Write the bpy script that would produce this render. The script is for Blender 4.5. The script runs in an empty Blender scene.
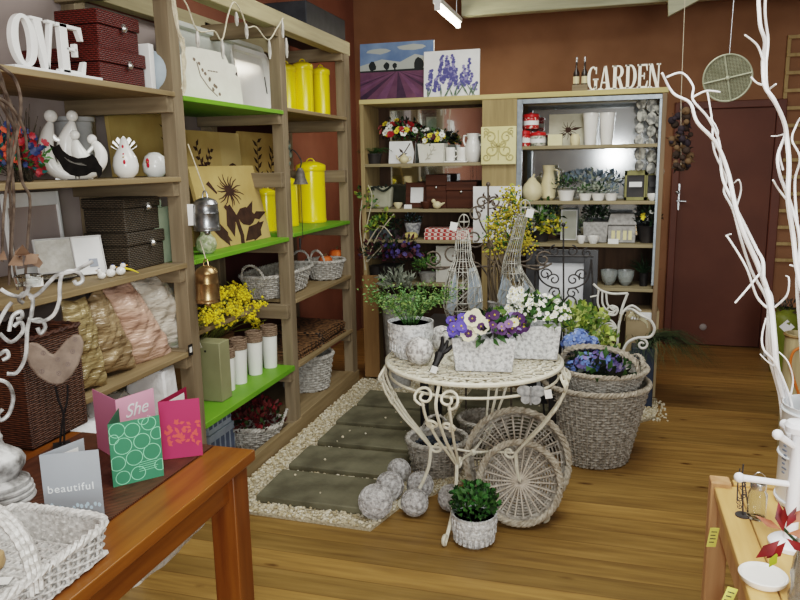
import bpy, math, random
import numpy as np
from mathutils import Vector as V, Matrix, noise as mnoise
random.seed(7)
PI = math.pi
scene = bpy.context.scene
col = scene.collection
# ------------------------------------------------------------------ camera
FOC, YAW, PITCH, ROLL, EYE = 725.0, .281, .186, .0165, 1.6
def _rot():
    cy, sy, cp, sp = math.cos(YAW), math.sin(YAW), math.cos(PITCH), math.sin(PITCH)
    f = V((-sy*cp, cy*cp, -sp)); r = V((cy, sy, 0)); d = f.cross(r)
    cr, sr = math.cos(ROLL), math.sin(ROLL)
    return r*cr+d*sr, -r*sr+d*cr, f
CR, CD, CF = _rot()
def at(x, y, X=None, Y=None, Z=None):
    """world point seen at photo pixel (x, y) on one axis-aligned plane"""
    d = CR*((x-400)/FOC)+CD*((y-300)/FOC)+CF
    t = X/d.x if X is not None else (Y/d.y if Y is not None else (Z-EYE)/d.z)
    return V((0, 0, EYE))+d*t
cam_d = bpy.data.cameras.new('camera'); cam = bpy.data.objects.new('camera', cam_d); col.objects.link(cam)
cam_d.sensor_width = 36; cam_d.lens = FOC/800*36; cam_d.clip_start = .02
cam.matrix_world = Matrix(((CR.x, -CD.x, -CF.x, 0), (CR.y, -CD.y, -CF.y, 0), (CR.z, -CD.z, -CF.z, EYE), (0, 0, 0, 1)))
scene.camera = cam
# ------------------------------------------------------------------ materials
def lin(c):
    return tuple(((v/255)/12.92 if v/255 <= .04045 else ((v/255+.055)/1.055)**2.4) for v in c)+(1,)
MATS = {}
def mat(name, c, c2=None, rough=.6, metal=0., scale=12., stretch=(1, 1, 1), bump=0., spec=.4, detail=4., lo=.35, hi=.65,
        c3=None, trans=0., emis=None, emis_s=0., alpha=1., coat=0., sheen=0., bscale=None, ior=1.45, rot=(0, 0, 0), bdist=.01):
    if name in MATS: return MATS[name]
    m = bpy.data.materials.new(name); m.use_nodes = True; nt = m.node_tree; N = nt.nodes; L = nt.links
    b = N['Principled BSDF']
    b.inputs['Base Color'].default_value = lin(c); b.inputs['Roughness'].default_value = rough
    b.inputs['Metallic'].default_value = metal; b.inputs['Specular IOR Level'].default_value = spec
    b.inputs['IOR'].default_value = ior
    if trans: b.inputs['Transmission Weight'].default_value = trans
    if alpha < 1: b.inputs['Alpha'].default_value = alpha
    if coat: b.inputs['Coat Weight'].default_value = coat; b.inputs['Coat Roughness'].default_value = .1
    if sheen: b.inputs['Sheen Weight'].default_value = sheen
    if emis: b.inputs['Emission Color'].default_value = lin(emis); b.inputs['Emission Strength'].default_value = emis_s
    if c2 is not None or bump:
        tc = N.new('ShaderNodeTexCoord'); mp = N.new('ShaderNodeMapping'); mp.inputs['Scale'].default_value = stretch; mp.inputs['Rotation'].default_value = rot
        L.new(tc.outputs['Object'], mp.inputs['Vector'])
        nz = N.new('ShaderNodeTexNoise'); nz.inputs['Scale'].default_value = scale; nz.inputs['Detail'].default_value = detail
        L.new(mp.outputs['Vector'], nz.inputs['Vector'])
        if c2 is not None:
            r = N.new('ShaderNodeValToRGB'); r.color_ramp.elements[0].position = lo; r.color_ramp.elements[1].position = hi
            r.color_ramp.elements[0].color = lin(c); r.color_ramp.elements[1].color = lin(c2)
            if c3 is not None:
                e = r.color_ramp.elements.new((lo+hi)/2); e.color = lin(c3)
            L.new(nz.outputs['Fac'], r.inputs['Fac']); L.new(r.outputs['Color'], b.inputs['Base Color'])
        if bump:
            n2 = nz
            if bscale:
                n2 = N.new('ShaderNodeTexNoise'); n2.inputs['Scale'].default_value = bscale; n2.inputs['Detail'].default_value = 3
                L.new(mp.outputs['Vector'], n2.inputs['Vector'])
            bp = N.new('ShaderNodeBump'); bp.inputs['Strength'].default_value = bump; bp.inputs['Distance'].default_value = bdist
            L.new(n2.outputs['Fac'], bp.inputs['Height']); L.new(bp.outputs['Normal'], b.inputs['Normal'])
    MATS[name] = m
    return m
def wood(name, c, c2, axis=1, rough=.55, scale=10., spec=.3, bump=.15, c3=None, coat=0.):
    s = [9, 9, 9]; s[axis] = .7
    return mat(name, c, c2, rough=rough, scale=scale*.35, stretch=tuple(s), bump=bump, spec=spec, detail=6, lo=.3, hi=.7, c3=c3, coat=coat)
# ------------------------------------------------------------------ mesh builder
class MB:
    def __init__(s): s.v = []; s.f = []; s.m = []; s.M = Matrix.Identity(4); s.mi = 0
    def at(s, loc=(0, 0, 0), rz=0, rx=0, ry=0):
        s.M = Matrix.Translation(V(loc))@Matrix.Rotation(rz, 4, 'Z')@Matrix.Rotation(ry, 4, 'Y')@Matrix.Rotation(rx, 4, 'X'); return s
    def add(s, vs, fs):
        o = len(s.v); M = s.M
        s.v.extend([(M@V(p)) for p in vs]); s.f.extend([tuple(i+o for i in f) for f in fs]); s.m.extend([s.mi]*len(fs))
        return s
    def box(s, c, d, taper=1.):
        x, y, z = c; a, b, h = d[0]/2, d[1]/2, d[2]/2; t = taper
        vs = [(x-a, y-b, z-h), (x+a, y-b, z-h), (x+a, y+b, z-h), (x-a, y+b, z-h), (x-a*t, y-b*t, z+h), (x+a*t, y-b*t, z+h), (x+a*t, y+b*t, z+h), (x-a*t, y+b*t, z+h)]
        return s.add(vs, [(3, 2, 1, 0), (4, 5, 6, 7), (0, 1, 5, 4), (1, 2, 6, 5), (2, 3, 7, 6), (3, 0, 4, 7)])
    def bx(s, x0, x1, y0, y1, z0, z1): return s.box(((x0+x1)/2, (y0+y1)/2, (z0+z1)/2), (abs(x1-x0), abs(y1-y0), abs(z1-z0)))
    def lathe(s, prof, n=24, c=(0, 0, 0), sx=1., sy=1., ex=2., cap=True, wob=0.):
        vs = []; fs = []; k = len(prof)
        for r, z in prof:
            for j in range(n):
                a = 2*PI*j/n; ca, sa = math.cos(a), math.sin(a)
                q = 1. if ex == 2 else (abs(ca)**ex+abs(sa)**ex)**(-1/ex)
                w = 1+wob*mnoise.noise(V((ca*2, sa*2, z*9)))
                vs.append((c[0]+r*q*ca*sx*w, c[1]+r*q*sa*sy*w, c[2]+z))
        for i in range(k-1):
            for j in range(n):
                j2 = (j+1) % n; fs.append((i*n+j, i*n+j2, (i+1)*n+j2, (i+1)*n+j))
        if cap:
            if prof[0][0] > 1e-6: fs.append(tuple(range(n-1, -1, -1)))
            if prof[-1][0] > 1e-6: fs.append(tuple((k-1)*n+j for j in range(n)))
        return s.add(vs, fs)
    def sphere(s, c, r, n=14, sx=1., sy=1., sz=1., wob=0.):
        k = max(5, n//2)
        return s.lathe([(max(1e-5, r*math.sin(PI*i/k)), -r*math.cos(PI*i/k)*sz) for i in range(k+1)], n, c, sx, sy, cap=False, wob=wob)
    def tube(s, pts, r, n=6, closed=False, flat=1.):
        pts = [V(p) for p in pts]; k = len(pts)
        if k < 2: return s
        rs = r if isinstance(r, (list, tuple)) else [r]*k
        vs = []; fs = []; up = None
        for i, p in enumerate(pts):
            a = pts[(i-1) % k] if (closed or i > 0) else p; b = pts[(i+1) % k] if (closed or i < k-1) else p
            t = (b-a)
            if t.length < 1e-9: t = V((0, 0, 1))
            t.normalize()
            if up is None:
                up = V((0, 0, 1)) if abs(t.z) < .9 else V((1, 0, 0))
            u = up-t*up.dot(t)
            if u.length < 1e-6: u = t.orthogonal()
            u.normalize(); w = t.cross(u); up = u
            for j in range(n):
                q = 2*PI*j/n+PI/n
                vs.append(p+u*(math.cos(q)*rs[i])+w*(math.sin(q)*rs[i]*flat))
        for i in range(k if closed else k-1):
            i2 = (i+1) % k
            for j in range(n):
                j2 = (j+1) % n; fs.append((i*n+j, i*n+j2, i2*n+j2, i2*n+j))
        if not closed: fs.append(tuple(range(n-1, -1, -1))); fs.append(tuple((k-1)*n+j for j in range(n)))
        return s.add(vs, fs)
    def prism(s, poly, d, o=(0, 0, 0), plane='xz'):
        """closed polygon extruded by d along the third axis"""
        n = len(poly); vs = []
        for q in (-d/2, d/2):
            for a, b in poly:
                vs.append({'xz': (a, q, b), 'yz': (q, a, b), 'xy': (a, b, q)}[plane])
        vs = [(v[0]+o[0], v[1]+o[1], v[2]+o[2]) for v in vs]
        return s.add(vs, [tuple(range(n)), tuple(range(2*n-1, n-1, -1))]+[((i+1) % n, i, n+i, n+(i+1) % n) for i in range(n)])
    def poly(s, pts): return s.add(pts, [tuple(range(len(pts)))])
    def leaf(s, p, d, l, w, nrm=None, bend=.25, fold=.15):
        p = V(p); d = V(d).normalized(); nrm = V(nrm) if nrm is not None else V((random.uniform(-1, 1), random.uniform(-1, 1), random.uniform(.2, 1)))
        sd = d.cross(nrm)
        if sd.length < 1e-4: sd = d.orthogonal()
        sd.normalize(); nn = sd.cross(d)
        m = p+d*l*.5; e = p+d*l*.95-nn*l*bend
        return s.add([p, m+sd*w/2+nn*w*fold, m, m-sd*w/2+nn*w*fold, e], [(0, 1, 2), (0, 2, 3), (1, 4, 2), (2, 4, 3)])
    def ring(s, c, ro, ri, d, a0=0, a1=360, sx=1., six=None, n=28, plane='xz', sz=1.):
        """flat arc band; six scales the inner edge in x"""
        six = sx if six is None else six; vs = []; fs = []; full = abs(a1-a0) >= 360
        k = n if full else n+1
        for i in range(k):
            a = math.radians(a0+(a1-a0)*i/n)
            for rr, xx in ((ro, sx), (ri, six)):
                for q in (-d/2, d/2):
                    u, w = rr*math.cos(a)*xx, rr*math.sin(a)*sz
                    vs.append((c[0]+u, c[1]+q, c[2]+w) if plane == 'xz' else ((c[0]+q, c[1]+u, c[2]+w) if plane == 'yz' else (c[0]+u, c[1]+w, c[2]+q)))
        for i in range(n):
            a = i*4; b = ((i+1) % k)*4
            fs += [(a, b, b+1, a+1), (a+2, a+3, b+3, b+2), (a, a+2, b+2, b), (a+1, b+1, b+3, a+3)]
        if not full: fs += [(0, 1, 3, 2), (n*4, n*4+2, n*4+3, n*4+1)]
        return s.add(vs, fs)
    def build(s, name, m, parent=None, loc=None, rz=0, bev=0., sharp=40, rot=None):
        me = bpy.data.meshes.new(name); me.from_pydata([tuple(p) for p in s.v], [], s.f)
        for q in (m if isinstance(m, (list, tuple)) else [m]): me.materials.append(q)
        if any(s.m): me.polygons.foreach_set('material_index', s.m)
        me.validate(); me.update()
        me.shade_smooth(); me.set_sharp_from_angle(angle=math.radians(sharp))
        o = bpy.data.objects.new(name, me); col.objects.link(o)
        if parent is not None: o.parent = parent
        if loc is not None: o.location = loc
        o.rotation_euler = rot if rot else (0, 0, rz)
        if bev:
            b = o.modifiers.new('bevel', 'BEVEL'); b.width = bev; b.segments = 2; b.limit_method = 'ANGLE'
        return o
def tag(o, label, cat, group=None):
    o['label'] = label; o['category'] = cat
    if group: o['group'] = group
    return o
def thing(name, label, cat, loc=(0, 0, 0), rz=0, group=None):
    o = bpy.data.objects.new(name, None); o.empty_display_size = .05; col.objects.link(o); o.location = loc; o.rotation_euler = (0, 0, rz)
    return tag(o, label, cat, group)
def struct(o): o['kind'] = 'structure'; return o
def stuff(o): o['kind'] = 'stuff'; return o
def dup(root, loc=None, rz=None, label=None, group=None, sc=None, rot=None):
    r = root.copy(); col.objects.link(r)
    if loc is not None: r.location = loc
    if rz is not None: r.rotation_euler = (0, 0, rz)
    if rot is not None: r.rotation_euler = rot
    if sc is not None: r.scale = (sc, sc, sc) if not isinstance(sc, (tuple, list)) else sc
    if label: r['label'] = label
    if group: r['group'] = group
    def rec(a, b):
        for ch in list(a.children):
            c = ch.copy(); col.objects.link(c); c.parent = b; c.matrix_parent_inverse = ch.matrix_parent_inverse.copy(); rec(ch, c)
    rec(root, r)
    return r
def rnd(a, b): return random.uniform(a, b)
def rdir(zlo=-1., zhi=1.):
    z = rnd(zlo, zhi); a = rnd(0, 2*PI); q = math.sqrt(max(0, 1-z*z)); return V((q*math.cos(a), q*math.sin(a), z))
def spline(pts, n=8):
    pts = [V(p) for p in pts]; out = []
    for i in range(len(pts)-1):
        p0 = pts[max(0, i-1)]; p1 = pts[i]; p2 = pts[i+1]; p3 = pts[min(len(pts)-1, i+2)]
        for k in range(n):
            t = k/n
            out.append(.5*((2*p1)+(p2-p0)*t+(2*p0-5*p1+4*p2-p3)*t*t+(3*p1-p0-3*p2+p3)*t**3))
    out.append(pts[-1]); return out
def spiral(c, r, turns, a0, ccw=1, u=V((1, 0, 0)), w=V((0, 0, 1)), rend=.25, n=None):
    """points from the outside of a scroll to its eye"""
    n = n or int(14*turns)+4; c = V(c)
    return [c+(u*math.cos(a0+ccw*2*PI*turns*i/n)+w*math.sin(a0+ccw*2*PI*turns*i/n))*(r*(1-(1-rend)*i/n)) for i in range(n+1)]
def text_mesh(name, txt, size, m, parent, loc, rot, shear=0., spacing=1., depth=.0004):
    cu = bpy.data.curves.new(name, 'FONT'); cu.body = txt; cu.size = size; cu.shear = shear; cu.space_character = spacing; cu.extrude = depth; cu.align_x = 'CENTER'
    t = bpy.data.objects.new(name+'_source', cu); col.objects.link(t)
    me = bpy.data.meshes.new_from_object(t); bpy.data.objects.remove(t); bpy.data.curves.remove(cu)
    me.materials.clear(); me.materials.append(m)
    o = bpy.data.objects.new(name, me); col.objects.link(o); o.parent = parent; o.location = loc; o.rotation_euler = rot
    return o
# ------------------------------------------------------------------ woven baskets
def sup(a, ex):
    ca, sa = math.cos(a), math.sin(a)
    q = 1. if ex == 2 else (abs(ca)**ex+abs(sa)**ex)**(-1/ex)
    return ca*q, sa*q
def weave_wall(mb, rx0, ry0, rx1, ry1, h, ex=2., stakes=30, rows=14, r=.0045, z0=0., bulge=0., flare=None, rim=True, rim_r=None, start=0, amp=None):
    """over-under woven wall from bottom radii to top radii"""
    amp = amp or r*1.1; stakes += stakes % 2; ns = stakes*3
    def R(t): return (rx0+(rx1-rx0)*t+bulge*math.sin(PI*t), ry0+(ry1-ry0)*t+bulge*math.sin(PI*t))
    for k in range(rows):
        t = (k+.5)/rows; ax, ay = R(t); z = z0+h*t; pts = []
        for j in range(ns):
            a = 2*PI*j/ns; c, s_ = sup(a, ex); o = amp*math.cos(stakes*a/2+PI*k)
            pts.append((c*(ax+o), s_*(ay+o), z+rnd(-.1, .1)*r))
        mb.tube(pts, r*(h/rows/(2*r))*.62 if h/rows < 4*r else r, 5, True)
    lv = []; lf_ = []; q_ = r*1.0
    for i in range(5):
        for j in range(ns): a = 2*PI*j/ns; c, s_ = sup(a, ex); lv.append((c*(R(i/4)[0]-q_), s_*(R(i/4)[1]-q_), z0+h*i/4))
    for i in range(4):
        for j in range(ns): lf_.append((i*ns+j, i*ns+(j+1) % ns, (i+1)*ns+(j+1) % ns, (i+1)*ns+j))
    mb.add(lv, lf_)
    for j in range(stakes):
        a = 2*PI*j/stakes; c, s_ = sup(a, ex)
        mb.tube([(c*R(t)[0], s_*R(t)[1], z0+h*t) for t in (0, .25, .5, .75, 1)], r*.8, 5)
    if rim:
        braid(mb, rx1, ry1, z0+h, ex, rim_r or r*1.7, stakes)
def braid(mb, rx, ry, z, ex=2., r=.008, tw=24, strands=3):
    for q in range(strands):
        ns = tw*3; pts = []
        for j in range(ns):
            a = 2*PI*j/ns; c, s_ = sup(a, ex); ph = a*tw/2+2*PI*q/strands
            pts.append((c*(rx+r*.8*math.cos(ph)), s_*(ry+r*.8*math.cos(ph)), z+r*.8*math.sin(ph)))
        mb.tube(pts, r*.75, 5, True)
def weave_base(mb, rx, ry, z=0., ex=2., rows=8, r=.004, spokes=16):
    spokes += spokes % 2
    for k in range(rows):
        f = (k+.6)/rows; ns = spokes*3
        mb.tube([(sup(2*PI*j/ns, ex)[0]*rx*f, sup(2*PI*j/ns, ex)[1]*ry*f, z+r*1.1*math.cos(spokes*PI*j/ns+PI*k)) for j in range(ns)], r, 5, True)
    for j in range(spokes):
        c, s_ = sup(2*PI*j/spokes, ex); mb.tube([(0, 0, z), (c*rx, s_*ry, z)], r*.9, 5)
def rope(mb, pts, r, strands=2, tw=6.):
    pts = [V(p) for p in pts]; k = len(pts)
    for q in range(strands):
        out = []
        for i, p in enumerate(pts):
            t = (pts[min(k-1, i+1)]-pts[max(0, i-1)]).normalized(); u = t.orthogonal() if i == 0 else (u-t*u.dot(t)).normalized()
            u = u.normalized(); w = t.cross(u); ph = 2*PI*tw*i/(k-1)+2*PI*q/strands
            out.append(p+u*(math.cos(ph)*r*.6)+w*(math.sin(ph)*r*.6))
        mb.tube(out, r*.7, 5)
def arch(p0, p1, h, n=16, lean=V((0, 0, 0)), pw=1.):
    p0, p1 = V(p0), V(p1)
    return [p0.lerp(p1, .5-.5*math.cos(PI*i/n))+V((0, 0, h*math.sin(PI*i/n)**pw))+lean*math.sin(PI*i/n) for i in range(n+1)]
# ------------------------------------------------------------------ plants
def bush(mb, c, rx, ry, rz, n, l, w, up=.3, shell=.35, bend=.25):
    for _ in range(n):
        d = rdir(-.5, 1); f = rnd(shell, 1); p = V((c[0]+d.x*rx*f, c[1]+d.y*ry*f, c[2]+d.z*rz*f))
        mb.mi = random.choice(getattr(mb, 'mis', [0])); mb.leaf(p, d+V((0, 0, up))+rdir()*.6, l*rnd(.7, 1.2), w*rnd(.7, 1.2), d, bend)
    mb.mi = 0
def blossom(mb, p, nrm, r, petals=5, mi=0, mc=None, cup=.25, wid=.9):
    p = V(p); nrm = V(nrm).normalized(); u = nrm.orthogonal().normalized(); w = nrm.cross(u); a0 = rnd(0, 6)
    old = mb.mi
    for k in range(petals):
        mb.mi = mi[k % len(mi)] if isinstance(mi, (list, tuple)) else mi
        a = a0+2*PI*k/petals; d = u*math.cos(a)+w*math.sin(a); t = nrm.cross(d)
        q = r*wid*PI/petals
        mb.add([p, p+d*r*.55+t*q+nrm*r*cup*.6, p+d*r+t*q*.5+nrm*r*cup, p+d*r-t*q*.5+nrm*r*cup, p+d*r*.55-t*q+nrm*r*cup*.6], [(0, 1, 2, 3, 4)])
    if mc is not None:
        mb.mi = mc; mb.sphere(p+nrm*r*.12, r*.22, 6)
    mb.mi = old
# ================================================================== SETTING
def floor_mat():
    m = bpy.data.materials.new('pine_floor_boards'); m.use_nodes = True; nt = m.node_tree; N = nt.nodes; L = nt.links; b = N['Principled BSDF']
    tc = N.new('ShaderNodeTexCoord'); sp = N.new('ShaderNodeSeparateXYZ'); L.new(tc.outputs['Object'], sp.inputs[0])
    def math_(op, a, bb=None):
        n = N.new('ShaderNodeMath'); n.operation = op
        for i, q in enumerate((a, bb)):
            if q is None: continue
            if isinstance(q, (int, float)): n.inputs[i].default_value = q
            else: L.new(q, n.inputs[i])
        return n.outputs[0]
    W = .128
    yy = math_('DIVIDE', sp.outputs[1], W); idx = math_('FLOOR', yy); fr = math_('FRACT', yy)
    wn = N.new('ShaderNodeTexWhiteNoise'); wn.noise_dimensions = '1D'; L.new(idx, wn.inputs['W'])
    off = math_('MULTIPLY', wn.outputs['Value'], 13.)
    cb = N.new('ShaderNodeCombineXYZ'); L.new(math_('ADD', sp.outputs[0], off), cb.inputs[0]); L.new(sp.outputs[1], cb.inputs[1]); L.new(off, cb.inputs[2])
    mp = N.new('ShaderNodeMapping'); mp.inputs['Scale'].default_value = (1.3, 17, 1); L.new(cb.outputs[0], mp.inputs[0])
    nz = N.new('ShaderNodeTexNoise'); nz.inputs['Scale'].default_value = 1.9; nz.inputs['Detail'].default_value = 7; nz.inputs['Distortion'].default_value = .25; L.new(mp.outputs[0], nz.inputs[0])
    r = N.new('ShaderNodeValToRGB'); e = r.color_ramp.elements; e[0].position = .22; e[0].color = lin((114, 88, 50)); e[1].position = .82; e[1].color = lin((170, 136, 82))
    q = e.new(.5); q.color = lin((144, 114, 64)); L.new(nz.outputs['Fac'], r.inputs[0])
    # plank tint
    mx = N.new('ShaderNodeMix'); mx.data_type = 'RGBA'; mx.blend_type = 'MULTIPLY'; mx.inputs[0].default_value = 1
    r2 = N.new('ShaderNodeValToRGB'); r2.color_ramp.elements[0].color = (.74, .73, .70, 1); r2.color_ramp.elements[1].color = (1.12, 1.06, 1., 1); L.new(wn.outputs['Value'], r2.inputs[0])
    L.new(r.outputs[0], mx.inputs[6]); L.new(r2.outputs[0], mx.inputs[7])
    # knots
    mk = N.new('ShaderNodeMapping'); mk.inputs['Scale'].default_value = (3.1, 8.5, 1); L.new(cb.outputs[0], mk.inputs[0])
    vo = N.new('ShaderNodeTexVoronoi'); vo.inputs['Scale'].default_value = 1.; vo.inputs['Randomness'].default_value = 1; L.new(mk.outputs[0], vo.inputs['Vector'])
    nk = N.new('ShaderNodeTexNoise'); nk.inputs['Scale'].default_value = 14; L.new(cb.outputs[0], nk.inputs[0])
    dd = math_('ADD', vo.outputs['Distance'], math_('MULTIPLY', math_('SUBTRACT', nk.outputs['Fac'], .5), .22))
    kr = N.new('ShaderNodeValToRGB'); kr.color_ramp.elements[0].position = .03; kr.color_ramp.elements[0].color = (.2, .12, .07, 1); kr.color_ramp.elements[1].position = .13; kr.color_ramp.elements[1].color = (1, 1, 1, 1); L.new(dd, kr.inputs[0])
    m2 = N.new('ShaderNodeMix'); m2.data_type = 'RGBA'; m2.blend_type = 'MULTIPLY'; m2.inputs[0].default_value = .85; L.new(mx.outputs[2], m2.inputs[6]); L.new(kr.outputs[0], m2.inputs[7])
    # gaps
    g = math_('MINIMUM', fr, math_('SUBTRACT', 1, fr)); gr = N.new('ShaderNodeValToRGB'); gr.color_ramp.elements[0].position = .0; gr.color_ramp.elements[0].color = (.35, .28, .2, 1); gr.color_ramp.elements[1].position = .028; gr.color_ramp.elements[1].color = (1, 1, 1, 1); L.new(g, gr.inputs[0])
    m3 = N.new('ShaderNodeMix'); m3.data_type = 'RGBA'; m3.blend_type = 'MULTIPLY'; m3.inputs[0].default_value = .8; L.new(m2.outputs[2], m3.inputs[6]); L.new(gr.outputs[0], m3.inputs[7])
    L.new(m3.outputs[2], b.inputs['Base Color']); b.inputs['Roughness'].default_value = .42; b.inputs['Specular IOR Level'].default_value = .3
    bp = N.new('ShaderNodeBump'); bp.inputs['Strength'].default_value = .12; bp.inputs['Distance'].default_value = .01; L.new(nz.outputs['Fac'], bp.inputs['Height']); L.new(bp.outputs[0], b.inputs['Normal'])
    return m
LX, RX, BY, NY, CZ = -2.32, 3.2, 6.65, -3.2, 3.25
def slab(name, m, x0, x1, y0, y1, z0, z1, **k):
    b = MB(); b.bx(x0, x1, y0, y1, z0, z1); return struct(b.build(name, m, **k))
M_wall = mat('terracotta_wall', (132, 95, 68), (144, 105, 77), rough=.85, scale=3, bump=.05, bscale=90)
M_wall_l = mat('salmon_wall', (128, 82, 64), (140, 92, 72), rough=.85, scale=3, bump=.05, bscale=90)
M_wall_d = mat('shop_wall_far', (112, 112, 112), (128, 128, 126), rough=.9, scale=3)
M_ceil = mat('ceiling_boards', (120, 92, 78), (134, 106, 90), rough=.9, scale=4)
M_door = mat('door_paint', (92, 54, 40), (102, 61, 45), rough=.6, scale=3)
M_doorf = mat('door_frame_paint', (92, 53, 40), (102, 60, 46), rough=.55, scale=3)
M_black = mat('black_iron', (22, 21, 22), (38, 35, 34), rough=.5, scale=40, spec=.4)
M_steel = mat('brushed_steel', (150, 152, 155), (180, 182, 184), rough=.35, metal=.9, scale=50)
M_white = mat('white_paint', (232, 232, 228), (244, 244, 242), rough=.5, scale=8)
M_mirror = bpy.data.materials.new('mirror_with_bloom'); M_mirror.use_nodes = True
def _mirror():
    nt = M_mirror.node_tree; N = nt.nodes; N.remove(N['Principled BSDF']); out = N['Material Output']
    a = N.new('ShaderNodeBsdfGlossy'); a.inputs['Roughness'].default_value = .02; a.inputs['Color'].default_value = (.72, .76, .76, 1)
    b = N.new('ShaderNodeBsdfGlossy'); b.inputs['Roughness'].default_value = .10; b.inputs['Color'].default_value = (.85, .88, .9, 1)  # rougher lobe spreads the flash reflection to imitate camera bloom
    mx = N.new('ShaderNodeMixShader'); mx.inputs[0].default_value = .4
    nt.links.new(a.outputs[0], mx.inputs[1]); nt.links.new(b.outputs[0], mx.inputs[2]); nt.links.new(mx.outputs[0], out.inputs[0])
_mirror()
slab('floor', floor_mat(), LX, RX, NY, BY, -.06, 0)
slab('ceiling', M_ceil, LX, RX, NY, BY, CZ, CZ+.05)
slab('wall_left', M_wall_l, LX-.08, LX, NY, BY+.08, 0, CZ)
slab('wall_back', M_wall, LX, RX+.08, BY, BY+.08, 0, CZ)
slab('wall_right', M_wall_d, RX, RX+.08, NY, BY, 0, CZ)
slab('wall_front', M_wall_d, LX, RX, NY-.08, NY, 0, CZ)
slab('baseboard_back', M_doorf, 1.36, RX, BY-.02, BY, 0, .1)
# door in the back wall
d0 = MB(); d0.bx(.56, 1.27, BY-.035, BY-.002, .008, 2.0); dr = struct(d0.build('door_1', M_door, bev=.004))
b = MB(); b.bx(.50, .56, BY-.06, BY, 0, 2.06); b.bx(1.27, 1.34, BY-.06, BY, 0, 2.06); b.bx(.56, 1.27, BY-.06, BY, 2.0, 2.06); b.build('door_frame', M_doorf, dr, bev=.006)
b = MB(); hx = at(677, 197, Y=BY-.04); b.bx(hx.x-.02, hx.x+.02, BY-.042, BY-.035, hx.z-.11, hx.z+.11); b.sphere((hx.x, BY-.062, hx.z+.04), .018, 12); b.tube([(hx.x, BY-.04, hx.z-.03), (hx.x, BY-.075, hx.z-.03), (hx.x+.07, BY-.075, hx.z-.035)], .009, 8); b.build('door_handle', M_steel, dr)
b = MB(); q = at(703, 327, Y=BY-.04); b.at((q.x, BY-.035, q.z), rx=PI/2); b.lathe([(.028, 0), (.03, .006), (.02, .016), (.012, .018)], 18); b.build('bumper', mat('grey_rubber', (150, 140, 138), rough=.6), dr)
# ceiling timbers over the back
M_beam = wood('pale_beam', (166, 166, 140), (196, 196, 168), axis=0)
qa = at(462, 17, Y=5.95); b = MB(); b.bx(qa.x, 2.6, 5.92, 6.02, qa.z, qa.z+.26); struct(b.build('trim_1', M_beam, bev=.006))
qb = at(668, 17, Y=5.6); qc = at(706, -3, Y=5.6); b = MB(); b.prism([(qb.x, qb.z), (qc.x, qc.z), (qc.x, CZ), (qb.x+.04, CZ), (qb.x-.02, qb.z+.3)], .06, (0, 5.6, 0)); struct(b.build('trim_2', M_beam, bev=.004))
b = MB(); b.bx(LX, RX, 6.3, 6.38, CZ-.14, CZ); struct(b.build('trim_3', wood('dark_rafter', (60, 44, 34), (80, 58, 44), axis=0)))
# lit tube
p0 = at(437, 7, Z=2.66); p1 = at(459, 26, Z=2.66)
t = thing('fluorescent_tube_light', 'bare white fluorescent tube light lit near the ceiling above the lavender canvases', 'light', (p0.x, p0.y, 2.66))
Lt = p1.y-p0.y; b = MB(); b.at(rx=-PI/2); b.lathe([(.018, .02), (.018, Lt-.02)], 14); b.build('tube', mat('lit_tube', (255, 250, 235), emis=(255, 246, 226), emis_s=16), t)
b = MB(); b.bx(-.03, .03, 0, Lt, .025, .06); b.bx(-.02, .02, 0, .02, -.02, .03); b.bx(-.02, .02, Lt-.02, Lt, -.02, .03); b.build('housing', M_white, t, bev=.003)
for yy in (.08, Lt-.08): b = MB(); b.tube([(0, yy, .05), (0, yy, CZ-2.66)], .004, 5); b.build('hanger', M_steel, t)
# ------------------------------------------------------------------ gravel bed and paving
M_grav = mat('pale_gravel', (196, 186, 164), (140, 128, 106), rough=.9, scale=60, c3=(218, 210, 190))
M_grav_b = mat('gravel_bed', (150, 138, 114), (192, 180, 154), rough=.95, scale=90, bump=.6)
gp = [(-1.74, 2.83), (-.965, 2.81), (-.9, 3.05), (-.5, 3.6), (-.2, 4.05), (.33, 4.6), (.36, 4.98), (-1.74, 4.98)]
b = MB(); b.prism(gp, .012, (0, 0, .006), 'xy'); struct(b.build('gravel_bed', M_grav_b))
def inpoly(x, y, P=gp):
    c = False; j = len(P)-1
    for i in range(len(P)):
        if (P[i][1] > y) != (P[j][1] > y) and x < (P[j][0]-P[i][0])*(y-P[i][1])/(P[j][1]-P[i][1])+P[i][0]: c = not c
        j = i
    return c
SL = []
for (ya, yb, xa, xb) in ((2.93, 3.24, -1.575, -.985), (3.30, 3.585, -1.57, -.96), (3.64, 3.93, -1.565, -.95), (3.985, 4.28, -1.565, -.95), (4.335, 4.62, -1.56, -.95), (3.66, 3.96, -.88, -.52), (4.03, 4.4, -.88, -.35), (4.46, 4.8, -.88, -.3)):
    SL.append((ya, yb, xa, xb))
def free(x, y, m=.0): return all(not (xa+m < x < xb-m and ya+m < y < yb-m) for ya, yb, xa, xb in SL)
M_slab = mat('grey_paver', (82, 78, 62), (110, 106, 86), rough=.8, scale=7, bump=.25, bscale=60)
names = ['nearest grey stone paver at the front end of the gravel path', 'second grey stone paver from the front of the gravel path', 'third grey stone paver from the front of the gravel path', 'fourth grey stone paver along the shelving, beside the round basket', 'farthest paver of the path along the shelving',
         'grey paver under the round table, nearest the pebble basket', 'grey paver behind the round table legs', 'grey paver at the foot of the back shelves']
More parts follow.
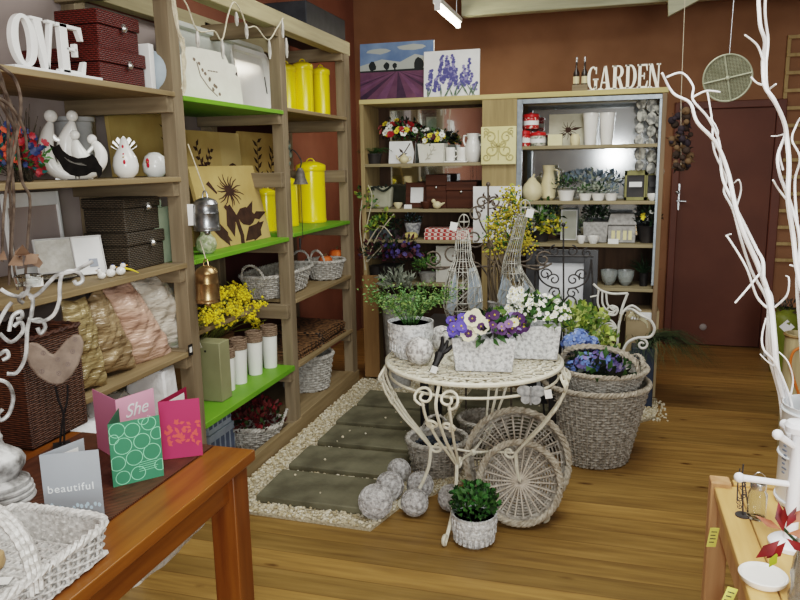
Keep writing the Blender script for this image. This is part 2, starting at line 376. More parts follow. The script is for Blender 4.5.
for i, (ya, yb, xa, xb) in enumerate(SL):
    n = MB(); P = []
    for (ca, cb) in ((xa, ya), (xb, ya), (xb, yb), (xa, yb)): P.append((ca-(xa+xb)/2+rnd(-.012, .012), cb-(ya+yb)/2+rnd(-.012, .012)))
    n.prism(P, .036, (0, 0, .018), 'xy')
    tag(n.build('paving_slab', M_slab, loc=((xa+xb)/2, (ya+yb)/2, .012), bev=.006), names[i], 'paver', 'grey pavers in the gravel path')
g = MB(); ico = [(0, 0, 1), (.89, 0, .45), (.28, .85, .45), (-.72, .53, .45), (-.72, -.53, .45), (.28, -.85, .45), (.72, .53, -.45), (-.28, .85, -.45), (-.89, 0, -.45), (-.28, -.85, -.45), (.72, -.53, -.45), (0, 0, -1)]
icf = [(0, 1, 2), (0, 2, 3), (0, 3, 4), (0, 4, 5), (0, 5, 1), (1, 6, 2), (2, 7, 3), (3, 8, 4), (4, 9, 5), (5, 10, 1), (6, 7, 2), (7, 8, 3), (8, 9, 4), (9, 10, 5), (10, 6, 1), (6, 11, 7), (7, 11, 8), (8, 11, 9), (9, 11, 10), (10, 11, 6)]
n = 0
while n < 9500:
    x, y = rnd(-1.75, .42), rnd(2.78, 5.0)
    inside = inpoly(x, y)
    if not inside and not (.28 < x < .4 and 4.55 < y < 4.95 and random.random() < .25) : continue
    if not free(x, y, -.004) and random.random() > .004: continue
    if y > 4.3 and x < .1 and random.random() < .5: continue
    s_ = rnd(.005, .0105); g.at((x, y, .014+s_*.35 if inside else s_*.5), rz=rnd(0, 6), rx=rnd(0, 6)); a, bb, c = s_*rnd(.8, 1.3), s_*rnd(.7, 1), s_*rnd(.6, .9)
    if not free(x, y): g.M = Matrix.Translation((0, 0, .036))@g.M
    g.mi = random.choice((0, 0, 1, 2)); g.add([(p[0]*a, p[1]*bb, p[2]*c) for p in ico], icf); n += 1
g.mi = 0
o = g.build('loose_gravel', [mat('gravel_stone_cream', (196, 184, 158), rough=.9), mat('gravel_stone_white', (214, 206, 186), rough=.9), mat('gravel_stone_tan', (172, 156, 124), rough=.9)]); stuff(tag(o, 'loose cream gravel filling the path around the grey pavers', 'gravel'))
# ------------------------------------------------------------------ light
w = bpy.data.worlds.new('shop_air'); scene.world = w; w.use_nodes = True; w.node_tree.nodes['Background'].inputs[0].default_value = (.9, .92, 1, 1); w.node_tree.nodes['Background'].inputs[1].default_value = .09
def area(name, loc, size, power, colr=(1, .97, .9), rot=(0, 0, 0)):
    l = bpy.data.lights.new(name, 'AREA'); l.shape = 'RECTANGLE'; l.size, l.size_y = size; l.energy = power; l.color = colr
    o = bpy.data.objects.new(name, l); col.objects.link(o); o.location = loc; o.rotation_euler = rot; return o
area('ceiling_lamp_front', (.0, 1.0, 3.15), (1.6, 1.2), 50, (.99, 1, .97))
area('ceiling_lamp_middle', (-.3, 3.4, 3.15), (1.6, 1.2), 44, (.99, 1, .97))
area('ceiling_lamp_behind', (.3, -1.8, 3.1), (.25, 1.4), 30)
area('rear_fill_light', (2.0, NY+.1, 1.75), (2.0, 1.9), 150, (.96, .99, 1), (PI/2, 0, 0))  # added frontal fill from behind the camera, no known window there
area('fluorescent_glow', (p0.x, (p0.y+p1.y)/2, 2.61), (.04, .5), 11, (1, .88, .7))
fl = bpy.data.lights.new('camera_flash', 'POINT'); fl.energy = 46; fl.shadow_soft_size = .065; fl.color = (.98, 1, .99); fo = bpy.data.objects.new('camera_flash', fl); col.objects.link(fo); fo.location = (.04, -.13, EYE+.06)
scene.view_settings.view_transform = 'Filmic'; scene.view_settings.look = 'Medium High Contrast'; scene.view_settings.exposure = .12; scene.view_settings.gamma = 1.
# ================================================================== LEFT SHELVING UNIT
M_post = wood('grey_timber_upright', (112, 98, 78), (142, 126, 102), axis=2, rough=.75)
M_bar = wood('grey_timber_bar', (108, 94, 74), (138, 122, 98), axis=0, rough=.75)
M_shelf = wood('worn_shelf_board', (124, 106, 76), (150, 130, 98), axis=1, rough=.65)
M_beam2 = wood('top_beam_timber', (150, 138, 108), (176, 164, 130), axis=1, rough=.7)
M_green = mat('lime_green_paint', (100, 152, 36), (110, 162, 44), rough=.5, scale=5)
M_mauve = mat('mauve_back_panel', (156, 142, 137), (170, 156, 150), rough=.85, scale=2.5)
M_rust = mat('oxblood_back_panel', (74, 32, 26), (86, 38, 30), rough=.8, scale=3)
FX = -1.76; BX = -2.28
unit = thing('shelving_unit', 'long open timber shelving unit with green and brown shelves along the left wall', 'shelves', (0, 0, 0))
PY = [2.785, 3.845, 4.885]; PW = [.07, .07, .1]
for y, w_ in zip(PY, PW):
    for x in (FX-.035, BX+.035):
        b = MB(); b.box((x, y, 1.2), (.07, w_, 2.4)); b.build('post', M_post, unit, bev=.004)
    for z in ((2.33, 1.865, 1.52, 1.15, .765, .385, .05) ):
        b = MB(); yo = y-.022-w_/2; b.box((-2.02, yo, z), (.508, .044, .083)); b.build('cross_bar', M_bar, unit, bev=.003)
b = MB(); b.bx(FX-.075, FX+.002, 1.3, 4.95, 2.335, 2.425); b.build('top_beam', M_beam2, unit, bev=.005)
b = MB(); b.bx(BX, BX+.07, 1.3, 4.95, 2.335, 2.425); b.build('top_beam', M_beam2, unit, bev=.005)
def shelf(y0, y1, z, m, x0=BX, x1=FX+.005, th=.022):
    b = MB(); b.bx(x0, x1, y0, y1, z-th, z); b.build('shelf', m, unit, bev=.003)
A0, A1, B0, B1, C0, C1 = 1.78, 2.754, 2.816, 3.814, 3.876, 4.839
for z in (1.91, 1.56, 1.19): shelf(A0, A1, z, M_shelf)
shelf(2.02, A1, .80, M_shelf); shelf(2.02, A1, .42, M_shelf)
shelf(B0, B1, 1.90, M_green); shelf(B0, B1, 1.195, M_green); shelf(B0, B1, .435, M_green, th=.03)
shelf(2.9, B1, .80, M_shelf, x1=-1.93)
for z in (1.92, .82, .425, .105): shelf(C0, C1, z, M_shelf)
shelf(C0, C1, 1.21, M_green)
b = MB(); b.bx(FX-.03, FX+.005, 2.9, 4.95, 0, .09); b.build('plinth', M_shelf, unit, bev=.003)
b = MB(); b.bx(BX-.03, BX-.005, A0, PY[1], .02, 2.33); b.build('back_panel', M_mauve, unit)
b = MB(); b.bx(BX-.03, BX-.005, PY[1], PY[2]+.05, .02, 2.33); b.build('back_panel', M_rust, unit)
# ================================================================== BACK SHELVING UNIT
M_ply = wood('pale_plywood', (136, 118, 82), (162, 142, 102), axis=2, rough=.7)
M_plyh = wood('pale_plywood_edge', (176, 160, 108), (202, 184, 130), axis=0, rough=.7)
M_bshelf = wood('greyed_shelf', (128, 116, 88), (156, 142, 112), axis=0, rough=.7)
M_bback = wood('dark_unit_back', (70, 54, 42), (92, 72, 56), axis=2, rough=.8)
M_alu = mat('grey_channel', (128, 136, 142), (150, 158, 162), rough=.4, metal=.6, scale=20)
UY, UB = 5.0, 5.36
back = thing('wall_shelving_unit', 'pale plywood shelving unit with mirror backs across the back of the shop', 'shelves', (0, 0, 0))
b = MB(); b.bx(-1.72, .335, UY-.005, UB+.02, 2.012, 2.045); b.build('top_board', M_plyh, back, bev=.003)
for x0, x1, m, n_ in ((-1.72, -1.69, M_ply, 'side_panel'), (.30, .33, wood('brown_side', (112, 92, 70), (134, 112, 86), axis=2), 'side_panel')):
    b = MB(); b.bx(x0, x1, UY, UB, 0, 2.012); b.build(n_, m, back, bev=.003)
b = MB(); b.bx(-.845, -.61, UY, UY+.03, .0, 2.012); b.build('pillar_panel', M_ply, back, bev=.003)
b = MB(); b.bx(-1.69, .30, UB-.004, UB+.02, 0, 2.012); b.build('back_board', M_bback, back)
b = MB(); b.bx(-1.60, -.82, UB-.012, UB-.004, 1.30, 1.99); b.build('mirror_panel', M_mirror, back)
b = MB(); b.bx(-.60, .295, UB-.012, UB-.004, 1.08, 2.0); b.build('mirror_panel', M_mirror, back)
b = MB(); b.bx(-.61, -.575, UY-.004, UY+.03, .78, 2.005); b.bx(-.575, .30, UY-.004, UY+.03, 1.975, 2.005); b.bx(.285, .302, UY-.004, UY+.03, .78, 1.975); b.build('metal_channel', M_alu, back, bev=.002)
for z in (1.60, 1.28, 1.06, .75): b = MB(); b.bx(-1.69, -.845, UY+.005, UB-.012, z-.022, z); b.build('shelf', M_bshelf, back, bev=.002)
for z in (1.70, 1.335, 1.05, .755): b = MB(); b.bx(-.61, .30, UY+.005, UB-.012, z-.022, z); b.build('shelf', M_bshelf, back, bev=.002)
b = MB(); b.bx(-1.72, -1.60, UY-.03, UY+.0, .03, .80); b.build('front_board', wood('brown_board', (116, 88, 56), (142, 112, 74), axis=2), back, bev=.003)
# ================================================================== helpers for placing by view
def bill(px, py, **k):
    p = at(px, py, **k); s_ = (p-V((0, 0, EYE))).dot(CF)/FOC
    return p, s_, math.atan2(-p.x, p.y)
class Pix:
    """photo pixel -> local (sideways, up) of a thing that faces the viewer"""
    def __init__(s, px, py, **k): s.px, s.py = px, py; s.p, s.s, s.rz = bill(px, py, **k)
    def __call__(s, x, y, d=0.): return V(((x-s.px)*s.s+(460-s.px)/3700*(s.py-y)*s.s, d, (s.py-y)*s.s))
def weave_mat(name, c, c2, kz=900., kx=420., rough=.6, bump=.5):
    m = bpy.data.materials.new(name); m.use_nodes = True; nt = m.node_tree; N = nt.nodes; L = nt.links; b = N['Principled BSDF']
    tc = N.new('ShaderNodeTexCoord'); sp = N.new('ShaderNodeSeparateXYZ'); L.new(tc.outputs['Object'], sp.inputs[0])
    def mt(op, a, bb=None):
        n = N.new('ShaderNodeMath'); n.operation = op
        for i, q in enumerate((a, bb)):
            if q is None: continue
            if isinstance(q, (int, float)): n.inputs[i].default_value = q
            else: L.new(q, n.inputs[i])
        return n.outputs[0]
    zk = mt('MULTIPLY', sp.outputs[2], kz); row = mt('FLOOR', mt('DIVIDE', zk, PI)); a = mt('ABSOLUTE', mt('SINE', zk))
    xy = mt('ADD', mt('MULTIPLY', mt('ADD', sp.outputs[0], sp.outputs[1]), kx), mt('MULTIPLY', row, PI/2)); bq = mt('ABSOLUTE', mt('SINE', xy))
    h = mt('MULTIPLY', a, mt('ADD', mt('MULTIPLY', bq, .7), .3))
    nz = N.new('ShaderNodeTexNoise'); nz.inputs['Scale'].default_value = 60; L.new(tc.outputs['Object'], nz.inputs[0])
    f = mt('ADD', mt('MULTIPLY', h, .7), mt('MULTIPLY', nz.outputs['Fac'], .4))
    r = N.new('ShaderNodeValToRGB'); r.color_ramp.elements[0].position = .2; r.color_ramp.elements[1].position = .8; r.color_ramp.elements[0].color = lin(c); r.color_ramp.elements[1].color = lin(c2); L.new(f, r.inputs[0]); L.new(r.outputs[0], b.inputs['Base Color'])
    bp = N.new('ShaderNodeBump'); bp.inputs['Strength'].default_value = bump; bp.inputs['Distance'].default_value = .004; L.new(h, bp.inputs['Height']); L.new(bp.outputs[0], b.inputs['Normal'])
    b.inputs['Roughness'].default_value = rough; return m
M_redw = weave_mat('red_wicker', (30, 6, 5), (104, 36, 27), 420, 150, .5, .9)
M_blkw = weave_mat('black_wicker', (10, 9, 8), (84, 74, 60), 420, 170, .5, .9)
M_brnw = weave_mat('brown_wicker', (20, 10, 7), (92, 56, 35), 460, 60, .55, .9)
M_silver = mat('silver_metal', (190, 190, 188), (220, 220, 218), rough=.25, metal=.9, scale=30)
M_paper = mat('white_card', (228, 228, 226), (238, 238, 236), rough=.6, scale=10)
M_ceram = mat('white_glaze', (236, 234, 228), (244, 243, 238), rough=.18, scale=6, spec=.6)
M_canvas = mat('gold_canvas', (176, 148, 90), (190, 164, 106), rough=.75, scale=6)
M_print = mat('dark_brown_print', (48, 30, 22), (66, 44, 32), rough=.8, scale=20)
M_tag = mat('paper_tag', (236, 236, 232), rough=.6)
M_string = mat('pale_twine', (196, 184, 158), (220, 210, 188), rough=.8, scale=60)
M_ww = mat('white_wicker', (168, 165, 160), (214, 212, 208), rough=.7, scale=110)
M_gw = mat('grey_wicker', (128, 121, 110), (184, 178, 168), rough=.75, scale=45)
M_gwl = mat('washed_wicker', (142, 136, 126), (198, 194, 186), rough=.75, scale=45)
M_gwr = mat('wicker_rim', (140, 130, 114), (184, 174, 158), rough=.75, scale=45)
M_red = mat('red_comb', (188, 28, 44), (206, 44, 60), rough=.4, scale=20)
# ------------------------------------------------------------------ LOVE and GARDEN letters
def letter(ch, w, h, d):
    """slab-serif letter, lower-left at the origin, in the local xz plane"""
    b = MB(); st = w*.27; th = w*.12; sf = h*.06
    R_ = lambda x0, x1, z0, z1: b.bx(x0, x1, -d/2, d/2, z0, z1)
    Pq = lambda P: b.prism(P, d*.98)
    if ch == 'O':
        b.ring((w/2, 0, h/2), h/2, h/2-th*1.0, d, sx=w/h, six=(w/2-st)/(h/2-th), n=36)
    elif ch == 'V':
        Pq([(w*.08, h), (w*.40, h), (w*.62, 0), (w*.42, 0)]); Pq([(w*.80, h), (w*.92, h), (w*.60, 0), (w*.50, 0)])
        R_(0, w*.48, h-sf, h); R_(w*.68, w, h-sf, h)
    elif ch == 'E':
        R_(w*.10, w*.10+st, 0, h); R_(0, w*.92, 0, sf*1.3); R_(0, w*.9, h-sf*1.3, h); R_(w*.3, w*.66, h*.48, h*.48+sf)
        Pq([(w*.92, 0), (w, h*.30), (w*.9, h*.30), (w*.76, sf)]); Pq([(w*.9, h), (w*.95, h*.72), (w*.86, h*.72), (w*.74, h-sf)]); R_(w*.6, w*.7, h*.37, h*.64)
    elif ch == 'G':
        b.ring((w*.5, 0, h/2), h/2, h/2-th, d, 50, 316, sx=w/h, six=(w/2-st)/(h/2-th), n=26)
        R_(w*.62, w*.62+st, h*.06, h*.46); R_(w*.5, w, h*.42, h*.42+sf); R_(w*.74, w*.84, h*.68, h*.97)
    elif ch == 'A':
        Pq([(w*.40, h), (w*.60, h), (w*.92, 0), (w*.62, 0)]); Pq([(w*.40, h), (w*.50, h), (w*.22, 0), (w*.1, 0)])
        R_(w*.26, w*.7, h*.27, h*.27+sf); R_(0, w*.34, 0, sf); R_(w*.54, w, 0, sf)
    elif ch == 'R':
        R_(w*.1, w*.1+st, 0, h); R_(0, w*.44, 0, sf); R_(0, w*.5, h-sf, h); R_(w*.3, w*.52, h*.46, h*.46+sf)
        b.ring((w*.5, 0, h*.73), h*.27, h*.27-sf, d, -92, 92, sx=w*.40/(h*.27), six=(w*.40-st*.9)/(h*.27-sf), n=18)
        Pq([(w*.42, h*.48), (w*.66, h*.48), (w*.94, 0), (w*.68, 0)]); R_(w*.64, w, 0, sf)
    elif ch == 'D':
        R_(w*.1, w*.1+st, 0, h); R_(0, w*.46, 0, sf*1.1); R_(0, w*.46, h-sf*1.1, h)
        b.ring((w*.44, 0, h/2), h/2, h/2-sf*1.1, d, -91, 91, sx=w*.54/(h/2), six=(w*.54-st)/(h/2-sf*1.1), n=24)
    elif ch == 'N':
        R_(w*.1, w*.1+th, 0, h); R_(w*.78, w*.78+th, 0, h); Pq([(w*.06, h), (w*.34, h), (w*.90, 0), (w*.66, 0)])
        R_(0, w*.34, 0, sf); R_(0, w*.3, h-sf, h); R_(w*.66, w, h-sf, h)
    return b
def sign(name, label, word, spans, m, X=None, Y=None, base_px=None, d=.022, hz=None, plank=False, zb=None):
    pass
# LOVE: stands along the front edge of the shelf and reads from the aisle
SX = -1.82; zb = 1.912
ls = thing('love_sign', 'white wooden LOVE letters joined on one base, at the end of the top shelf', 'sign', (SX, 0, zb), PI/2)
y0, y1 = at(8, 68, X=SX).y, at(96, 80, X=SX).y
b = MB(); b.bx(y0, y1, -.03, .02, 0, .012); b.build('base', M_paper, ls, bev=.002)
hz = at(70, 26, X=SX).z-zb-.012
for ch, a_, c_ in (('O', 10, 36), ('V', 31, 55), ('E', 56, 83)):
    ya, yb = at(a_, 46, X=SX).y, at(c_, 48, X=SX).y
    letter(ch, yb-ya, hz, .02).build('letter', M_paper, ls, loc=(ya, 0, .012), bev=.0015)
# GARDEN: stands on the top board of the back unit
GY = UY+.05; gz = 2.045
x0 = at(587, 90, Y=GY).x; gs = thing('garden_sign', 'white slab-serif GARDEN word sign on top of the mirrored shelves', 'sign', (x0, GY, gz))
b = MB(); xe = at(659.5, 88, Y=GY).x-x0; b.bx(-.0, xe, -.012, .012, 0, .006); b.build('base', M_paper, gs)
hz = at(620, 66, Y=GY).z-gz
for ch, a_, c_ in (('G', 587, 598.2), ('A', 598.3, 611.2), ('R', 611.4, 624.3), ('D', 624.5, 636.3), ('E', 636.6, 647.5), ('N', 647.5, 659.8)):
    xa, xb = at(a_, 89, Y=GY).x-x0, at(c_, 89, Y=GY).x-x0
    letter(ch, xb-xa, hz, .02).build('letter', mat('garden_letter_white', (246, 242, 226), rough=.5), gs, loc=(xa, 0, .004), bev=.001)
# ------------------------------------------------------------------ lidded boxes
def lid_box(name, label, m, x0, x1, ya, yb, z0, z1, clasp_y, group, lid=.4, over=.006):
    t = thing(name, label, 'box', ((x0+x1)/2, (ya+yb)/2, z0), 0, group); w_, d_, h = (x1-x0)/2, (yb-ya)/2, z1-z0; lh = h*lid
    b = MB(); b.bx(-w_, w_, -d_, d_, 0, h-lh); b.build('body', m, t, bev=.006)
    b = MB(); b.bx(-w_-over, w_+over, -d_-over, d_+over, h-lh, h); b.build('lid', m, t, bev=.006)
    b = MB(); zc = h-lh; b.bx(w_+over, w_+over+.006, clasp_y-.008, clasp_y+.008, zc-.012, zc+.018); b.at((w_+over+.008, clasp_y, zc), ry=PI/2); b.lathe([(.012, -.003), (.013, .0), (.006, .008)], 10); b.build('clasp', M_silver, t)
    return t
ya, yb = at(101, 80, X=-1.84).y, at(146, 88, X=-1.84).y; xl = at(80, 60, Y=ya).x
z1 = at(101, 46, X=-1.84).z; lid_box('lidded_wicker_box', 'dark red wicker lidded box at the bottom of the pair beside the LOVE sign', M_redw, -2.19, -1.84, ya, yb, 1.911, z1, .03, 'red wicker boxes')
z2 = at(101, 9, X=-1.85).z; ya2, yb2 = at(99, 42, X=-1.85).y, at(139, 48, X=-1.85).y; xl = at(55, 8, Y=ya2).x
lid_box('lidded_wicker_box', 'dark red wicker lidded box stacked on top of another red box', M_redw, xl, -1.85, ya2, yb2, z1+.001, z2, .02, 'red wicker boxes')
b = MB(); b.bx(-.07, .07, -.016, .016, 0, at(148, 48, X=-1.9).z-1.911); tag(b.build('white_book', M_paper, loc=(-1.895, 2.712, 1.911), bev=.003), 'white book standing beside the red wicker boxes', 'book')
b = MB(); b.at((0, 0, .085), rx=PI/2); b.lathe([(.03, .008), (.05, .006), (.085, -.004), (.085, -.008), (.05, .0), (.03, 0)], 24); tag(b.build('dinner_plate', mat('pale_blue_glaze', (168, 182, 190), (186, 198, 206), rough=.3), loc=(-1.865, 2.748, 1.911)), 'pale blue plate standing on edge beside the white book', 'plate')
# black boxes
ya, yb = at(131, 268, X=-1.84).y, at(165, 266, X=-1.84).y+.01
xl = at(88, 262, Y=ya).x; zm = at(132, 233, X=-1.84).z; zt = at(132, 198, X=-1.84).z
lid_box('lidded_wicker_box', 'black wicker lidded box at the bottom of the black pair', M_blkw, xl, -1.845, ya, yb, 1.191, zm, .03, 'black wicker boxes', .35)
lid_box('lidded_wicker_box', 'black wicker lidded box stacked on the other black box', M_blkw, xl, -1.85, ya, yb-.01, zm+.001, zt, .03, 'black wicker boxes', .3)
M_sage = mat('sage_cover', (124, 138, 116), (142, 154, 132), rough=.7)
for k, (dx, lab) in enumerate(((0, 'left sage green book upright behind the black wicker boxes'), (.055, 'right sage green book upright against the timber post'))):
    b = MB(); b.bx(-.018, .018, -.07, .07, 0, .27-k*.03); tag(b.build('green_book', M_sage, loc=(-1.925+dx, yb+.09 if yb < 2.66 else 2.75, 1.191), bev=.002), lab, 'book', 'green books')
# ------------------------------------------------------------------ shelf 1.56: canvas, pots, sculpture, hens, flowers
def canvas(name, label, w_, h, loc, rz, rx, prints, m=None, mp=None, group=None, dd=.018, cat_='picture'):
    """stretched canvas, bottom edge centre at loc, front = local -y; prints are polygons in (u, v) 0..1"""
    b = MB(); b.bx(-w_/2, w_/2, 0, dd, 0, h); k = 0
    for pr in prints:
        mi, P = pr if isinstance(pr[0], int) else (1, pr)
        b.mi = mi; k += 1; b.poly([((u-.5)*w_, -.0008-.00002*k, v*h) for u, v in P][::1])
    o = b.build(name, [m or M_canvas]+(mp if isinstance(mp, list) else [mp or M_print]), None, loc, rot=(rx, 0, rz)); return tag(o, label, cat_, group)
def blob(cx, cy, rx, ry, n=9, jit=.2, a0=0): return [(cx+rx*(1+rnd(-jit, jit))*math.cos(a0+2*PI*i/n), cy+ry*(1+rnd(-jit, jit))*math.sin(a0+2*PI*i/n)) for i in range(n)]
def stroke(P, w0, w1=None):
    w1 = w0 if w1 is None else w1; L_, R_ = [], []; n = len(P)
    for i, p in enumerate(P):
        a, c = P[max(0, i-1)], P[min(n-1, i+1)]; dx, dy = c[0]-a[0], c[1]-a[1]; q = math.hypot(dx, dy) or 1; w_ = w0+(w1-w0)*i/(n-1)
        L_.append((p[0]-dy/q*w_, p[1]+dx/q*w_)); R_.append((p[0]+dy/q*w_, p[1]-dx/q*w_))
    return L_+R_[::-1]
def leafp(x, y, a, l, w_): 
    c, s_ = math.cos(a), math.sin(a); return [(x, y), (x+c*l*.4-s_*w_, y+s_*l*.4+c*w_), (x+c*l, y+s_*l), (x+c*l*.4+s_*w_, y+s_*l*.4-c*w_)]
def flowerp(cx, cy, r, n=18):
    out = [blob(cx, cy, r*.3, r*.3, 10)]
    for i in range(n):
        a = 2*PI*i/n+rnd(-.1, .1); q = r*rnd(.7, 1.15); out.append(stroke([(cx+.2*r*math.cos(a), cy+.2*r*math.sin(a)), (cx+q*.7*math.cos(a+.1), cy+q*.7*math.sin(a+.1)), (cx+q*math.cos(a), cy+q*math.sin(a))], .012, .004))
    return out
def sprig(x, y, a, l, n=7):
    out = [stroke([(x, y), (x+l*math.cos(a), y+l*math.sin(a))], .008, .004)]
    for i in range(n):
        f = (i+1)/n; out.append(leafp(x+l*f*math.cos(a), y+l*f*math.sin(a), a+(.9 if i % 2 else -.9)+rnd(-.2, .2), l*.28, .02))
    return out
ya, yb = at(106, 112, X=-2.2).y, at(172, 112, X=-2.2).y
canvas('botanical_canvas', 'gold canvas with a dark sprig standing behind the white hens', .62, .40, (-2.18, (ya+yb)/2+.05, 1.561), PI/2, -.06, sprig(.74, .2, 1.5, .6))
M_tin = mat('grey_glaze', (150, 152, 152), (172, 174, 174), rough=.4, scale=10)
q = at(77, 168, X=-2.12); hh = at(77, 118, X=-2.12).z-1.561
b = MB(); b.lathe([(.05, 0), (.056, .01)]+[(.058+.016*i/16+(.003 if i % 2 else 0), .01+(hh-.03)*i/16) for i in range(17)]+[(.085, hh-.016), (.085, hh), (.072, hh), (.068, .04)], 28); tag(b.build('ribbed_pot', M_tin, loc=(-2.12, q.y, 1.561)), 'pale grey ribbed pot standing behind the white family ring sculpture', 'pot')
P = Pix(75, 185, X=-1.98)
b = MB()
ring_pts = [(49, 152), (48, 163), (54, 175), (66, 183), (80, 184.5), (93, 180), (101, 170), (102, 158)]
rp = spline([P(x, y) for x, y in ((53, 130), (51, 138), (49, 150), (50, 163), (55, 174), (66, 180), (80, 181), (92, 177), (98.5, 169), (99, 160), (95, 152), (91, 149))], 4); rr_ = np.interp(np.linspace(0, 11, len(rp)), range(12), (2.6, 5.5, 7, 7, 7, 6, 6, 6.6, 6.4, 6, 4.5, 2.6))
b.tube(rp, [P.s*float(r) for r in rr_], 14, flat=1.2)
b.tube([P(x, y, .012) for x, y in ((72, 129), (71, 137), (67, 147), (66, 160), (70, 178))], [P.s*r for r in (3, 7, 8, 9, 8)], 12)
b.tube([P(x, y, -.012) for x, y in ((75, 147), (77, 155), (82, 165), (84, 178))], [P.s*r for r in (3, 6, 9, 8)], 12)
b.tube([P(x, y) for x, y in ((51, 138), (58, 146), (68, 150), (76, 154))], [P.s*r for r in (2.8, 2.6, 2.4, 1.8)], 8)
b.tube([P(x, y) for x, y in ((92, 153), (86, 160), (80, 158))], [P.s*2]*3, 8)
for x, y, r, dd in ((53, 124, 6.2, 0), (72, 123.5, 5.6, .012), (74.5, 142, 4.8, -.012), (90.5, 146, 4.8, 0)): b.sphere(P(x, y, dd), P.s*r, 16)
b.tube([P(x, y+1.2) for x, y in ((58, 183), (75, 184), (92, 183))], P.s*1.6, 8)
tag(b.build('family_sculpture', M_ceram, loc=(P.p.x, P.p.y, 1.561), rz=P.rz), 'glossy white ring sculpture of four hugging figures', 'sculpture')
# black metal hen
P = Pix(77, 185, Y=at(77, 185, X=-1.88).y)
hen = [(52, 150), (57, 153), (61, 150), (64, 156), (70, 161), (78, 164), (86, 163), (91, 160), (95, 164), (98, 170), (101, 174), (100, 181), (97, 184), (95, 178), (91, 178), (86, 181), (78, 182), (71, 180), (65, 175), (61, 167), (56, 160)]
b = MB(); b.prism([tuple((P(x, y).x, P(x, y).z)) for x, y in hen][::-1], .012); M_hen = mat('matt_black_tin', (20, 18, 17), (30, 27, 25), rough=.85, scale=40, spec=.1); bm_o = b.build('body', M_hen, None)
hn = thing('tin_hen', 'black tin hen cut-out standing in front of the white family sculpture', 'ornament', (P.p.x, P.p.y, 1.561), P.rz); bm_o.parent = hn
b = MB(); b.tube([P(76, 178), P(76.5, 184)], .002, 5); b.tube([P(79, 178), P(79.5, 184)], .002, 5); b.bx(-.03, .04, -.018, .018, 0, .003); b.build('stand', M_black, hn)
b = MB()
for k in range(3): b.tube(spline([P(66+k*3, 163+k*2, -.008), P(72+k*3, 168+k, -.009), P(82+k*2, 169+k, -.008)], 4), .0016, 4)
b.build('wing_line', mat('tarnished_line', (90, 86, 80), rough=.6), hn)
# two white pottery hens
def hen_pot(px, py, w_, h, label, crown):
    P = Pix(px, py, X=-1.93); s_ = P.s; t = thing('pottery_hen', label, 'ornament', (P.p.x, P.p.y, 1.561), P.rz, 'white pottery hens'); W = w_*s_/2; H = h*s_
    b = MB(); b.lathe([(W*.55, 0), (W*.9, H*.12), (W, H*.3), (W*.88, H*.5), (W*.6, H*.66), (W*.42, H*.75), (W*.3, H*.9 if crown else H*.86), (.0005, H)] if crown else [(W*.6, 0), (W*.95, H*.2), (W, H*.5), (W*.78, H*.82), (W*.4, H*.97), (.0005, H)], 22); b.build('body', M_ceram, t)
    b = MB()
    if crown:
        for k in range(7):
            a = PI*(k+.5)/7; b.prism([(W*.35*math.cos(a), H*.62+H*.1*math.sin(a)), (W*.95*math.cos(a-.22), H*.7+H*.24*math.sin(a)), (W*1.0*math.cos(a), H*.72+H*.3*math.sin(a)), (W*.95*math.cos(a+.22), H*.7+H*.24*math.sin(a))], .01, (0, .004, 0))
        b.build('crest', M_ceram, t)
    b = MB(); fx = -W*.1 if crown else -W*.55; fz = H*.52 if crown else H*.62
    b.sphere((fx, -W*(.66 if crown else .78), fz), W*.14, 8, sz=2.0); b.sphere((fx+W*.02, -W*(.9 if crown else .9), fz-H*.15), W*.12, 8, sz=1.9)
    if crown: b.sphere((fx, -W*.38, H*.74), W*.1, 8, sz=2)
    b.build('comb', M_red, t)
    b = MB(); b.at((fx-W*.03, -W*(.85 if crown else .95), fz-H*.02), rx=PI/2); b.lathe([(W*.07, 0), (.0004, W*.2)], 8); b.build('beak', mat('ochre_beak', (206, 150, 60), rough=.5), t)
hen_pot(127, 181, 25, 40, 'white pottery hen with a ruffled crest and red comb', True)
hen_pot(156, 180, 24, 24, 'round white egg-shaped pottery hen nearest the timber post', False)
# red and orange artificial flowers
P = Pix(24, 186, X=-1.88)
fb = thing('flower_bouquet', 'bright red, orange and teal artificial flowers at the left end of the shelf', 'flowers', (P.p.x, P.p.y, 1.561), P.rz)
b = MB()
for _ in range(60): b.tube([V((rnd(-.03, .03), rnd(-.03, .03), 0)), P(rnd(-6, 40), rnd(110, 180), rnd(-.06, .06))], .0014, 3)
b.build('stem', mat('dark_stem', (52, 46, 34), rough=.8), fb); stuff(fb.children[-1])
b = MB()
b.mis = [0, 1]; bush(b, P(14, 165), .10, .07, .085, 170, .035, .014)
b.build('foliage', [mat('leaf_mid', (60, 104, 46), rough=.6), mat('leaf_teal', (24, 92, 92), rough=.6)], fb)
b = MB()
for _ in range(90):
    x, y = rnd(-4, 42), 0; y = 130+abs(x-12)*.6+rnd(0, 34)
    mi = 0 if x < 22 else (1 if random.random() < .75 else 2)
    if x < 10 and random.random() < .5: mi = 2
    blossom(b, P(x, min(y, 180), rnd(-.07, .05)), V((rnd(-.9, .9), -1, rnd(-.5, .9))), rnd(.008, .017), 6, mi, None, .4)
b.build('blossom', [mat('coral_petal', (190, 72, 50), (206, 92, 66), rough=.5), mat('crimson_petal', (136, 26, 38), (164, 56, 62), rough=.5), mat('navy_petal', (40, 52, 90), rough=.5)], fb)
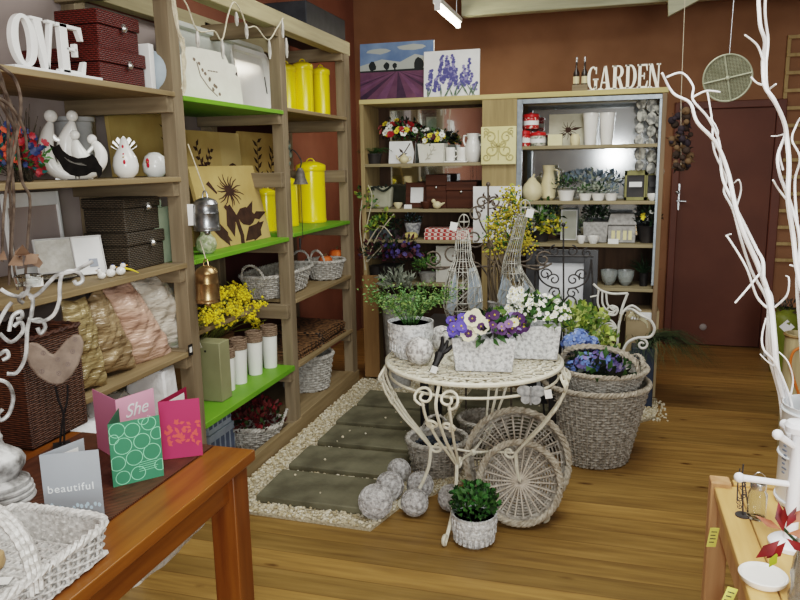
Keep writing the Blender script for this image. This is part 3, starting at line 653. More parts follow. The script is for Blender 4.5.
# dark vines hanging at the left end
M_vine = mat('dark_bark', (58, 46, 38), (104, 90, 78), rough=.85, scale=30)
vx = [[(-6, 60), (3, 84), (8, 120), (8, 160), (11, 215), (9, 285)], [(-4, 74), (9, 100), (15, 125), (11, 150), (14, 200), (12, 250), (18, 290)], [(-8, 90), (6, 112), (15, 132), (22, 180), (30, 200), (27, 250), (24, 300)], [(-5, 64), (14, 78), (21, 104), (16, 140), (5, 200), (2, 262)], [(-5, 96), (12, 108), (24, 130), (27, 150)]]
for k, pts in enumerate(vx):
    w3 = [at(x, y, X=-1.66+.02*k) for x, y in pts]; o = w3[-1]; b = MB(); sp_ = spline([p-o for p in w3], 8); b.tube(sp_, [.0055-.002*i/len(sp_) for i in range(len(sp_))], 7)
    tag(b.build('twisted_vine', M_vine, loc=o), 'dark twisted vine hanging down past the shelf ends at the far left', 'branch', 'dark vines')
# ------------------------------------------------------------------ shelf 1.19: frames, cards, birds
def frame(name, label, w_, h, loc, rz, rx, bw, m, mpan, d=.018, sides=(1, 1, 1, 1), cat_='frame', group=None, extra=None):
    t = thing(name, label, cat_, loc, rz, group); t.rotation_euler = (rx, 0, rz)
    b = MB(); l, r_, tp, bt = [bw*q for q in sides]
    b.bx(-w_/2, -w_/2+l, -d, 0, 0, h); b.bx(w_/2-r_, w_/2, -d, 0, 0, h); b.bx(-w_/2+l, w_/2-r_, -d, 0, h-tp, h); b.bx(-w_/2+l, w_/2-r_, -d, 0, 0, bt); b.build('frame', m, t, bev=.002)
    b = MB(); b.bx(-w_/2+l*.8, w_/2-r_*.8, -d*.45, -d*.2, bt*.8, h-tp*.8); b.build('panel', mpan, t)
    return t
p = at(37, 245, X=-2.2); zt = at(37, 192, X=-2.2).z
w_ = at(58, 200, X=-2.2).y-at(2, 200, X=-2.2).y
frame('photo_frame', 'white frame with a wide top rail leaning at the back of the middle shelf', w_, zt-1.191, (-2.2, p.y, 1.191), PI/2, -.05, .05, M_paper, M_mauve, sides=(.3, .25, 1.1, .6), group=None)
M_lace = mat('cream_embossed', (222, 218, 206), (240, 237, 228), rough=.7, scale=60, bump=.4)
P = Pix(59, 274, Z=1.192)
frame('embossed_album', 'cream embossed album leaning beside a white frame on the middle shelf', 46*P.s, 36*P.s, (P.p.x, P.p.y+.02, 1.192), P.rz+.25, -.35, .006, M_paper, M_lace, cat_='album')
P = Pix(86, 277, Z=1.192)
t = frame('photo_frame', 'small white frame with a grey square window left of the black wicker boxes', 30*P.s, 40*P.s, (P.p.x-.015, P.p.y+.05, 1.192), P.rz+.3, -.3, .004, M_paper, M_paper)
b = MB(); b.bx(-.002, .03, -.011, -.008, .03, .062); b.build('window', mat('grey_print', (150, 156, 166), rough=.5), t)
P = Pix(58, 279, Z=1.192)
M_glass = mat('clear_glass', (235, 240, 240), rough=.03, trans=1., ior=1.45)
b = MB(); b.lathe([(.03, 0), (.05, .004), (.075, .016), (.077, .018), (.05, .007), (.0005, .005)], 30); t2 = b.build('glass_dish', M_glass, None, (P.p.x+.04, P.p.y-.05, 1.192)); tag(t2, 'shallow round glass dish with a dark rim in front of the embossed album', 'dish')
b = MB(); b.tube([(.076*math.cos(a), .076*math.sin(a), .018) for a in [2*PI*i/30 for i in range(30)]], .0022, 5, True); b.build('rim', M_black, t2)
def bird(px, py, sc, label, yaw, tail):
    P = Pix(px, py, Z=1.192); t = thing('ceramic_bird', label, 'ornament', (P.p.x, P.p.y, 1.192), P.rz+yaw, 'little ceramic birds'); s_ = P.s*sc
    b = MB(); b.sphere((0, 0, 5*s_), 5*s_, 14, sx=1.15, sz=1.0); b.sphere((3*s_, 0, 11*s_), 3.3*s_, 12); b.build('body', M_ceram, t)
    b = MB(); b.at((6*s_, 0, 11*s_), ry=PI/2); b.lathe([(1*s_, 0), (.0003, 3*s_)], 8); b.build('beak', mat('ochre_beak', (206, 150, 60)), t)
    b = MB(); b.sphere((3*s_, 0, 13.4*s_), 1.5*s_, 8); b.build('cap', mat('navy_glaze', (40, 62, 120), rough=.25), t)
    if tail: b = MB(); b.tube([(4*s_, 0, 8*s_), (13*s_, 0, 5*s_), (20*s_, 0, 1*s_)], [1.6*s_, 1.2*s_, .5*s_], 6); b.build('spoon_tail', mat('yellow_glaze', (214, 190, 60), rough=.3), t)
bird(102, 279, .75, 'small white ceramic bird, leftmost of the three on the middle shelf', 2.6, False); bird(111, 277, .85, 'white ceramic bird in the middle of the three birds', .4, False); bird(121, 275, .85, 'white and blue ceramic bird with a long yellow tail', .1, True)
# ------------------------------------------------------------------ cushions on the 0.80 shelf
def cushion(label, pts, m, X, th=.07):
    """pts: four photo corners tl, tr, br, bl on the plane X"""
    c = [at(x, y, X=X) for x, y in pts]; o = (c[2]+c[3])/2; n = 22; b = MB(); vs = []; fs = []
    for sgn in (1, -1):
        for i in range(n+1):
            for j in range(n+1):
                u, v = i/n, j/n; p = c[0].lerp(c[1], u).lerp(c[3].lerp(c[2], u), v)-o
                e = (max(0, 4*u*(1-u))**.45)*(max(0, 4*v*(1-v))**.45)
                ctr = ((c[0]+c[2])/2-o); pin = (1-e)*.0
                wr = (mnoise.noise(V((u*2.2+X*9, v*9+u*5, sgn)))*.026+mnoise.noise(V((u*4+X*9, v*13+u*9, sgn)))*.02)*e
                p = p+V((sgn*(th*e)+wr, 0, 0))-(p-ctr)*(.07*(1-abs(2*u-1))*(abs(2*v-1)**3)+.07*(1-abs(2*v-1))*(abs(2*u-1)**3)); vs.append(p)
    w_ = n+1
    for q in (0, 1):
        for i in range(n):
            for j in range(n):
                a = q*w_*w_+i*w_+j; f = (a, a+w_, a+w_+1, a+1); fs.append(f if q == 0 else f[::-1])
    b.add(vs, fs); ob = b.build('satin_cushion', m, None, (o.x, o.y, o.z), sharp=60)
    s_ = ob.modifiers.new('sub', 'SUBSURF'); s_.levels = s_.render_levels = 1
    return tag(ob, label, 'cushion', 'satin cushions on the lower shelf')
def satin(n_, c, c2, k=0.): return mat(n_, c, c2, rough=.3, metal=.12, scale=5, stretch=(1, 1.1, 4.5), rot=(.5, 0, k), bump=1., spec=.9, lo=.25, hi=.75, detail=2, bscale=6.5, bdist=.03)
cushion('gold-brown satin cushion leaning at the left of the cushion row', [(72, 310), (99, 284), (138, 370), (96, 376)], satin('bronze_satin', (118, 98, 74), (176, 152, 116)), -1.845, .06)
cushion('pale pink satin cushion in the middle of the cushion row', [(95, 288), (128, 279), (178, 362), (130, 366)], satin('pink_satin', (196, 156, 138), (226, 192, 172)), -1.865, .06)
cushion('cream satin cushion at the right of the cushion row', [(126, 279), (160, 273), (203, 348), (162, 355)], satin('cream_satin', (198, 190, 176), (228, 222, 210)), -1.89, .06)
cushion('small crumpled gold satin cushion half hidden by the dark wicker hamper', [(60, 300), (86, 296), (108, 386), (76, 392)], satin('gold_satin', (128, 110, 74), (176, 156, 114), .4), -1.80, .035)
P = Pix(166, 312, X=-2.1); canvas('botanical_card', 'pale grey card with a dark print standing behind the cream cushion', .2, .2, (-2.1, at(168, 340, X=-2.1).y, .801), PI/2, -.08, sprig(.8, .1, 1.4, .7), m=mat('pale_grey_card', (178, 184, 190), rough=.6))
p = at(190, 350, X=-1.755); b = MB(); b.bx(-.001, .001, -.016, .016, -.05, 0); t3 = b.build('price_label', M_black, None, (-1.752, p.y, .802+.03)); tag(t3, 'small black and white price label on the edge of the cushion shelf', 'label')
b = MB(); b.bx(.001, .0016, -.009, .009, -.036, -.012); b.build('label_face', M_tag, t3)
# clear plastic and white paper bags below the cushions
M_plast = mat('crumpled_plastic', (214, 216, 214), (236, 238, 236), rough=.2, scale=8, bump=.8, spec=.8, alpha=.55, bscale=22)
def crumple(name, label, c, r, m, n=26, k=.3, cat_='bag', fr=14):
    b = MB(); vs = []; fs = []
    rows = n//2
    for i in range(rows+1):
        th_ = PI*i/rows
        for j in range(n):
            a = 2*PI*j/n; d = V((math.sin(th_)*math.cos(a), math.sin(th_)*math.sin(a), -math.cos(th_))); q = 1+k*mnoise.noise(d*2.4+V(c))+k*.5*mnoise.noise(d*fr*.6+V(c))
            vs.append((d.x*r[0]*q, d.y*r[1]*q, max(-r[2]*.96, d.z*r[2]*q)+r[2]*.96))
    for i in range(rows):
        for j in range(n): fs.append((i*n+j, i*n+(j+1) % n, (i+1)*n+(j+1) % n, (i+1)*n+j))
    b.add(vs, fs); return tag(b.build(name, m, None, c, sharp=35), label, cat_)
M_tissue = mat('white_tissue', (226, 228, 230), (242, 243, 244), rough=.6, scale=9, bump=.7, bscale=24)
crumple('plastic_bag', 'clear crumpled plastic bag of white packing under the cushions', (-1.92, 2.28, .422), (.13, .2, .165), M_plast, k=.25)
crumple('tissue_packing', 'white tissue packing heaped behind the pink greeting card', (-1.86, 2.08, .422), (.12, .16, .15), M_tissue, k=.22)
b = MB(); b.box((0, 0, .17), (.2, .15, .34), .82); ob = b.build('paper_bag', M_tissue, None, (-1.86, 2.58, .422), rz=.2, bev=.01); tag(ob, 'white paper bag standing beside the khaki box and magenta card', 'bag')
# ================================================================== BAY B, top shelf: trays, garland
M_tray = mat('pale_enamel_tray', (206, 208, 200), (222, 224, 216), rough=.18, scale=4, spec=.6)
def round_rect(x0, x1, z0, z1, r, n=5):
    P = []
    for cx, cz, a in ((x1-r, z1-r, 0), (x0+r, z1-r, 90), (x0+r, z0+r, 180), (x1-r, z0+r, 270)):
        for k in range(n+1): q = math.radians(a+90*k/n); P.append((cx+r*math.cos(q), cz+r*math.sin(q)))
    return P
def tray(name, label, px, zb, X, h, lean, rz, m, handle):
    ya, yb = at(px[0], px[2], X=X).y, at(px[1], px[2], X=X).y; w_ = (yb-ya)
    t = thing(name, label, 'tray', (X, (ya+yb)/2, zb), 0); t.rotation_euler = (lean, 0, rz)
    b = MB(); out = round_rect(-w_/2, w_/2, 0, h, .05); inn = round_rect(-w_/2+.022, w_/2-.022, .022, h-.022, .035); n = len(out)
    vs = [(x, -.03, z) for x, z in out]+[(x, -.026, z) for x, z in inn]+[(x*.97, .0, (z-h/2)*.97+h/2) for x, z in inn]+[(x, -.022, z) for x, z in out]
    fs = []
    for i in range(n): j = (i+1) % n; fs += [(i, j, n+j, n+i), (n+i, n+j, 2*n+j, 2*n+i), (j, i, 3*n+i, 3*n+j)]
    fs.append(tuple(range(2*n, 3*n))); b.add(vs, fs); b.build('tray_body', m, t, sharp=50)
    b = MB()
    for sx in (-1, 1): b.prism(round_rect(sx*(w_/2-.03)-.010, sx*(w_/2-.03)+.010, h*.36, h*.64, .009), .002, (0, -.0, 0))
    b.at((0, -.027, 0)); 
    for sx in (-1, 1): b.prism(round_rect(sx*(w_/2-.011)-.007, sx*(w_/2-.011)+.007, h*.38, h*.62, .006), .01)
    b.build('handle_slot', mat('dark_slot', (40, 38, 36), rough=.8), t)
    return t
tray('serving_tray', 'big pale rounded tray standing behind the carved white plaque', (180, 268, 97), 1.902, -2.12, at(230, 36, X=-2.12).z-1.902, -.1, PI/2, M_tray, True)
tray('serving_tray', 'glossy white tray leaning on the right of the white plaque', (236, 272, 98), 1.902, -2.02, at(255, 50, X=-2.02).z-1.902, -.12, PI/2, M_ceram, True)
P = Pix(211, 98, X=-1.9)
pl = thing('carved_plaque', 'off-white plaque with a scalloped top and faded branch drawing, on the top green shelf', 'plaque', (P.p.x, P.p.y, 1.901), PI/2-.15); pl.rotation_euler = (-.12, 0, PI/2-.15)
w_ = (at(236, 97, X=-1.9).y-at(186, 97, X=-1.9).y)/2; h = at(211, 51, X=-1.9).z-1.901
hf = [(w_, h*.58), (w_*.84, h*.63), (w_*.95, h*.70), (w_*.96, h*.78), (w_*.84, h*.83), (w_*.70, h*.83), (w_*.66, h*.90), (w_*.60, h*.99), (w_*.4, h*1.02)]
out = [(-w_, 0), (w_, 0)]+hf+[(-x, z) for x, z in hf[::-1]]
b = MB(); b.prism(out, .018, (0, -.009, 0)); b.mi = 1
for pr in [stroke([(-w_*.35, h*.75), (-w_*.3, h*.5), (-w_*.1, h*.3), (w_*.15, h*.15)], .004, .003)]+[blob(w_*(-.35+.06*k+rnd(-.1, .1)), h*(.75-.06*k+rnd(-.06, .06)), .010, .010, 6) for k in range(10)]+[stroke([(-w_*.05+i*.02, h*.62), (w_*.02+i*.02, h*.62)], .003) for i in range(4)]: b.poly([(x, -.0185, z) for x, z in pr])
b.build('board', [mat('offwhite_paint', (222, 218, 204), (232, 229, 216), rough=.6), mat('sepia_print', (120, 104, 90), rough=.8)], pl)
# twig garland over the beam
gl = [(160, -14), (184, 0), (197, 30), (214, 31), (222, 40), (228, 15), (234, 2), (242, 14), (247, 27), (256, 27), (268, 40), (277, 28), (283, 18)]
w3 = [at(x, y, X=-1.722) for x, y in gl]; o = w3[-1]; gt = thing('driftwood_garland', 'twine garland with silvery driftwood drops strung along the top timber beam', 'garland', o)
b = MB(); b.tube(spline([p-o for p in w3], 5), .0035, 5); b.build('twine', M_string, gt)
M_drift = mat('silvered_driftwood', (150, 144, 134), (214, 210, 202), rough=.6, scale=40, stretch=(3, 3, .6))
for x, y, l in ((197, 31, 17), (222, 40, 19), (236, 12, 14), (246, 24, 15), (269, 40, 19), (282, 20, 18), (286, 38, 20)):
    p = at(x, y, X=-1.716)-o; e = at(x+1, y+l, X=-1.716)-o; b = MB(); b.tube([p, p.lerp(e, .3), p.lerp(e, .7), e], [.004, .009, .009, .005], 7); b.build('driftwood_drop', M_drift, gt)
# raffia down the first upright
w3 = [at(x, y, X=-1.70) for x, y in ((170, -20), (175, 10), (178, 30), (183, 44), (184, 60), (184, 80), (183, 92))]; o = w3[-1]; rf = thing('raffia_bundle', 'pale raffia strands tied to the upright beside the plaque', 'raffia', o)
for k in range(6): b = MB(); b.tube(spline([p-o+V((rnd(-.004, .004), rnd(-.012, .012), rnd(-.02, .02))) for p in w3], 4), .0025, 4); b.build('strand', M_string, rf)
# ------------------------------------------------------------------ bay B middle shelf: canvases, bells
z0 = 1.196
def wpx(a, b_, y, X): return at(b_, y, X=X).y-at(a, y, X=X).y
X = -2.04; h = at(215, 131, X=X).z-z0; w_ = wpx(186, 243, 150, X); yc = (at(186, 150, X=X).y+at(243, 150, X=X).y)/2
pr = sprig(.2, .42, 1.2, .3)+sprig(.3, .6, 1.9, .28)+sprig(.3, .62, 1.0, .24)+[blob(.82, .60, .13, .12, 12, .08), stroke([(.72, .48), (.86, .68)], .012)]
pr.append((2, [(.62, 0), (1, 0), (1, 1), (.62, 1)])); pr.insert(0, pr.pop())
canvas('botanical_canvas', 'taller gold canvas with a leaf and vine print standing behind the flower canvas', w_, h, (X-.005, yc+.03, z0), PI/2, -.06, pr, mp=[M_print, mat('pale_gold_canvas', (190, 166, 112), rough=.75)])
X = -1.93; h = at(218, 168, X=X).z-z0+.02; w_ = wpx(199, 262, 248, X); yc = (at(199, 248, X=X).y+at(262, 248, X=X).y)/2
pr = flowerp(.5, .68, .2)+[stroke([(.42, .5), (.5, .32), (.52, .1), (.5, 0)], .03)]+[blob(.66, .32, .14, .12), leafp(.3, .0, 1.9, .4, .07), leafp(.35, .05, 2.4, .4, .06), leafp(.55, .02, .5, .45, .1), leafp(.62, .26, .9, .34, .07), leafp(.75, .3, .2, .28, .06), leafp(.4, .1, 1.6, .4, .07), leafp(.7, .0, 1.0, .3, .09), stroke([(.2, .8), (.3, .66)], .03, .01), stroke([(.5, .3), (.4, .46), (.36, .5)], .05, .02)]
canvas('botanical_canvas', 'gold canvas with a dark spiky flower and leaves, front of the leaning canvases', w_, h, (X+.06, yc, z0), PI/2, -.22, pr)
X = -2.14; h = at(260, 132, X=X).z-z0; w_ = wpx(245, 292, 150, X); yc = (at(245, 150, X=X).y+at(292, 150, X=X).y)/2
canvas('botanical_canvas', 'gold canvas with brown stems half hidden behind the second upright', w_, h, (X, yc, z0), PI/2, -.06, sprig(.3, .5, 1.5, .4, 9)+sprig(.5, .45, 1.2, .4, 9)+sprig(.2, .0, 1.2, .35, 9)+sprig(.4, .1, 1.8, .3))
def cowbell(label, px, topy, boty, hw, m, X, lab2=None, strpx=None):
    p = at(px, topy, X=X); bt = at(px, boty, X=X); h = p.z-bt.z; r = hw*(p-V((0, 0, EYE))).dot(CF)/FOC
    t = thing('metal_bell', label, 'bell', (p.x, p.y, bt.z), 0, 'bells hanging on the first upright')
    b = MB(); b.lathe([(r*.97, h*.0), (r*1.02, h*.02), (r*1.0, h*.08), (r*1.03, h*.1), (r*.98, h*.16), (r*.97, h*.5), (r*1.0, h*.53), (r*.95, h*.57), (r*.92, h*.76), (r*.95, h*.79), (r*.8, h*.90), (r*.4, h*.97), (r*.1, h)], 26); b.build('bell_body', m, t)
    b = MB(); b.tube([V((0, 0, h*.96))]+arch((-.012, 0, h*.98), (.012, 0, h*.98), .03, 8), .003, 6); b.build('loop', m, t)
    b = MB(); u = at(strpx[0], strpx[1], X=-1.745)-V((p.x, p.y, bt.z)); b.tube([(0, 0, h+.028), u], .0025, 4); b.build('string', M_string, t)
    b = MB(); b.sphere((0, 0, -.008), .014, 10); b.build('clapper', m, t)
    return t
M_pewt = mat('pewter', (110, 112, 114), (176, 178, 180), rough=.3, metal=.9, scale=20)
M_copp = mat('aged_copper', (138, 110, 74), (186, 154, 112), rough=.3, metal=.9, scale=14)
t = cowbell('pewter bell with a paper tag hanging on the first upright', 205, 197, 231, 13, M_pewt, -1.70, strpx=(188, 144))
P = Pix(205, 231, X=-1.70); b = MB(); q = P(188, 214, -.02); b.prism([(q.x-P.s*3, q.z-P.s*11), (q.x+P.s*3, q.z-P.s*11), (q.x+P.s*4, q.z+P.s*10), (q.x-P.s*2, q.z+P.s*10)], .0015, (0, -.012, 0)); b.build('paper_tag', M_tag, t, rz=P.rz)
t = cowbell('copper bell hanging below the green pot on the first upright', 206, 265, 303, 12, M_copp, -1.695, strpx=(200, 240))
P = Pix(207, 255, X=-1.83); M_greenp = mat('pale_green_glaze', (150, 160, 120), (196, 200, 168), rough=.3, scale=55, lo=.45, hi=.55)
b = MB(); r = 10.5*P.s; b.lathe([(r*.5, 0), (r*.85, r*.3), (r, r*.85), (r*.85, r*1.4), (r*.5, r*1.8), (r*.5, r*2.1), (r*.56, r*2.15)], 24); tag(b.build('ginger_jar', M_greenp, None, (P.p.x, P.p.y, 1.196)), 'small pale green patterned jar at the front edge of the green shelf', 'jar')
# ------------------------------------------------------------------ yellow canisters
M_yel = mat('yellow_enamel', (232, 206, 8), (240, 214, 14), rough=.22, scale=3, spec=.6)
def canister(label, px, by, ty, hw, zb, X, group, knob=True):
    p = at(px, by, X=X); r = hw*(p-V((0, 0, EYE))).dot(CF)/FOC; h = at(px, ty, X=X).z-zb
    t = thing('yellow_canister', label, 'canister', (p.x, p.y, zb), 0, group)
    b = MB(); b.lathe([(r*.95, 0), (r*.97, .004), (r*.97, h*.05), (r*.94, h*.06), (r*.94, h*.86)], 32); b.build('canister_body', M_yel, t)
    b = MB(); b.lathe([(r, h*.84), (r*1.02, h*.85), (r*1.02, h*.92), (r*.96, h*.94), (r*.5, h*.985), (.0005, h)], 32); b.build('lid', M_yel, t)
    b = MB(); b.tube(arch((-r*.3, 0, h*.97), (r*.3, 0, h*.97), h*.07, 10), .004, 6); b.build('lid_handle', M_yel, t)
    return t
canister('yellow lidded canister, left of the three on the top shelf, half behind the upright', 287, 107, 64, 10.5, 1.921, -2.06, 'yellow canisters on the top shelf')
canister('tallest yellow lidded canister in the middle of the three on the top shelf', 304, 111, 62, 10.5, 1.921, -1.98, 'yellow canisters on the top shelf')
canister('yellow lidded canister, right of the three on the top shelf', 322, 114, 67.5, 9, 1.921, -1.93, 'yellow canisters on the top shelf')
canister('tall yellow bin with a domed lid beside the hanging bell', 313, 229, 161, 14.5, 1.211, -1.97, 'yellow bins')
canister('yellow bin standing behind the hanging bell', 288, 236, 177, 12, 1.211, -2.02, 'yellow bins')
canister('yellow bin behind the second upright next to the canvases', 268, 238, 188, 9.5, 1.197, -2.0, 'yellow bins')
canister('small yellow tin behind the trays on the top green shelf', 268, 105, 78, 5, 1.901, -2.2, None)
# bell with chain hanging from the third bay
p = at(300, 168, X=-1.70); t = thing('garden_bell', 'small rusty garden bell with leaf hanger and long chain on the second upright', 'bell', (p.x, p.y, p.z))
M_verd = mat('verdigris_iron', (58, 66, 60), (104, 116, 104), rough=.6, scale=40); M_rusti = mat('rusty_iron', (66, 60, 56), (110, 104, 96), rough=.55, scale=40, metal=.3)
P = Pix(300, 168, X=-1.70); r = 7*P.s
b = MB(); hh = 16*P.s; b.lathe([(r*1.1, -hh), (r*1.0, -hh*.9), (r*.72, -hh*.6), (r*.6, -hh*.25), (r*.3, 0)], 20, cap=False); b.build('bell_body', M_rusti, t)
b = MB(); b.tube([(0, 0, -hh*.3), (0, 0, P(300, 238).z)], .0022, 5); b.tube([P(300, 238), P(300, 250)], [.008, .005], 6); b.build('chain', M_black, t)
b = MB(); b.tube(spline([(0, 0, 0), P(301, 160), P(292, 150), P(287, 158)], 5), .004, 5); b.build('bracket', M_black, t)
b = MB()
for k in range(12): a = P(287.5+rnd(-3, 3), 145+k*1.9, rnd(-.01, .01)); b.leaf(a, V((rnd(-.6, .6), -.3, .8)), .03, .018, (0, -1, 0))
b.build('leaf_hanger', M_verd, t)
# ------------------------------------------------------------------ low shelves of bays B and C
P = Pix(220, 401, X=-1.85)
zt = at(224, 341, X=-1.83).z
b = MB(); b.bx(-1.985, -1.83, 3.10, 3.2, .436, zt); t = b.build('khaki_box', mat('khaki_card', (134, 132, 98), (150, 148, 112), rough=.6, scale=4), None, bev=.004)
tag(t, 'tall khaki cardboard box at the front of the low green shelf', 'box')
b = MB(); b.bx(-1.915, -1.905, 3.098, 3.1, zt-.05, zt-.04); b.build('hang_hole', M_black, t)
M_vband = mat('woven_brown_band', (92, 72, 58), (150, 128, 108), rough=.7, scale=60, stretch=(1, 1, 5))
def bandvase(px, by, ty, hw, label):
    p = at(px, by, Z=.436); r = hw*(p-V((0, 0, EYE))).dot(CF)/FOC; p = p+V((-r*.3, r*.5, 0)); h = at(px, ty, Y=p.y).z-.436
    t = thing('banded_vase', label, 'vase', (p.x, p.y, .436), 0, 'white vases with brown rims')
    b = MB(); b.lathe([(r*.78, 0), (r*.8, .01), (r*.94, h*.74), (r*.94, h*.76)], 28); b.build('vase_body', M_ceram, t)
    b = MB(); prof = []
    for k in range(5): z = h*(.755+.049*k); prof += [(r*.95, z), (r*1.02, z+h*.012), (r*1.02, z+h*.036), (r*.95, z+h*.047)]
    b.lathe(prof+[(r*.86, h), (r*.84, h*.7)], 28); b.build('rim_band', M_vband, t)
    return t
bandvase(271, 368, 325, 8.4, 'white vase with a brown ringed rim, right of the row on the low green shelf')
bandvase(256, 375, 331, 8.6, 'white brown-rimmed vase in the middle of the row on the low green shelf')
bandvase(240.5, 384, 338, 8.8, 'white vase with a brown ringed rim, left of the row beside the khaki box')
bandvase(229, 391, 347, 8.2, 'white vase almost hidden behind the khaki box')
# trough of yellow mimosa behind the vases
b = MB(); x0, x1, y0_, y1_ = -2.2, -2.03, 2.95, 3.62; t = thing('flower_trough', 'brown wooden trough of yellow mimosa behind the white vases', 'planter', ((x0+x1)/2, (y0_+y1_)/2, .436)); hw_, hl = (x1-x0)/2, (y1_-y0_)/2
M_trgh = wood('dark_trough', (86, 60, 38), (116, 86, 56), axis=1); b.bx(-hw_, hw_, -hl, hl, 0, .015); b.bx(-hw_, -hw_+.012, -hl, hl, 0, .24); b.bx(hw_-.012, hw_, -hl, hl, 0, .24); b.bx(-hw_, hw_, -hl, -hl+.012, 0, .24); b.bx(-hw_, hw_, hl-.012, hl, 0, .24); b.build('trough_box', M_trgh, t, bev=.003)
M_mim = mat('mimosa_yellow', (228, 200, 20), (244, 222, 60), rough=.7, scale=30); M_mleaf = mat('olive_leaf', (120, 124, 50), (150, 150, 70), rough=.7)
fl_ = MB(); lf = MB()
for (cx, cy, n_) in ((205, 318, 4), (214, 304, 5), (225, 296, 6), (236, 291, 6), (247, 297, 6), (232, 306, 6), (218, 316, 5), (241, 310, 6), (252, 317, 5), (262, 326, 4), (228, 318, 4), (200, 326, 2), (257, 305, 3), (244, 286, 3)):
    for q in range(n_):
        e = at(cx+rnd(-6, 6), cy+rnd(-6, 6), X=-1.98+rnd(-.1, .12))-V(t.location); s0 = V((rnd(-.03, .03), max(-hl+.05, min(hl-.05, e.y*.7)), .2))
        pts = [s0.lerp(e, k/6)+V((0, 0, .02*math.sin(PI*k/6))) for k in range(7)]; lf.tube(pts, .0016, 3)
        for p_ in range(26):
            c = e+rdir()*rnd(.004, .038); fl_.sphere(c, rnd(.0045, .0085), 5)
        for p_ in range(4): lf.leaf(e+rdir()*.03, rdir(-.2, 1), .035, .009)
fl_.build('blossom', M_mim, t); lf.build('foliage', M_mleaf, t)
# ------------------------------------------------------------------ wicker on the third bay shelves
def handle_arch(mb, p0, p1, h, r=.008, lean=V((0, 0, 0)), tw=7): rope(mb, arch(p0, p1, h, 18, lean), r, 2, tw)
def basket(name, label, loc, rx0, ry0, rx1, ry1, h, m, mr, rz=0, ex=2., stakes=32, rows=12, r=.005, bulge=0., handles=(), base=True, group=None, hr=.008, rim_r=None):
    t = thing(name, label, 'basket', loc, rz, group)
    b = MB(); weave_wall(b, rx0, ry0, rx1, ry1, h, ex, stakes, rows, r, .004, bulge, rim=False)
    if base: weave_base(b, rx0, ry0, .004, ex, 7, r*.9, stakes//2)
    b.build('woven_body', m, t)
    b = MB(); braid(b, rx1, ry1, h+.004, ex, rim_r or r*1.7, stakes); b.build('braided_rim', mr, t)
    for p0, p1, hh, ln in handles: b = MB(); handle_arch(b, p0, p1, hh, hr, V(ln)); b.build('handle', mr, t)
    return t
basket('wicker_trough_basket', 'long grey wicker basket with end handles reaching behind the second upright', (-1.96, 4.07, .826), .27, .11, .34, .145, .135, M_gwl, M_gwl, PI/2, 3, 40, 10, .005, handles=[((-.33, -.07, .13), (-.33, .07, .13), .085, (-.03, 0, 0)), ((.33, -.07, .13), (.33, .07, .13), .085, (.03, 0, 0))])
basket('wicker_trough_basket', 'small grey wicker basket holding orange pumpkins next to the third upright', (-1.88, 4.66, .826), .11, .1, .145, .13, .12, M_gwl, M_gwl, PI/2, 2, 26, 9, .005, handles=[((-.14, -.05, .12), (-.14, .05, .12), .09, (-.02, 0, 0))])
b = MB(); b.lathe([(.12, .075), (.0004, .085)], 20, cap=False); b.build('straw_filling', mat('straw', (150, 128, 82), (186, 164, 112), rough=.9, scale=60), bpy.data.objects['wicker_trough_basket.001'])
M_pump = mat('pumpkin_skin', (190, 84, 24), (214, 108, 40), rough=.5, scale=8)
def pumpkin(px, py, r, label):
    p = at(px, py, X=-1.88); t = thing('pumpkin', label, 'pumpkin', (p.x, p.y, .826+.08+r*.78), 0, 'pumpkins in the wicker basket'); b = MB(); n = 32; k = 10; vs = []; fs = []
    for i in range(k+1):
        a = PI*i/k
        for j in range(n): q = 2*PI*j/n; rr = r*math.sin(a)**.8*(1-.09*abs(math.cos(q*4))**3); vs.append((rr*math.cos(q), rr*math.sin(q), -r*.78*math.cos(a)*(1-.15*(math.sin(a) < .35)*(1))))
    for i in range(k):
        for j in range(n): fs.append((i*n+j, i*n+(j+1) % n, (i+1)*n+(j+1) % n, (i+1)*n+j))
    b.add(vs, fs); b.build('fruit', M_pump, t); b = MB(); b.tube([(0, 0, r*.6), (0, 0, r*.85), (.008, 0, r*1.0)], [.008, .006, .005], 6); b.build('stem', mat('dry_stem', (110, 92, 60), rough=.8), t)
pumpkin(337, 249, .064, 'orange pumpkin on the right in the wicker basket'); pumpkin(325, 250, .05, 'small orange pumpkin on the left in the wicker basket')
# woven place mats
M_matw = bpy.data.materials.new('leopard_weave'); M_matw.use_nodes = True
def _mw():
    nt = M_matw.node_tree; N = nt.nodes; L = nt.links; tc = N.new('ShaderNodeTexCoord'); vo = N.new('ShaderNodeTexVoronoi'); vo.inputs['Scale'].default_value = 42; L.new(tc.outputs['Object'], vo.inputs['Vector'])
    r = N.new('ShaderNodeValToRGB'); e = r.color_ramp.elements; e[0].color = lin((26, 18, 14)); e[1].color = lin((128, 96, 64)); e[0].position = .3; e[1].position = .62; L.new(vo.outputs['Distance'], r.inputs[0]); L.new(r.outputs[0], N['Principled BSDF'].inputs['Base Color']); N['Principled BSDF'].inputs['Roughness'].default_value = .6
_mw()
k_ = 0
for (xc, yc, n_, lab) in ((-1.99, 4.13, 4, 'left'), (-1.99, 4.56, 6, 'right')):
    for k in range(n_):
        b = MB(); hx_, hy = .2, .2 if lab == 'left' else .215
        P_ = round_rect(-hx_, hx_, -hy, hy, .03, 4); b.prism(P_, .011, (0, 0, .0055), 'xy')
        pos = 'topmost' if k == n_-1 else ('bottom' if k == 0 else 'inner')
        tag(b.build('place_mat', M_matw, None, (xc+rnd(-.012, .008), yc+rnd(-.012, .012), .4255+k*.014), rz=rnd(-.05, .05), bev=.003), ('%s dark leopard-patterned place mat of the %s stack on the low brown shelf' % (pos, lab)), 'place mat', 'place mats, %s %s' % (pos, lab))
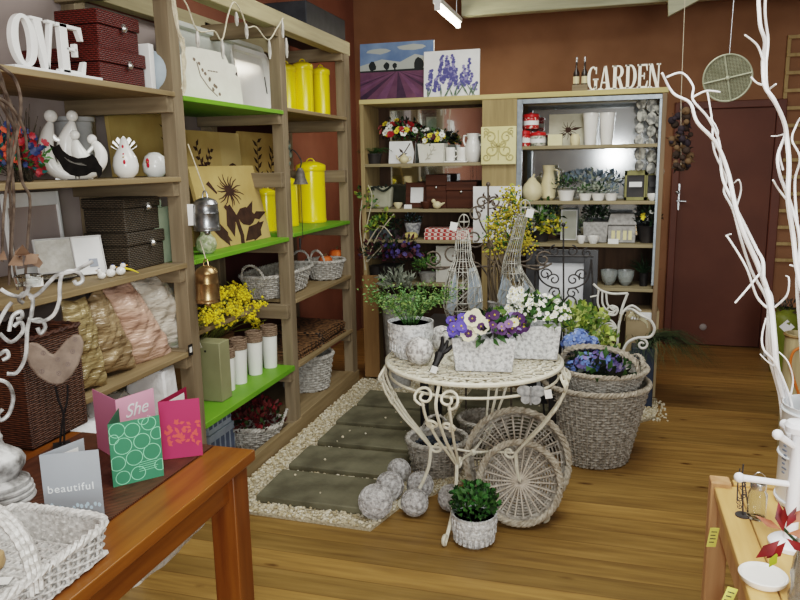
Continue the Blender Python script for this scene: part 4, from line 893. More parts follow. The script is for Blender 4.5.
basket('wicker_log_basket', 'round grey wicker basket with a hoop handle on the bottom shelf', (-1.945, 4.40, .107), .15, .13, .185, .165, .235, M_gwl, M_gwl, .2, 2, 34, 13, .006, handles=[((.0, .165, .23), (.15, .1, .23), .11, (.0, .0, 0)), ((-.15, -.1, .23), (.0, -.165, .23), .1, (0, 0, 0))])
# bottom of bay B
t = basket('foliage_basket', 'grey wicker basket of dark red artificial foliage on the floor under the green shelf', (-1.93, 3.60, .0), .12, .11, .16, .15, .14, M_gwl, M_gwl, .3, 2, 28, 9, .006, handles=[((-.16, -.04, .13), (-.16, .06, .13), .08, (-.03, 0, 0)), ((.16, -.04, .13), (.16, .06, .13), .08, (.03, 0, 0))])
b = MB(); b.mis = [0, 0, 0, 1, 2]; bush(b, (0, 0, .17), .17, .16, .11, 620, .045, .022, .5, .2); bush(b, (-.02, 0, .3), .05, .05, .1, 110, .045, .018, .8)
b.build('foliage', [mat('maroon_leaf', (70, 22, 22), (96, 34, 30), rough=.6), mat('crimson_leaf', (112, 30, 38), rough=.6), mat('deep_green_leaf', (52, 72, 36), rough=.6)], t)
M_carton = mat('pale_blue_carton', (176, 188, 204), (200, 210, 222), rough=.6, scale=12); M_cart2 = mat('carton_print', (110, 122, 146), rough=.6)
for k, (xc, yc, zc, dx, dy, dz, lab) in enumerate(((-2.06, 3.02, 0, .2, .3, .15, 'pale blue printed carton lying at the left under the low green shelf'), (-2.08, 3.33, 0, .2, .26, .2, 'pale blue printed carton in the middle under the low green shelf'), (-2.08, 3.33, .201, .18, .24, .13, 'pale blue printed carton stacked on another under the low green shelf'), (-2.13, 3.66, 0, .12, .3, .28, 'tall pale blue carton behind the red foliage basket'))):
    b = MB(); b.bx(-dx/2, dx/2, -dy/2, dy/2, 0, dz); b.mi = 1
    for q in range(5): y_ = -dy/2+dy*(q+.5)/5; b.bx(dx/2, dx/2+.0006, y_-dy*.07, y_+dy*.07, dz*.2, dz*.8)
    for q in range(3): x_ = -dx/2+dx*(q+.5)/3; b.bx(x_-dx*.1, x_+dx*.1, -dy/2-.0006, -dy/2, dz*.2, dz*.75)
    tag(b.build('printed_carton', [M_carton, M_cart2], None, (xc, yc, zc), bev=.002), lab, 'box', 'cartons under the green shelf')
crumple('plastic_bundle', 'crumpled blue-grey plastic wrap on the floor in front of the cartons', (-1.9, 3.13, 0), (.09, .2, .06), mat('grey_plastic_wrap', (110, 122, 136), (160, 172, 184), rough=.25, scale=20, bump=.8, bscale=30, spec=.7), k=.3)
# on top of the long unit
p = at(345, 22, X=-1.9); p0_ = at(306, 2, X=-1.9); b = MB(); b.bx(-2.2, -1.9, p0_.y, p.y, 2.427, at(343, 20, X=-1.9).z+.005); tag(b.build('storage_case', mat('charcoal_case', (42, 44, 48), (56, 58, 62), rough=.6), bev=.006), 'charcoal case lying on top of the long shelving unit', 'case')
p = at(296, 10, X=-1.84); t = thing('cane_bundle', 'pale bundle of cane lying on top of the long shelving unit', 'bundle', (-1.9, p.y-.12, 2.428))
for k in range(9): b = MB(); xx, zz = -.06+.02*(k % 5), .013+.022*(k//5); b.tube([(xx, -.18, zz), (xx+.004, .18, zz)], .011, 8); b.build('cane', wood('pale_cane', (190, 176, 150), (214, 200, 176), axis=1), t)
# ================================================================== BACK UNIT: small goods
YS = UY+.13
def prof_px(P, pr): return [(r*P.s, z*P.s) for r, z in pr]
def turned(name, label, cat_, px, py, prof, m, z=None, Y=YS, n=24, group=None, part='body', extra=None):
    """turned pot; profile in photo pixels, base centre at px on height z"""
    P = Pix(px, py, Y=Y); t = thing(name, label, cat_, (P.p.x, Y, P.p.z if z is None else z), 0, group)
    b = MB(); b.lathe(prof_px(P, prof), n); b.build(part, m, t); t['_s'] = P.s; return t, P
def clean(t): 
    if '_s' in t: del t['_s']
def foliage(t, c, r, n, l, w_, ms, up=.3, name='foliage', weights=None, shell=.3):
    b = MB(); b.mis = weights or list(range(len(ms))); bush(b, c, r[0], r[1], r[2], n, l, w_, up, shell); return b.build(name, ms, t)
G1 = mat('leaf_green', (58, 92, 44), rough=.55); G2 = mat('leaf_dark_green', (36, 58, 34), rough=.55); G3 = mat('leaf_light_green', (110, 140, 66), rough=.55); G4 = mat('leaf_yellow_green', (150, 160, 58), rough=.55)
GB = mat('leaf_black_green', (30, 36, 28), rough=.55); GS = mat('leaf_silver', (150, 156, 140), rough=.7); GBl = mat('leaf_blue_grey', (108, 124, 136), rough=.65)
PU = mat('purple_petal', (72, 52, 118), rough=.6); PK = mat('pink_petal', (188, 92, 104), rough=.55); RD = mat('red_petal', (170, 40, 46), rough=.55); WH = mat('white_petal', (236, 236, 226), rough=.55); YE = mat('yellow_petal', (226, 204, 60), rough=.55); BLU = mat('blue_petal', (96, 116, 190), rough=.55); LIL = mat('lilac_petal', (150, 132, 190), rough=.55); MAR = mat('maroon_petal', (70, 28, 38), rough=.6)
M_greyp = mat('grey_stone_pot', (140, 138, 134), (172, 170, 166), rough=.8, scale=50, bump=.2)
M_darkpot = mat('dark_pot', (40, 38, 38), (54, 50, 48), rough=.5)
M_dkwood = wood('dark_brown_box', (62, 34, 22), (84, 50, 34), axis=0); M_cream = mat('cream_glaze', (206, 192, 152), (222, 210, 172), rough=.4, scale=8)
def flowers(t, c, r, n, size, ms, petals=6, name='blossom', facing=V((0, -1, .5)), cup=.3, centre=None):
    b = MB()
    for _ in range(n):
        d = rdir(-.2, 1); d.y = -abs(d.y); p = V(c)+V((d.x*r[0], d.y*r[1], d.z*r[2]))*rnd(.6, 1.05); blossom(b, p, d+facing*.6, size*rnd(.7, 1.2), petals, random.randrange(len(ms)-(1 if centre else 0)), (len(ms)-1) if centre else None, cup)
    return b.build(name, ms, t)
# upper left shelf (z 1.60)
t, P = turned('potted_fern', 'small green fern in a dark pot at the far left of the upper back shelf', 'plant', 374, 164, [(6, 0), (8, 9), (8.6, 9), (8.6, 10)], M_darkpot, 1.601); s_ = P.s
b = MB()
for k in range(26):
    a = rnd(0, 2*PI); L_ = rnd(13, 22)*s_; d = V((math.cos(a), math.sin(a), 0)); pts = [V((0, 0, 9*s_))+d*(L_*q)+V((0, 0, L_*(1.1*q-1.0*q*q))) for q in (0, .25, .5, .75, 1)]; b.tube(pts, .001, 3)
    for q in range(9): f = (q+1)/10; p_ = V((0, 0, 9*s_))+d*(L_*f)+V((0, 0, L_*(1.1*f-f*f))); sd = d.cross(V((0, 0, 1))); [b.leaf(p_, sd*g+d*.4, .026*(1.15-f), .010, (0, 0, 1)) for g in (-1, 1)]
b.build('fronds', G1, t)
P = Pix(402, 162, Y=YS+.03); w_ = 27*P.s
pr = [stroke([(.3, .2), (.6, .5), (.8, .9)], .02), leafp(.55, .45, 2.2, .3, .05), leafp(.45, .35, .4, .3, .05), [(.93, 0), (1, 0), (1, 1), (.86, 1), (.97, .5)]]
canvas('leaf_canvas', 'small white canvas with a dark leaf and edge on the upper back shelf', w_, 22*P.s, (P.p.x, YS+.02, 1.601), 0, -.18, pr, m=M_paper)
t, P = turned('posy_pot', 'pot of red, pink and white artificial flowers behind the white leaf canvas', 'flowers', 398, 162, [(6, 0), (8, 12), (8.6, 13)], M_darkpot, 1.601, Y=YS+.14); s_ = P.s
foliage(t, (4*s_, -.03, 30*s_), (20*s_, .07, 13*s_), 150, .04, .02, [G2, GB, G1]); flowers(t, (2*s_, -.03, 29*s_), (20*s_, .09, 13*s_), 46, .022, [PK, RD, WH, YE, mat('button_eye', (90, 70, 30))], centre=True)
t = thing('flower_planter', 'white planter with a raised branch motif holding dark yellow and white flowers', 'planter', at(433, 163, Y=YS)); t.location = (t.location.x, YS, 1.601); s_ = P.s
b = MB(); b.box((0, 0, 9*s_), (23*s_, .12, 18*s_), 1.13); b.mi = 1
for q in [stroke([(-5*s_, 3*s_), (-1*s_, 8*s_), (4*s_, 15*s_)], .004)]+[leafp((-4+1.4*k)*s_, (4+1.9*k)*s_, .95+(.8 if k % 2 else -.8), 4.4*s_, .7*s_) for k in range(6)]: b.prism(q, .004, (0, -.065, 0))
b.build('planter_box', [mat('white_relief', (214, 212, 200), (226, 224, 214), rough=.6), mat('relief_motif', (186, 182, 168), rough=.6)], t, bev=.003)
foliage(t, (0, 0, 23*s_), (17*s_, .07, 9*s_), 120, .04, .02, [GB, G2, GB, G1]); flowers(t, (0, -.02, 22*s_), (16*s_, .07, 9*s_), 26, .02, [YE, WH, MAR, mat('button_eye', (90, 70, 30))], centre=True)
def teapot(px, py, sc, label, z, m=M_cream):
    P = Pix(px, py, Y=YS-.07); s_ = P.s*sc; t = thing('little_teapot', label, 'teapot', (P.p.x, YS-.07, z)); b = MB(); b.lathe([(2.6*s_, 0), (4.8*s_, 2*s_), (5.2*s_, 4.5*s_), (4*s_, 7*s_), (2*s_, 8*s_)], 18); b.build('body', m, t)
    b = MB(); b.lathe([(2.4*s_, 7.8*s_), (2*s_, 8.8*s_), (.7*s_, 9.2*s_), (.9*s_, 10.2*s_), (.0004, 10.6*s_)], 14); b.build('lid', m, t)
    b = MB(); b.tube([(-4.5*s_, 0, 3.5*s_), (-7*s_, 0, 5.5*s_), (-8.5*s_, 0, 8.6*s_)], [1.3*s_, .9*s_, .7*s_], 8); b.build('spout', m, t)
    b = MB(); b.tube([(4.6*s_, 0, 6.4*s_), (7.6*s_, 0, 6.6*s_), (8*s_, 0, 4*s_), (5*s_, 0, 2.2*s_)], .6*s_, 6); b.build('handle', m, t); return t
teapot(404, 163, .95, 'small cream teapot in front of the white leaf canvas', 1.601)
P = Pix(456, 163, Y=YS); b = MB(); b.prism(round_rect(-12*P.s, 12*P.s, -.05, .05, .02), .012, (0, 0, .006), 'xy'); tag(b.build('white_stand', M_ceram, None, (P.p.x, YS, 1.601), bev=.003), 'white ceramic stand under two white mugs', 'stand')
def mug(px, lab, h=13, z=1.614, Y=YS):
    P = Pix(px, 160, Y=Y); s_ = P.s; t = thing('white_mug', lab, 'mug', (P.p.x, Y, z), 0, 'white mugs'); b = MB(); b.lathe([(4*s_, 0), (4.6*s_, s_), (4.8*s_, h*s_), (4.3*s_, h*s_), (4.1*s_, 1.5*s_), (.0004, 1.5*s_)], 20); b.build('cup', M_ceram, t); b = MB(); b.tube([(4.5*s_, 0, 10*s_), (7*s_, 0, 9*s_), (7*s_, 0, 5*s_), (4.5*s_, 0, 3.4*s_)], .7*s_, 6); b.build('handle', M_ceram, t)
mug(450.5, 'left white mug on the ceramic stand, upper back shelf'); mug(461.5, 'right white mug on the ceramic stand, upper back shelf')
t, P = turned('white_jug', 'tall white jug with two ears beside the cream relief tile', 'jug', 473, 163, [(5, 0), (6, 1), (8.2, 9), (8.4, 14), (6.4, 20), (5.4, 23), (6.8, 28), (6.2, 28), (4.8, 22)], M_ceram, 1.601); s_ = P.s
for g in (-1, 1): b = MB(); b.tube([(g*6*s_, 0, 26*s_), (g*9*s_, 0, 26*s_), (g*9.6*s_, 0, 21*s_), (g*7.6*s_, 0, 16*s_)], .9*s_, 7); b.build('ear', M_ceram, t)
# relief tile on the pillar
P = Pix(498.5, 164.5, Y=UY-.015); t = thing('relief_tile', 'square cream tile with scrolling relief hanging on the plywood pillar', 'tile', (P.p.x, UY-.008, P.p.z)); s_ = P.s; W = 17.5*s_; H = 37*s_
M_tile = mat('cream_plaster', (216, 204, 150), (226, 216, 166), rough=.7, scale=6); b = MB(); b.bx(-W, W, -.02, 0, 0, H); b.build('tile_body', M_tile, t, bev=.004)
b = MB(); M_til2 = mat('plaster_relief', (186, 174, 122), rough=.7)
for g in (-1, 1):
    for (x, z, r, a) in ((.45, .72, .17, 0), (.42, .38, .2, 1.5), (.68, .2, .12, 2), (.25, .55, .1, 3), (.7, .86, .1, 1)): b.tube([V((g*p.x, -.021, p.z)) for p in spiral((x*W, 0, z*H), r*H, 1.3, a, 1)], .0045, 5)
b.sphere((0, -.02, .52*H), .016, 10); b.tube([(0, -.021, .12*H), (0, -.021, .9*H)], .004, 5); b.build('scroll_relief', M_til2, t)
# middle left shelf (z 1.28)
P = Pix(378, 207, Y=YS); t = thing('fabric_bag', 'cream fabric bag with dark vine trim at the left of the middle back shelf', 'bag', (P.p.x, YS, 1.281)); s_ = P.s
b = MB(); b.prism([(-15*s_, 0), (14*s_, 0), (16*s_, 21*s_), (-17*s_, 22*s_)], .07); b.build('bag_body', mat('cream_linen', (150, 148, 128), (170, 168, 148), rough=.85, scale=12), t, bev=.015)
b = MB(); b.tube(spline([(-18*s_, -.045, 22*s_), (-8*s_, -.05, 19*s_), (0, -.05, 21*s_), (8*s_, -.05, 17*s_), (16*s_, -.045, 22*s_)], 5), .008, 5)
for k in range(12): b.leaf((rnd(-17, 16)*s_, -.05, 21*s_), (rnd(-1, 1), -.2, rnd(-1, .5)), .035, .016, (0, -1, 0))
b.build('vine_trim', GB, t)
P = Pix(416, 207, Y=YS); frame('picture_frame', 'small dark brown frame with a pale picture on the middle back shelf', 23*P.s, 25*P.s, (P.p.x, YS+.03, 1.281), 0, -.15, .035, M_dkwood, M_paper)
for (px, w_, h, dp, lab) in ((437, 21, 33, .12, 'tall dark leather-look box beside the brown frame, middle back shelf'), (462, 30, 26, .14, 'wide dark wooden keepsake box with a small heart clasp, middle back shelf')):
    P = Pix(px, 207, Y=YS); t = thing('keepsake_box', lab, 'box', (P.p.x, YS+.04, 1.281)); s_ = P.s; b = MB(); b.bx(-w_/2*s_, w_/2*s_, -dp/2, dp/2, 0, h*.66*s_); b.build('body', M_dkwood, t, bev=.004); b = MB(); b.bx(-w_/2*s_-.003, w_/2*s_+.003, -dp/2-.003, dp/2+.003, h*.66*s_+.002, h*s_); b.build('lid', M_dkwood, t, bev=.004); b = MB(); b.sphere((0, -dp/2-.004, h*.62*s_), .011, 8); b.build('clasp', M_silver, t)
t, P = turned('tiny_bowl', 'tiny pale bowl beside a white label on the middle back shelf', 'bowl', 398, 207, [(2, 0), (4.5, 4), (4.5, 6), (3.9, 6), (2, 1.5)], M_cream, 1.281, Y=YS-.07)
t, P = turned('tiny_bowl', 'tiny brown bowl in front of the brown frame on the middle back shelf', 'bowl', 426, 207, [(3, 0), (5.5, 4), (5.5, 7), (5, 7), (2, 1.5)], M_dkwood, 1.281, Y=YS-.07)
P = Pix(437, 207, Y=YS-.07); t = thing('bird_ornament', 'little cream bird ornament before the leather-look box', 'ornament', (P.p.x, YS-.07, 1.281)); b = MB(); b.sphere((0, 0, 3.6*P.s), 3.8*P.s, 12, sx=1.25); b.sphere((-3.6*P.s, 0, 7.4*P.s), 2.3*P.s, 10); b.build('body', M_cream, t); b = MB(); b.tube([(4*P.s, 0, 4*P.s), (8*P.s, 0, 6*P.s)], [1.6*P.s, .6*P.s], 6); b.build('tail', M_cream, t)
P = Pix(408, 207, Y=YS-.09); b = MB(); b.prism([(-4*P.s, 0), (4*P.s, 0), (3.8*P.s, 4*P.s), (-3.8*P.s, 4*P.s)], .004); tag(b.build('shelf_label', M_tag, None, (P.p.x, YS-.09, 1.2815)), 'white shelf label standing on the middle back shelf', 'label')
# lower left shelf (z 1.06)
P = Pix(379, 241, Y=YS); b = MB(); b.box((0, 0, 4.5*P.s), (26*P.s, .11, 9*P.s), 1.06); tag(b.build('tin_trough', mat('grey_tin', (84, 92, 98), (110, 118, 124), rough=.4, metal=.5), None, (P.p.x, YS, 1.061), bev=.004), 'low grey tin trough at the left of the lower back shelf', 'trough')
t, P = turned('dark_leaf_pot', 'dark pot with dark foliage beside the tin trough', 'plant', 395, 241, [(3.5, 0), (5, 9), (5.4, 9)], M_darkpot, 1.061); foliage(t, (0, 0, 13*P.s), (7*P.s, .05, 7*P.s), 60, .03, .014, [GB, G2])
t, P = turned('patterned_pot', 'white and grey patterned pot with dark blue foliage on the lower back shelf', 'plant', 413, 241, [(5, 0), (6.6, 5), (8.4, 13), (8.8, 15), (8, 15)], mat('blue_white_glaze', (150, 152, 158), (204, 206, 208), rough=.35, scale=40, lo=.48, hi=.52), 1.061, Y=YS+.05); foliage(t, (0, 0, 18*P.s), (10*P.s, .06, 6*P.s), 80, .03, .014, [GB, GBl, G2])
t, P = turned('lemon_dish', 'pale yellow round dish in front of the patterned pot', 'dish', 411, 241, [(5, 0), (7, 2), (7, 4.5), (5, 6.5), (.1, 7)], mat('pale_lemon_glaze', (196, 178, 106), (212, 196, 130), rough=.5), 1.061, Y=YS-.06)
M_check = bpy.data.materials.new('red_gingham'); M_check.use_nodes = True
def _chk():
    nt = M_check.node_tree; N = nt.nodes; L = nt.links; tc = N.new('ShaderNodeTexCoord'); c = N.new('ShaderNodeTexChecker'); c.inputs['Scale'].default_value = 46; c.inputs['Color1'].default_value = lin((178, 60, 56)); c.inputs['Color2'].default_value = lin((228, 206, 196)); L.new(tc.outputs['Object'], c.inputs['Vector']); L.new(c.outputs[0], N['Principled BSDF'].inputs['Base Color'])
_chk()
P = Pix(452, 241, Y=YS)
for k, lab in enumerate(('bottom', 'middle', 'topmost')):
    b = MB(); b.bx(-25*P.s, 25*P.s, -.09, .07, 0, 3.7*P.s); tag(b.build('gingham_box', M_check, None, (P.p.x+rnd(-.008, .008), YS, 1.0605+k*3.8*P.s), bev=.003), '%s flat red gingham box of the stack on the lower back shelf' % lab, 'box', 'red gingham boxes')
# things on the lower counter and in front (z .755)
t, P = turned('flower_pot', 'dark pot of purple flowers and dark leaves at the foot of the left back shelves', 'flowers', 392, 300, [(9, 0), (13, 14), (13.6, 16)], M_darkpot, .752, Y=5.06); s_ = P.s
foliage(t, (0, -.05, 30*s_), (30*s_, .12, 20*s_), 300, .05, .022, [MAR, GB, mat('plum_leaf', (58, 40, 52), rough=.6), G2]); flowers(t, (14*s_, -.06, 28*s_), (20*s_, .12, 14*s_), 46, .017, [mat('dusk_purple', (56, 44, 88), rough=.6), mat('violet_petal', (72, 64, 116), rough=.6), MAR], 5)
t, P = turned('silver_leaf_pot', 'pot of silvery leaves in front of the purple flowers', 'plant', 398, 312, [(7, 0), (10, 12), (10.6, 13)], M_greyp, .752, Y=5.0+.0); t.location.y = 4.9; t.location.z = .0
for c in t.children: c.scale = (1, 1, 1)
b = MB(); pot = t.children[0]; bpy.data.objects.remove(pot)
P = Pix(398, 285, Y=4.86); s_ = P.s; b.lathe([(.08, 0), (.1, .3), (.12, P.p.z-.12), (.125, P.p.z-.1), (.11, P.p.z-.1)], 24); b.build('tall_pot', M_greyp, t); t.location = (P.p.x, 4.86, .013)
foliage(t, (0, -.02, P.p.z-.0), (17*s_, .12, 15*s_), 150, .07, .02, [GS, GS, mat('leaf_ash', (98, 104, 92), rough=.7)], .5)
t, P = turned('fern_pot', 'light green feathery fern behind the round table next to the white canvas', 'plant', 428, 300, [(7, 0), (9, 8), (9.4, 9)], M_greyp, .752, Y=5.08); foliage(t, (0, -.04, 17*P.s), (14*P.s, .1, 11*P.s), 420, .035, .007, [G3, G1, mat('fern_green', (92, 132, 72), rough=.6)], .5)
P = Pix(446, 291, Y=5.08); canvas('white_canvas', 'small blank white canvas at the foot of the left back shelves', 19*P.s, 36*P.s, (P.p.x, 5.06, .7525), .1, -.06, [], m=mat('blank_canvas', (196, 194, 184), (208, 206, 198), rough=.7))
P = Pix(496.5, 243, Y=4.965); pr = []
for k in range(16): pr.append(leafp(rnd(.2, .75), rnd(.55, .88), rnd(0, 6), rnd(.06, .12), .022))
pr += [stroke([(.25, .7), (.5, .8), (.8, .78)], .012, .006), stroke([(.3, .6), (.6, .66), (.74, .9)], .01, .005)]
canvas('leaf_print_canvas', 'square white canvas with dark scrolling leaf print hung on the plywood pillar', 48*P.s, 56*P.s, (P.p.x, 4.975, P.p.z), 0, -.0, pr, m=M_paper)
# yellow green branch plant beside the third upright
P = Pix(368, 300, Y=5.0); t = thing('yellow_leaf_plant', 'yellow-green leafed plant with pale bare twigs beside the last timber upright', 'plant', (-1.63, 5.06, .7525))
b = MB(); b.lathe([(.05, 0), (.06, .1), (.064, .11)], 20); b.build('pot', M_darkpot, t)
b = MB()
for pts in ([(365, 270), (364, 240), (372, 200), (368, 185)], [(366, 262), (378, 235), (394, 214)], [(364, 250), (380, 226), (392, 236)], [(366, 270), (360, 230), (362, 200)], [(367, 262), (385, 243), (378, 255)]): b.tube(spline([at(x, y, Y=5.0)-V(t.location) for x, y in pts], 4), .0045, 5)
b.build('twig', mat('pale_twig', (186, 176, 152), rough=.8), t)
b = MB(); b.mis = [0, 1, 2]
for (x, y, n_) in ((370, 205, 40), (380, 222, 60), (372, 228, 40), (387, 215, 30), (364, 195, 24)): bush(b, at(x, y, Y=5.02)-V(t.location), .05, .05, .05, n_, .045, .018)
b.build('foliage', [G4, G3, G1], t)
# ------------------------------------------------------------------ right section
def jar(px, py, w_, h, z, lab, mats, Y=YS, lidh=.3):
    P = Pix(px, py, Y=Y); s_ = P.s; t = thing('lidded_jar', lab, 'jar', (P.p.x, Y, z), 0, None); r = w_/2*s_; H = h*s_
    b = MB(); b.lathe([(r*.9, 0), (r, H*.06), (r, H*.6), (r*.9, H*.68)], 22); b.build('jar_body', mats[0], t)
    b = MB(); b.lathe([(r*.96, H*.68), (r*1.04, H*.7), (r*1.04, H*.84), (r*.9, H*.9), (r*.2, H*.92), (r*.22, H*.98), (.0004, H)], 22); b.build('lid', mats[1], t)
    b = MB(); b.lathe([(r*1.005, H*.22), (r*1.005, H*.48)], 22, cap=False); b.build('label_band', M_paper, t); return t
M_redj = mat('red_spotted_tin', (186, 40, 36), (232, 210, 200), rough=.35, scale=70, lo=.55, hi=.6); M_redl = mat('red_lid', (190, 34, 34), (204, 48, 44), rough=.35)
jar(524.5, 146, 11.5, 17, 1.701, 'red and white lidded jar at the left end of the top mirrored shelf', (M_redj, M_redl)); t = jar(538, 146, 15, 15, 1.701, 'grey-green patterned jar next to the red jars, top mirrored shelf', (mat('grey_green_tin', (120, 130, 116), (206, 200, 186), rough=.4, scale=60, lo=.45, hi=.55), M_redl))
s15 = Pix(531, 130, Y=YS).s; jar(531, 130, 15.5, 16, 1.701+17*s15+.001, 'red and white lidded jar stacked on top of the other jars', (M_redj, M_redl))
P = Pix(566, 146, Y=YS+.06); pr = flowerp(.55, .5, .3, 12)+[leafp(.55, .4, -.6, .4, .06), leafp(.5, .4, 3.6, .4, .06), leafp(.6, .5, .2, .38, .05)]
canvas('botanical_canvas', 'pale canvas panel with a spiky dark flower on the top mirrored shelf', 34*P.s, 31*P.s, (P.p.x, YS+.05, 1.701), 0, -.08, pr, m=mat('pale_panel', (176, 172, 150), (190, 186, 166), rough=.7))
P = Pix(555, 146, Y=YS-.05); b = MB(); b.bx(-7*P.s, 7*P.s, -.015, .015, 0, 11*P.s); tag(b.build('cream_soap_box', mat('cream_carton', (212, 204, 160), (222, 214, 174), rough=.6), None, (P.p.x, YS-.05, 1.701), bev=.002), 'small cream box before the spiky flower panel', 'box')
t, P = turned('cream_candle_jar', 'small round cream jar before the spiky flower panel', 'jar', 575, 146, [(4, 0), (5, 3), (5, 8), (3.6, 10), (3.6, 11)], M_cream, 1.701, Y=YS-.05)
for px, lab in ((590, 'left tall white fluted vase on the top mirrored shelf'), (606.5, 'right tall white fluted vase on the top mirrored shelf')):
    turned('white_vase', lab, 'vase', px, 146, [(5.2, 0), (5.6, 1), (7.2, 26), (7.8, 28), (7.8, 31), (7, 31), (6.4, 20)], M_ceram, 1.701, group='white fluted vases', part='vase_body')
# hanging slices mobile in the right corner
o = at(648, 98, Y=UY+.06); t = thing('stone_slice_mobile', 'mobile of grey stone slices hanging in the right corner of the mirrored shelves', 'mobile', o); M_slice = mat('stone_slice', (92, 92, 88), (190, 188, 176), rough=.4, scale=30, lo=.4, hi=.6)
for k, x in enumerate((640, 650, 659)):
    b = MB(); b.tube([at(x, 97, Y=UY+.06)-o, at(x, 168, Y=UY+.06)-o], .0015, 4); b.build('thread', M_string, t)
    for q in range(6):
        c = at(x+rnd(-2, 2), 103+q*12.5+k*3, Y=UY+.06+rnd(-.01, .01))-o; b = MB(); b.at(c, rz=rnd(-.4, .4), rx=PI/2); rr = rnd(.032, .045); b.lathe([(rr*.9, -.004), (rr, 0), (rr*.9, .004)], 14, sx=.8, wob=.12); b.build('stone_disc', M_slice, t)
# second shelf (1.335)
t, P = turned('ceramic_gourd', 'cream ceramic gourd at the left of the second mirrored shelf', 'ornament', 532, 201, [(6, 0), (10, 5), (10.5, 10), (8, 16), (5, 19), (3, 22), (.1, 23)], M_cream, 1.336, Y=YS-.04); b = MB(); b.tube([(0, 0, 22*P.s), (2*P.s, 0, 26*P.s)], [.01, .006], 6); b.build('stem', M_cream, t)
P = Pix(548, 201, Y=YS+.04); t = thing('cream_pitcher', 'tall cream pitcher beside the ceramic gourd', 'pitcher', (P.p.x, YS+.04, 1.336)); s_ = P.s; b = MB(); b.lathe([(5*s_, 0), (7*s_, 2*s_), (7.6*s_, 14*s_), (6*s_, 22*s_), (5*s_, 27*s_), (6.4*s_, 34*s_), (5.8*s_, 34*s_), (4.4*s_, 27*s_)], 22); b.build('body', M_cream, t); b = MB(); b.tube([(5.5*s_, 0, 30*s_), (10*s_, 0, 28*s_), (10*s_, 0, 16*s_), (7*s_, 0, 12*s_)], s_, 6); b.build('handle', M_cream, t)
for px, w_, h, fr, fh, ms, lab in ((566, 8.5, 10, 13, 10, [G2, G1, GB], 'white pot of dark green foliage on the second mirrored shelf'), (585, 6.5, 7, 7, 6, [G1, GS], 'small white pot with a succulent, left of the pair on the second mirrored shelf'), (598, 6.5, 7, 7, 6, [G2, GS], 'small white pot with a succulent, right of the pair on the second mirrored shelf'), (611, 6.5, 7, 7, 5, [GBl, GS], 'small white pot with a grey succulent beside the green lanterns')):
    t, P = turned('succulent_pot', lab, 'plant', px, 201, [(w_*.75, 0), (w_, h*.9), (w_*1.05, h), (w_*.9, h)], M_ceram, 1.336, Y=YS-.05); foliage(t, (0, 0, (h+fh*.6)*P.s), (fr*P.s, .05, fh*P.s), 90, .03, .014, ms, .4)
t, P = turned('blue_grey_plant', 'spreading blue-grey foliage in a low pot at the back of the second mirrored shelf', 'plant', 592, 201, [(6, 0), (8, 10), (8.4, 11)], M_greyp, 1.336, Y=YS+.09); foliage(t, (0, 0, 19*P.s), (30*P.s, .07, 9*P.s), 170, .05, .026, [GBl, GBl, GS], .3)
for px, w_, lab in ((634.5, 20, 'left green wooden lantern on the second mirrored shelf'), (652.5, 15, 'right narrow green wooden lantern at the end of the second mirrored shelf')):
    P = Pix(px, 202, Y=YS); t = thing('green_lantern', lab, 'lantern', (P.p.x, YS, 1.336), 0, 'green lanterns'); s_ = P.s; M_lg = mat('sage_green_wood', (122, 118, 72), (140, 136, 90), rough=.65); b = MB(); W = w_/2*s_; H = 29*s_
    for sx in (-1, 1):
        for sy in (-1, 1): b.bx(sx*W-.012*(sx > 0), sx*W+.012*(sx < 0), sy*.05-.012*(sy > 0), sy*.05+.012*(sy < 0), 0, H)
    b.bx(-W, W, -.05, .05, 0, .02); b.bx(-W, W, -.05, .05, H-.03, H); b.build('lantern_frame', M_lg, t); b = MB(); b.bx(-W+.01, W-.01, -.03, .035, .02, H-.03); b.build('pane', M_darkpot, t); b = MB(); b.bx(-W*.6, W*.6, -.053, -.05, H*.45, H*.62); b.build('label_plate', M_paper if px < 640 else M_darkpot, t)
t, P = turned('tiny_bowl', 'tiny white bowl before the narrow green lantern', 'bowl', 652, 203, [(2.6, 0), (5, 4), (5, 7), (4.3, 7), (2, 1.5)], M_ceram, 1.336, Y=YS-.09)
# third shelf (1.05)
t, P = turned('variegated_plant', 'pot of green and yellow variegated leaves at the left of the third right shelf', 'plant', 540, 245, [(7, 0), (9, 10), (9.6, 11)], M_darkpot, 1.051); foliage(t, (-4*P.s, -.05, 24*P.s), (24*P.s, .1, 19*P.s), 260, .05, .022, [G1, G2, G3, GS]); foliage(t, (12*P.s, -.06, 14*P.s), (13*P.s, .08, 11*P.s), 90, .045, .018, [G4, YE], name='yellow_foliage')
P = Pix(568.5, 245, Y=YS+.1); frame('picture_frame', 'small white framed picture standing at the back of the third right shelf', 16*P.s, 30*P.s, (P.p.x, YS+.1, 1.051), 0, -.08, .008, M_paper, mat('pale_picture', (176, 176, 160), (196, 196, 182), rough=.6, scale=8))
P = Pix(595, 245, Y=YS+.03); t = thing('topiary_planter', 'square grey planter with dark clipped foliage on the third right shelf', 'planter', (P.p.x, YS+.03, 1.051)); s_ = P.s; b = MB(); b.box((0, 0, 10*s_), (22*s_, .15, 20*s_), 1.08); b.build('planter_box', M_greyp, t, bev=.005); foliage(t, (0, 0, 27*s_), (14*s_, .1, 11*s_), 220, .03, .014, [G2, GB, G2])
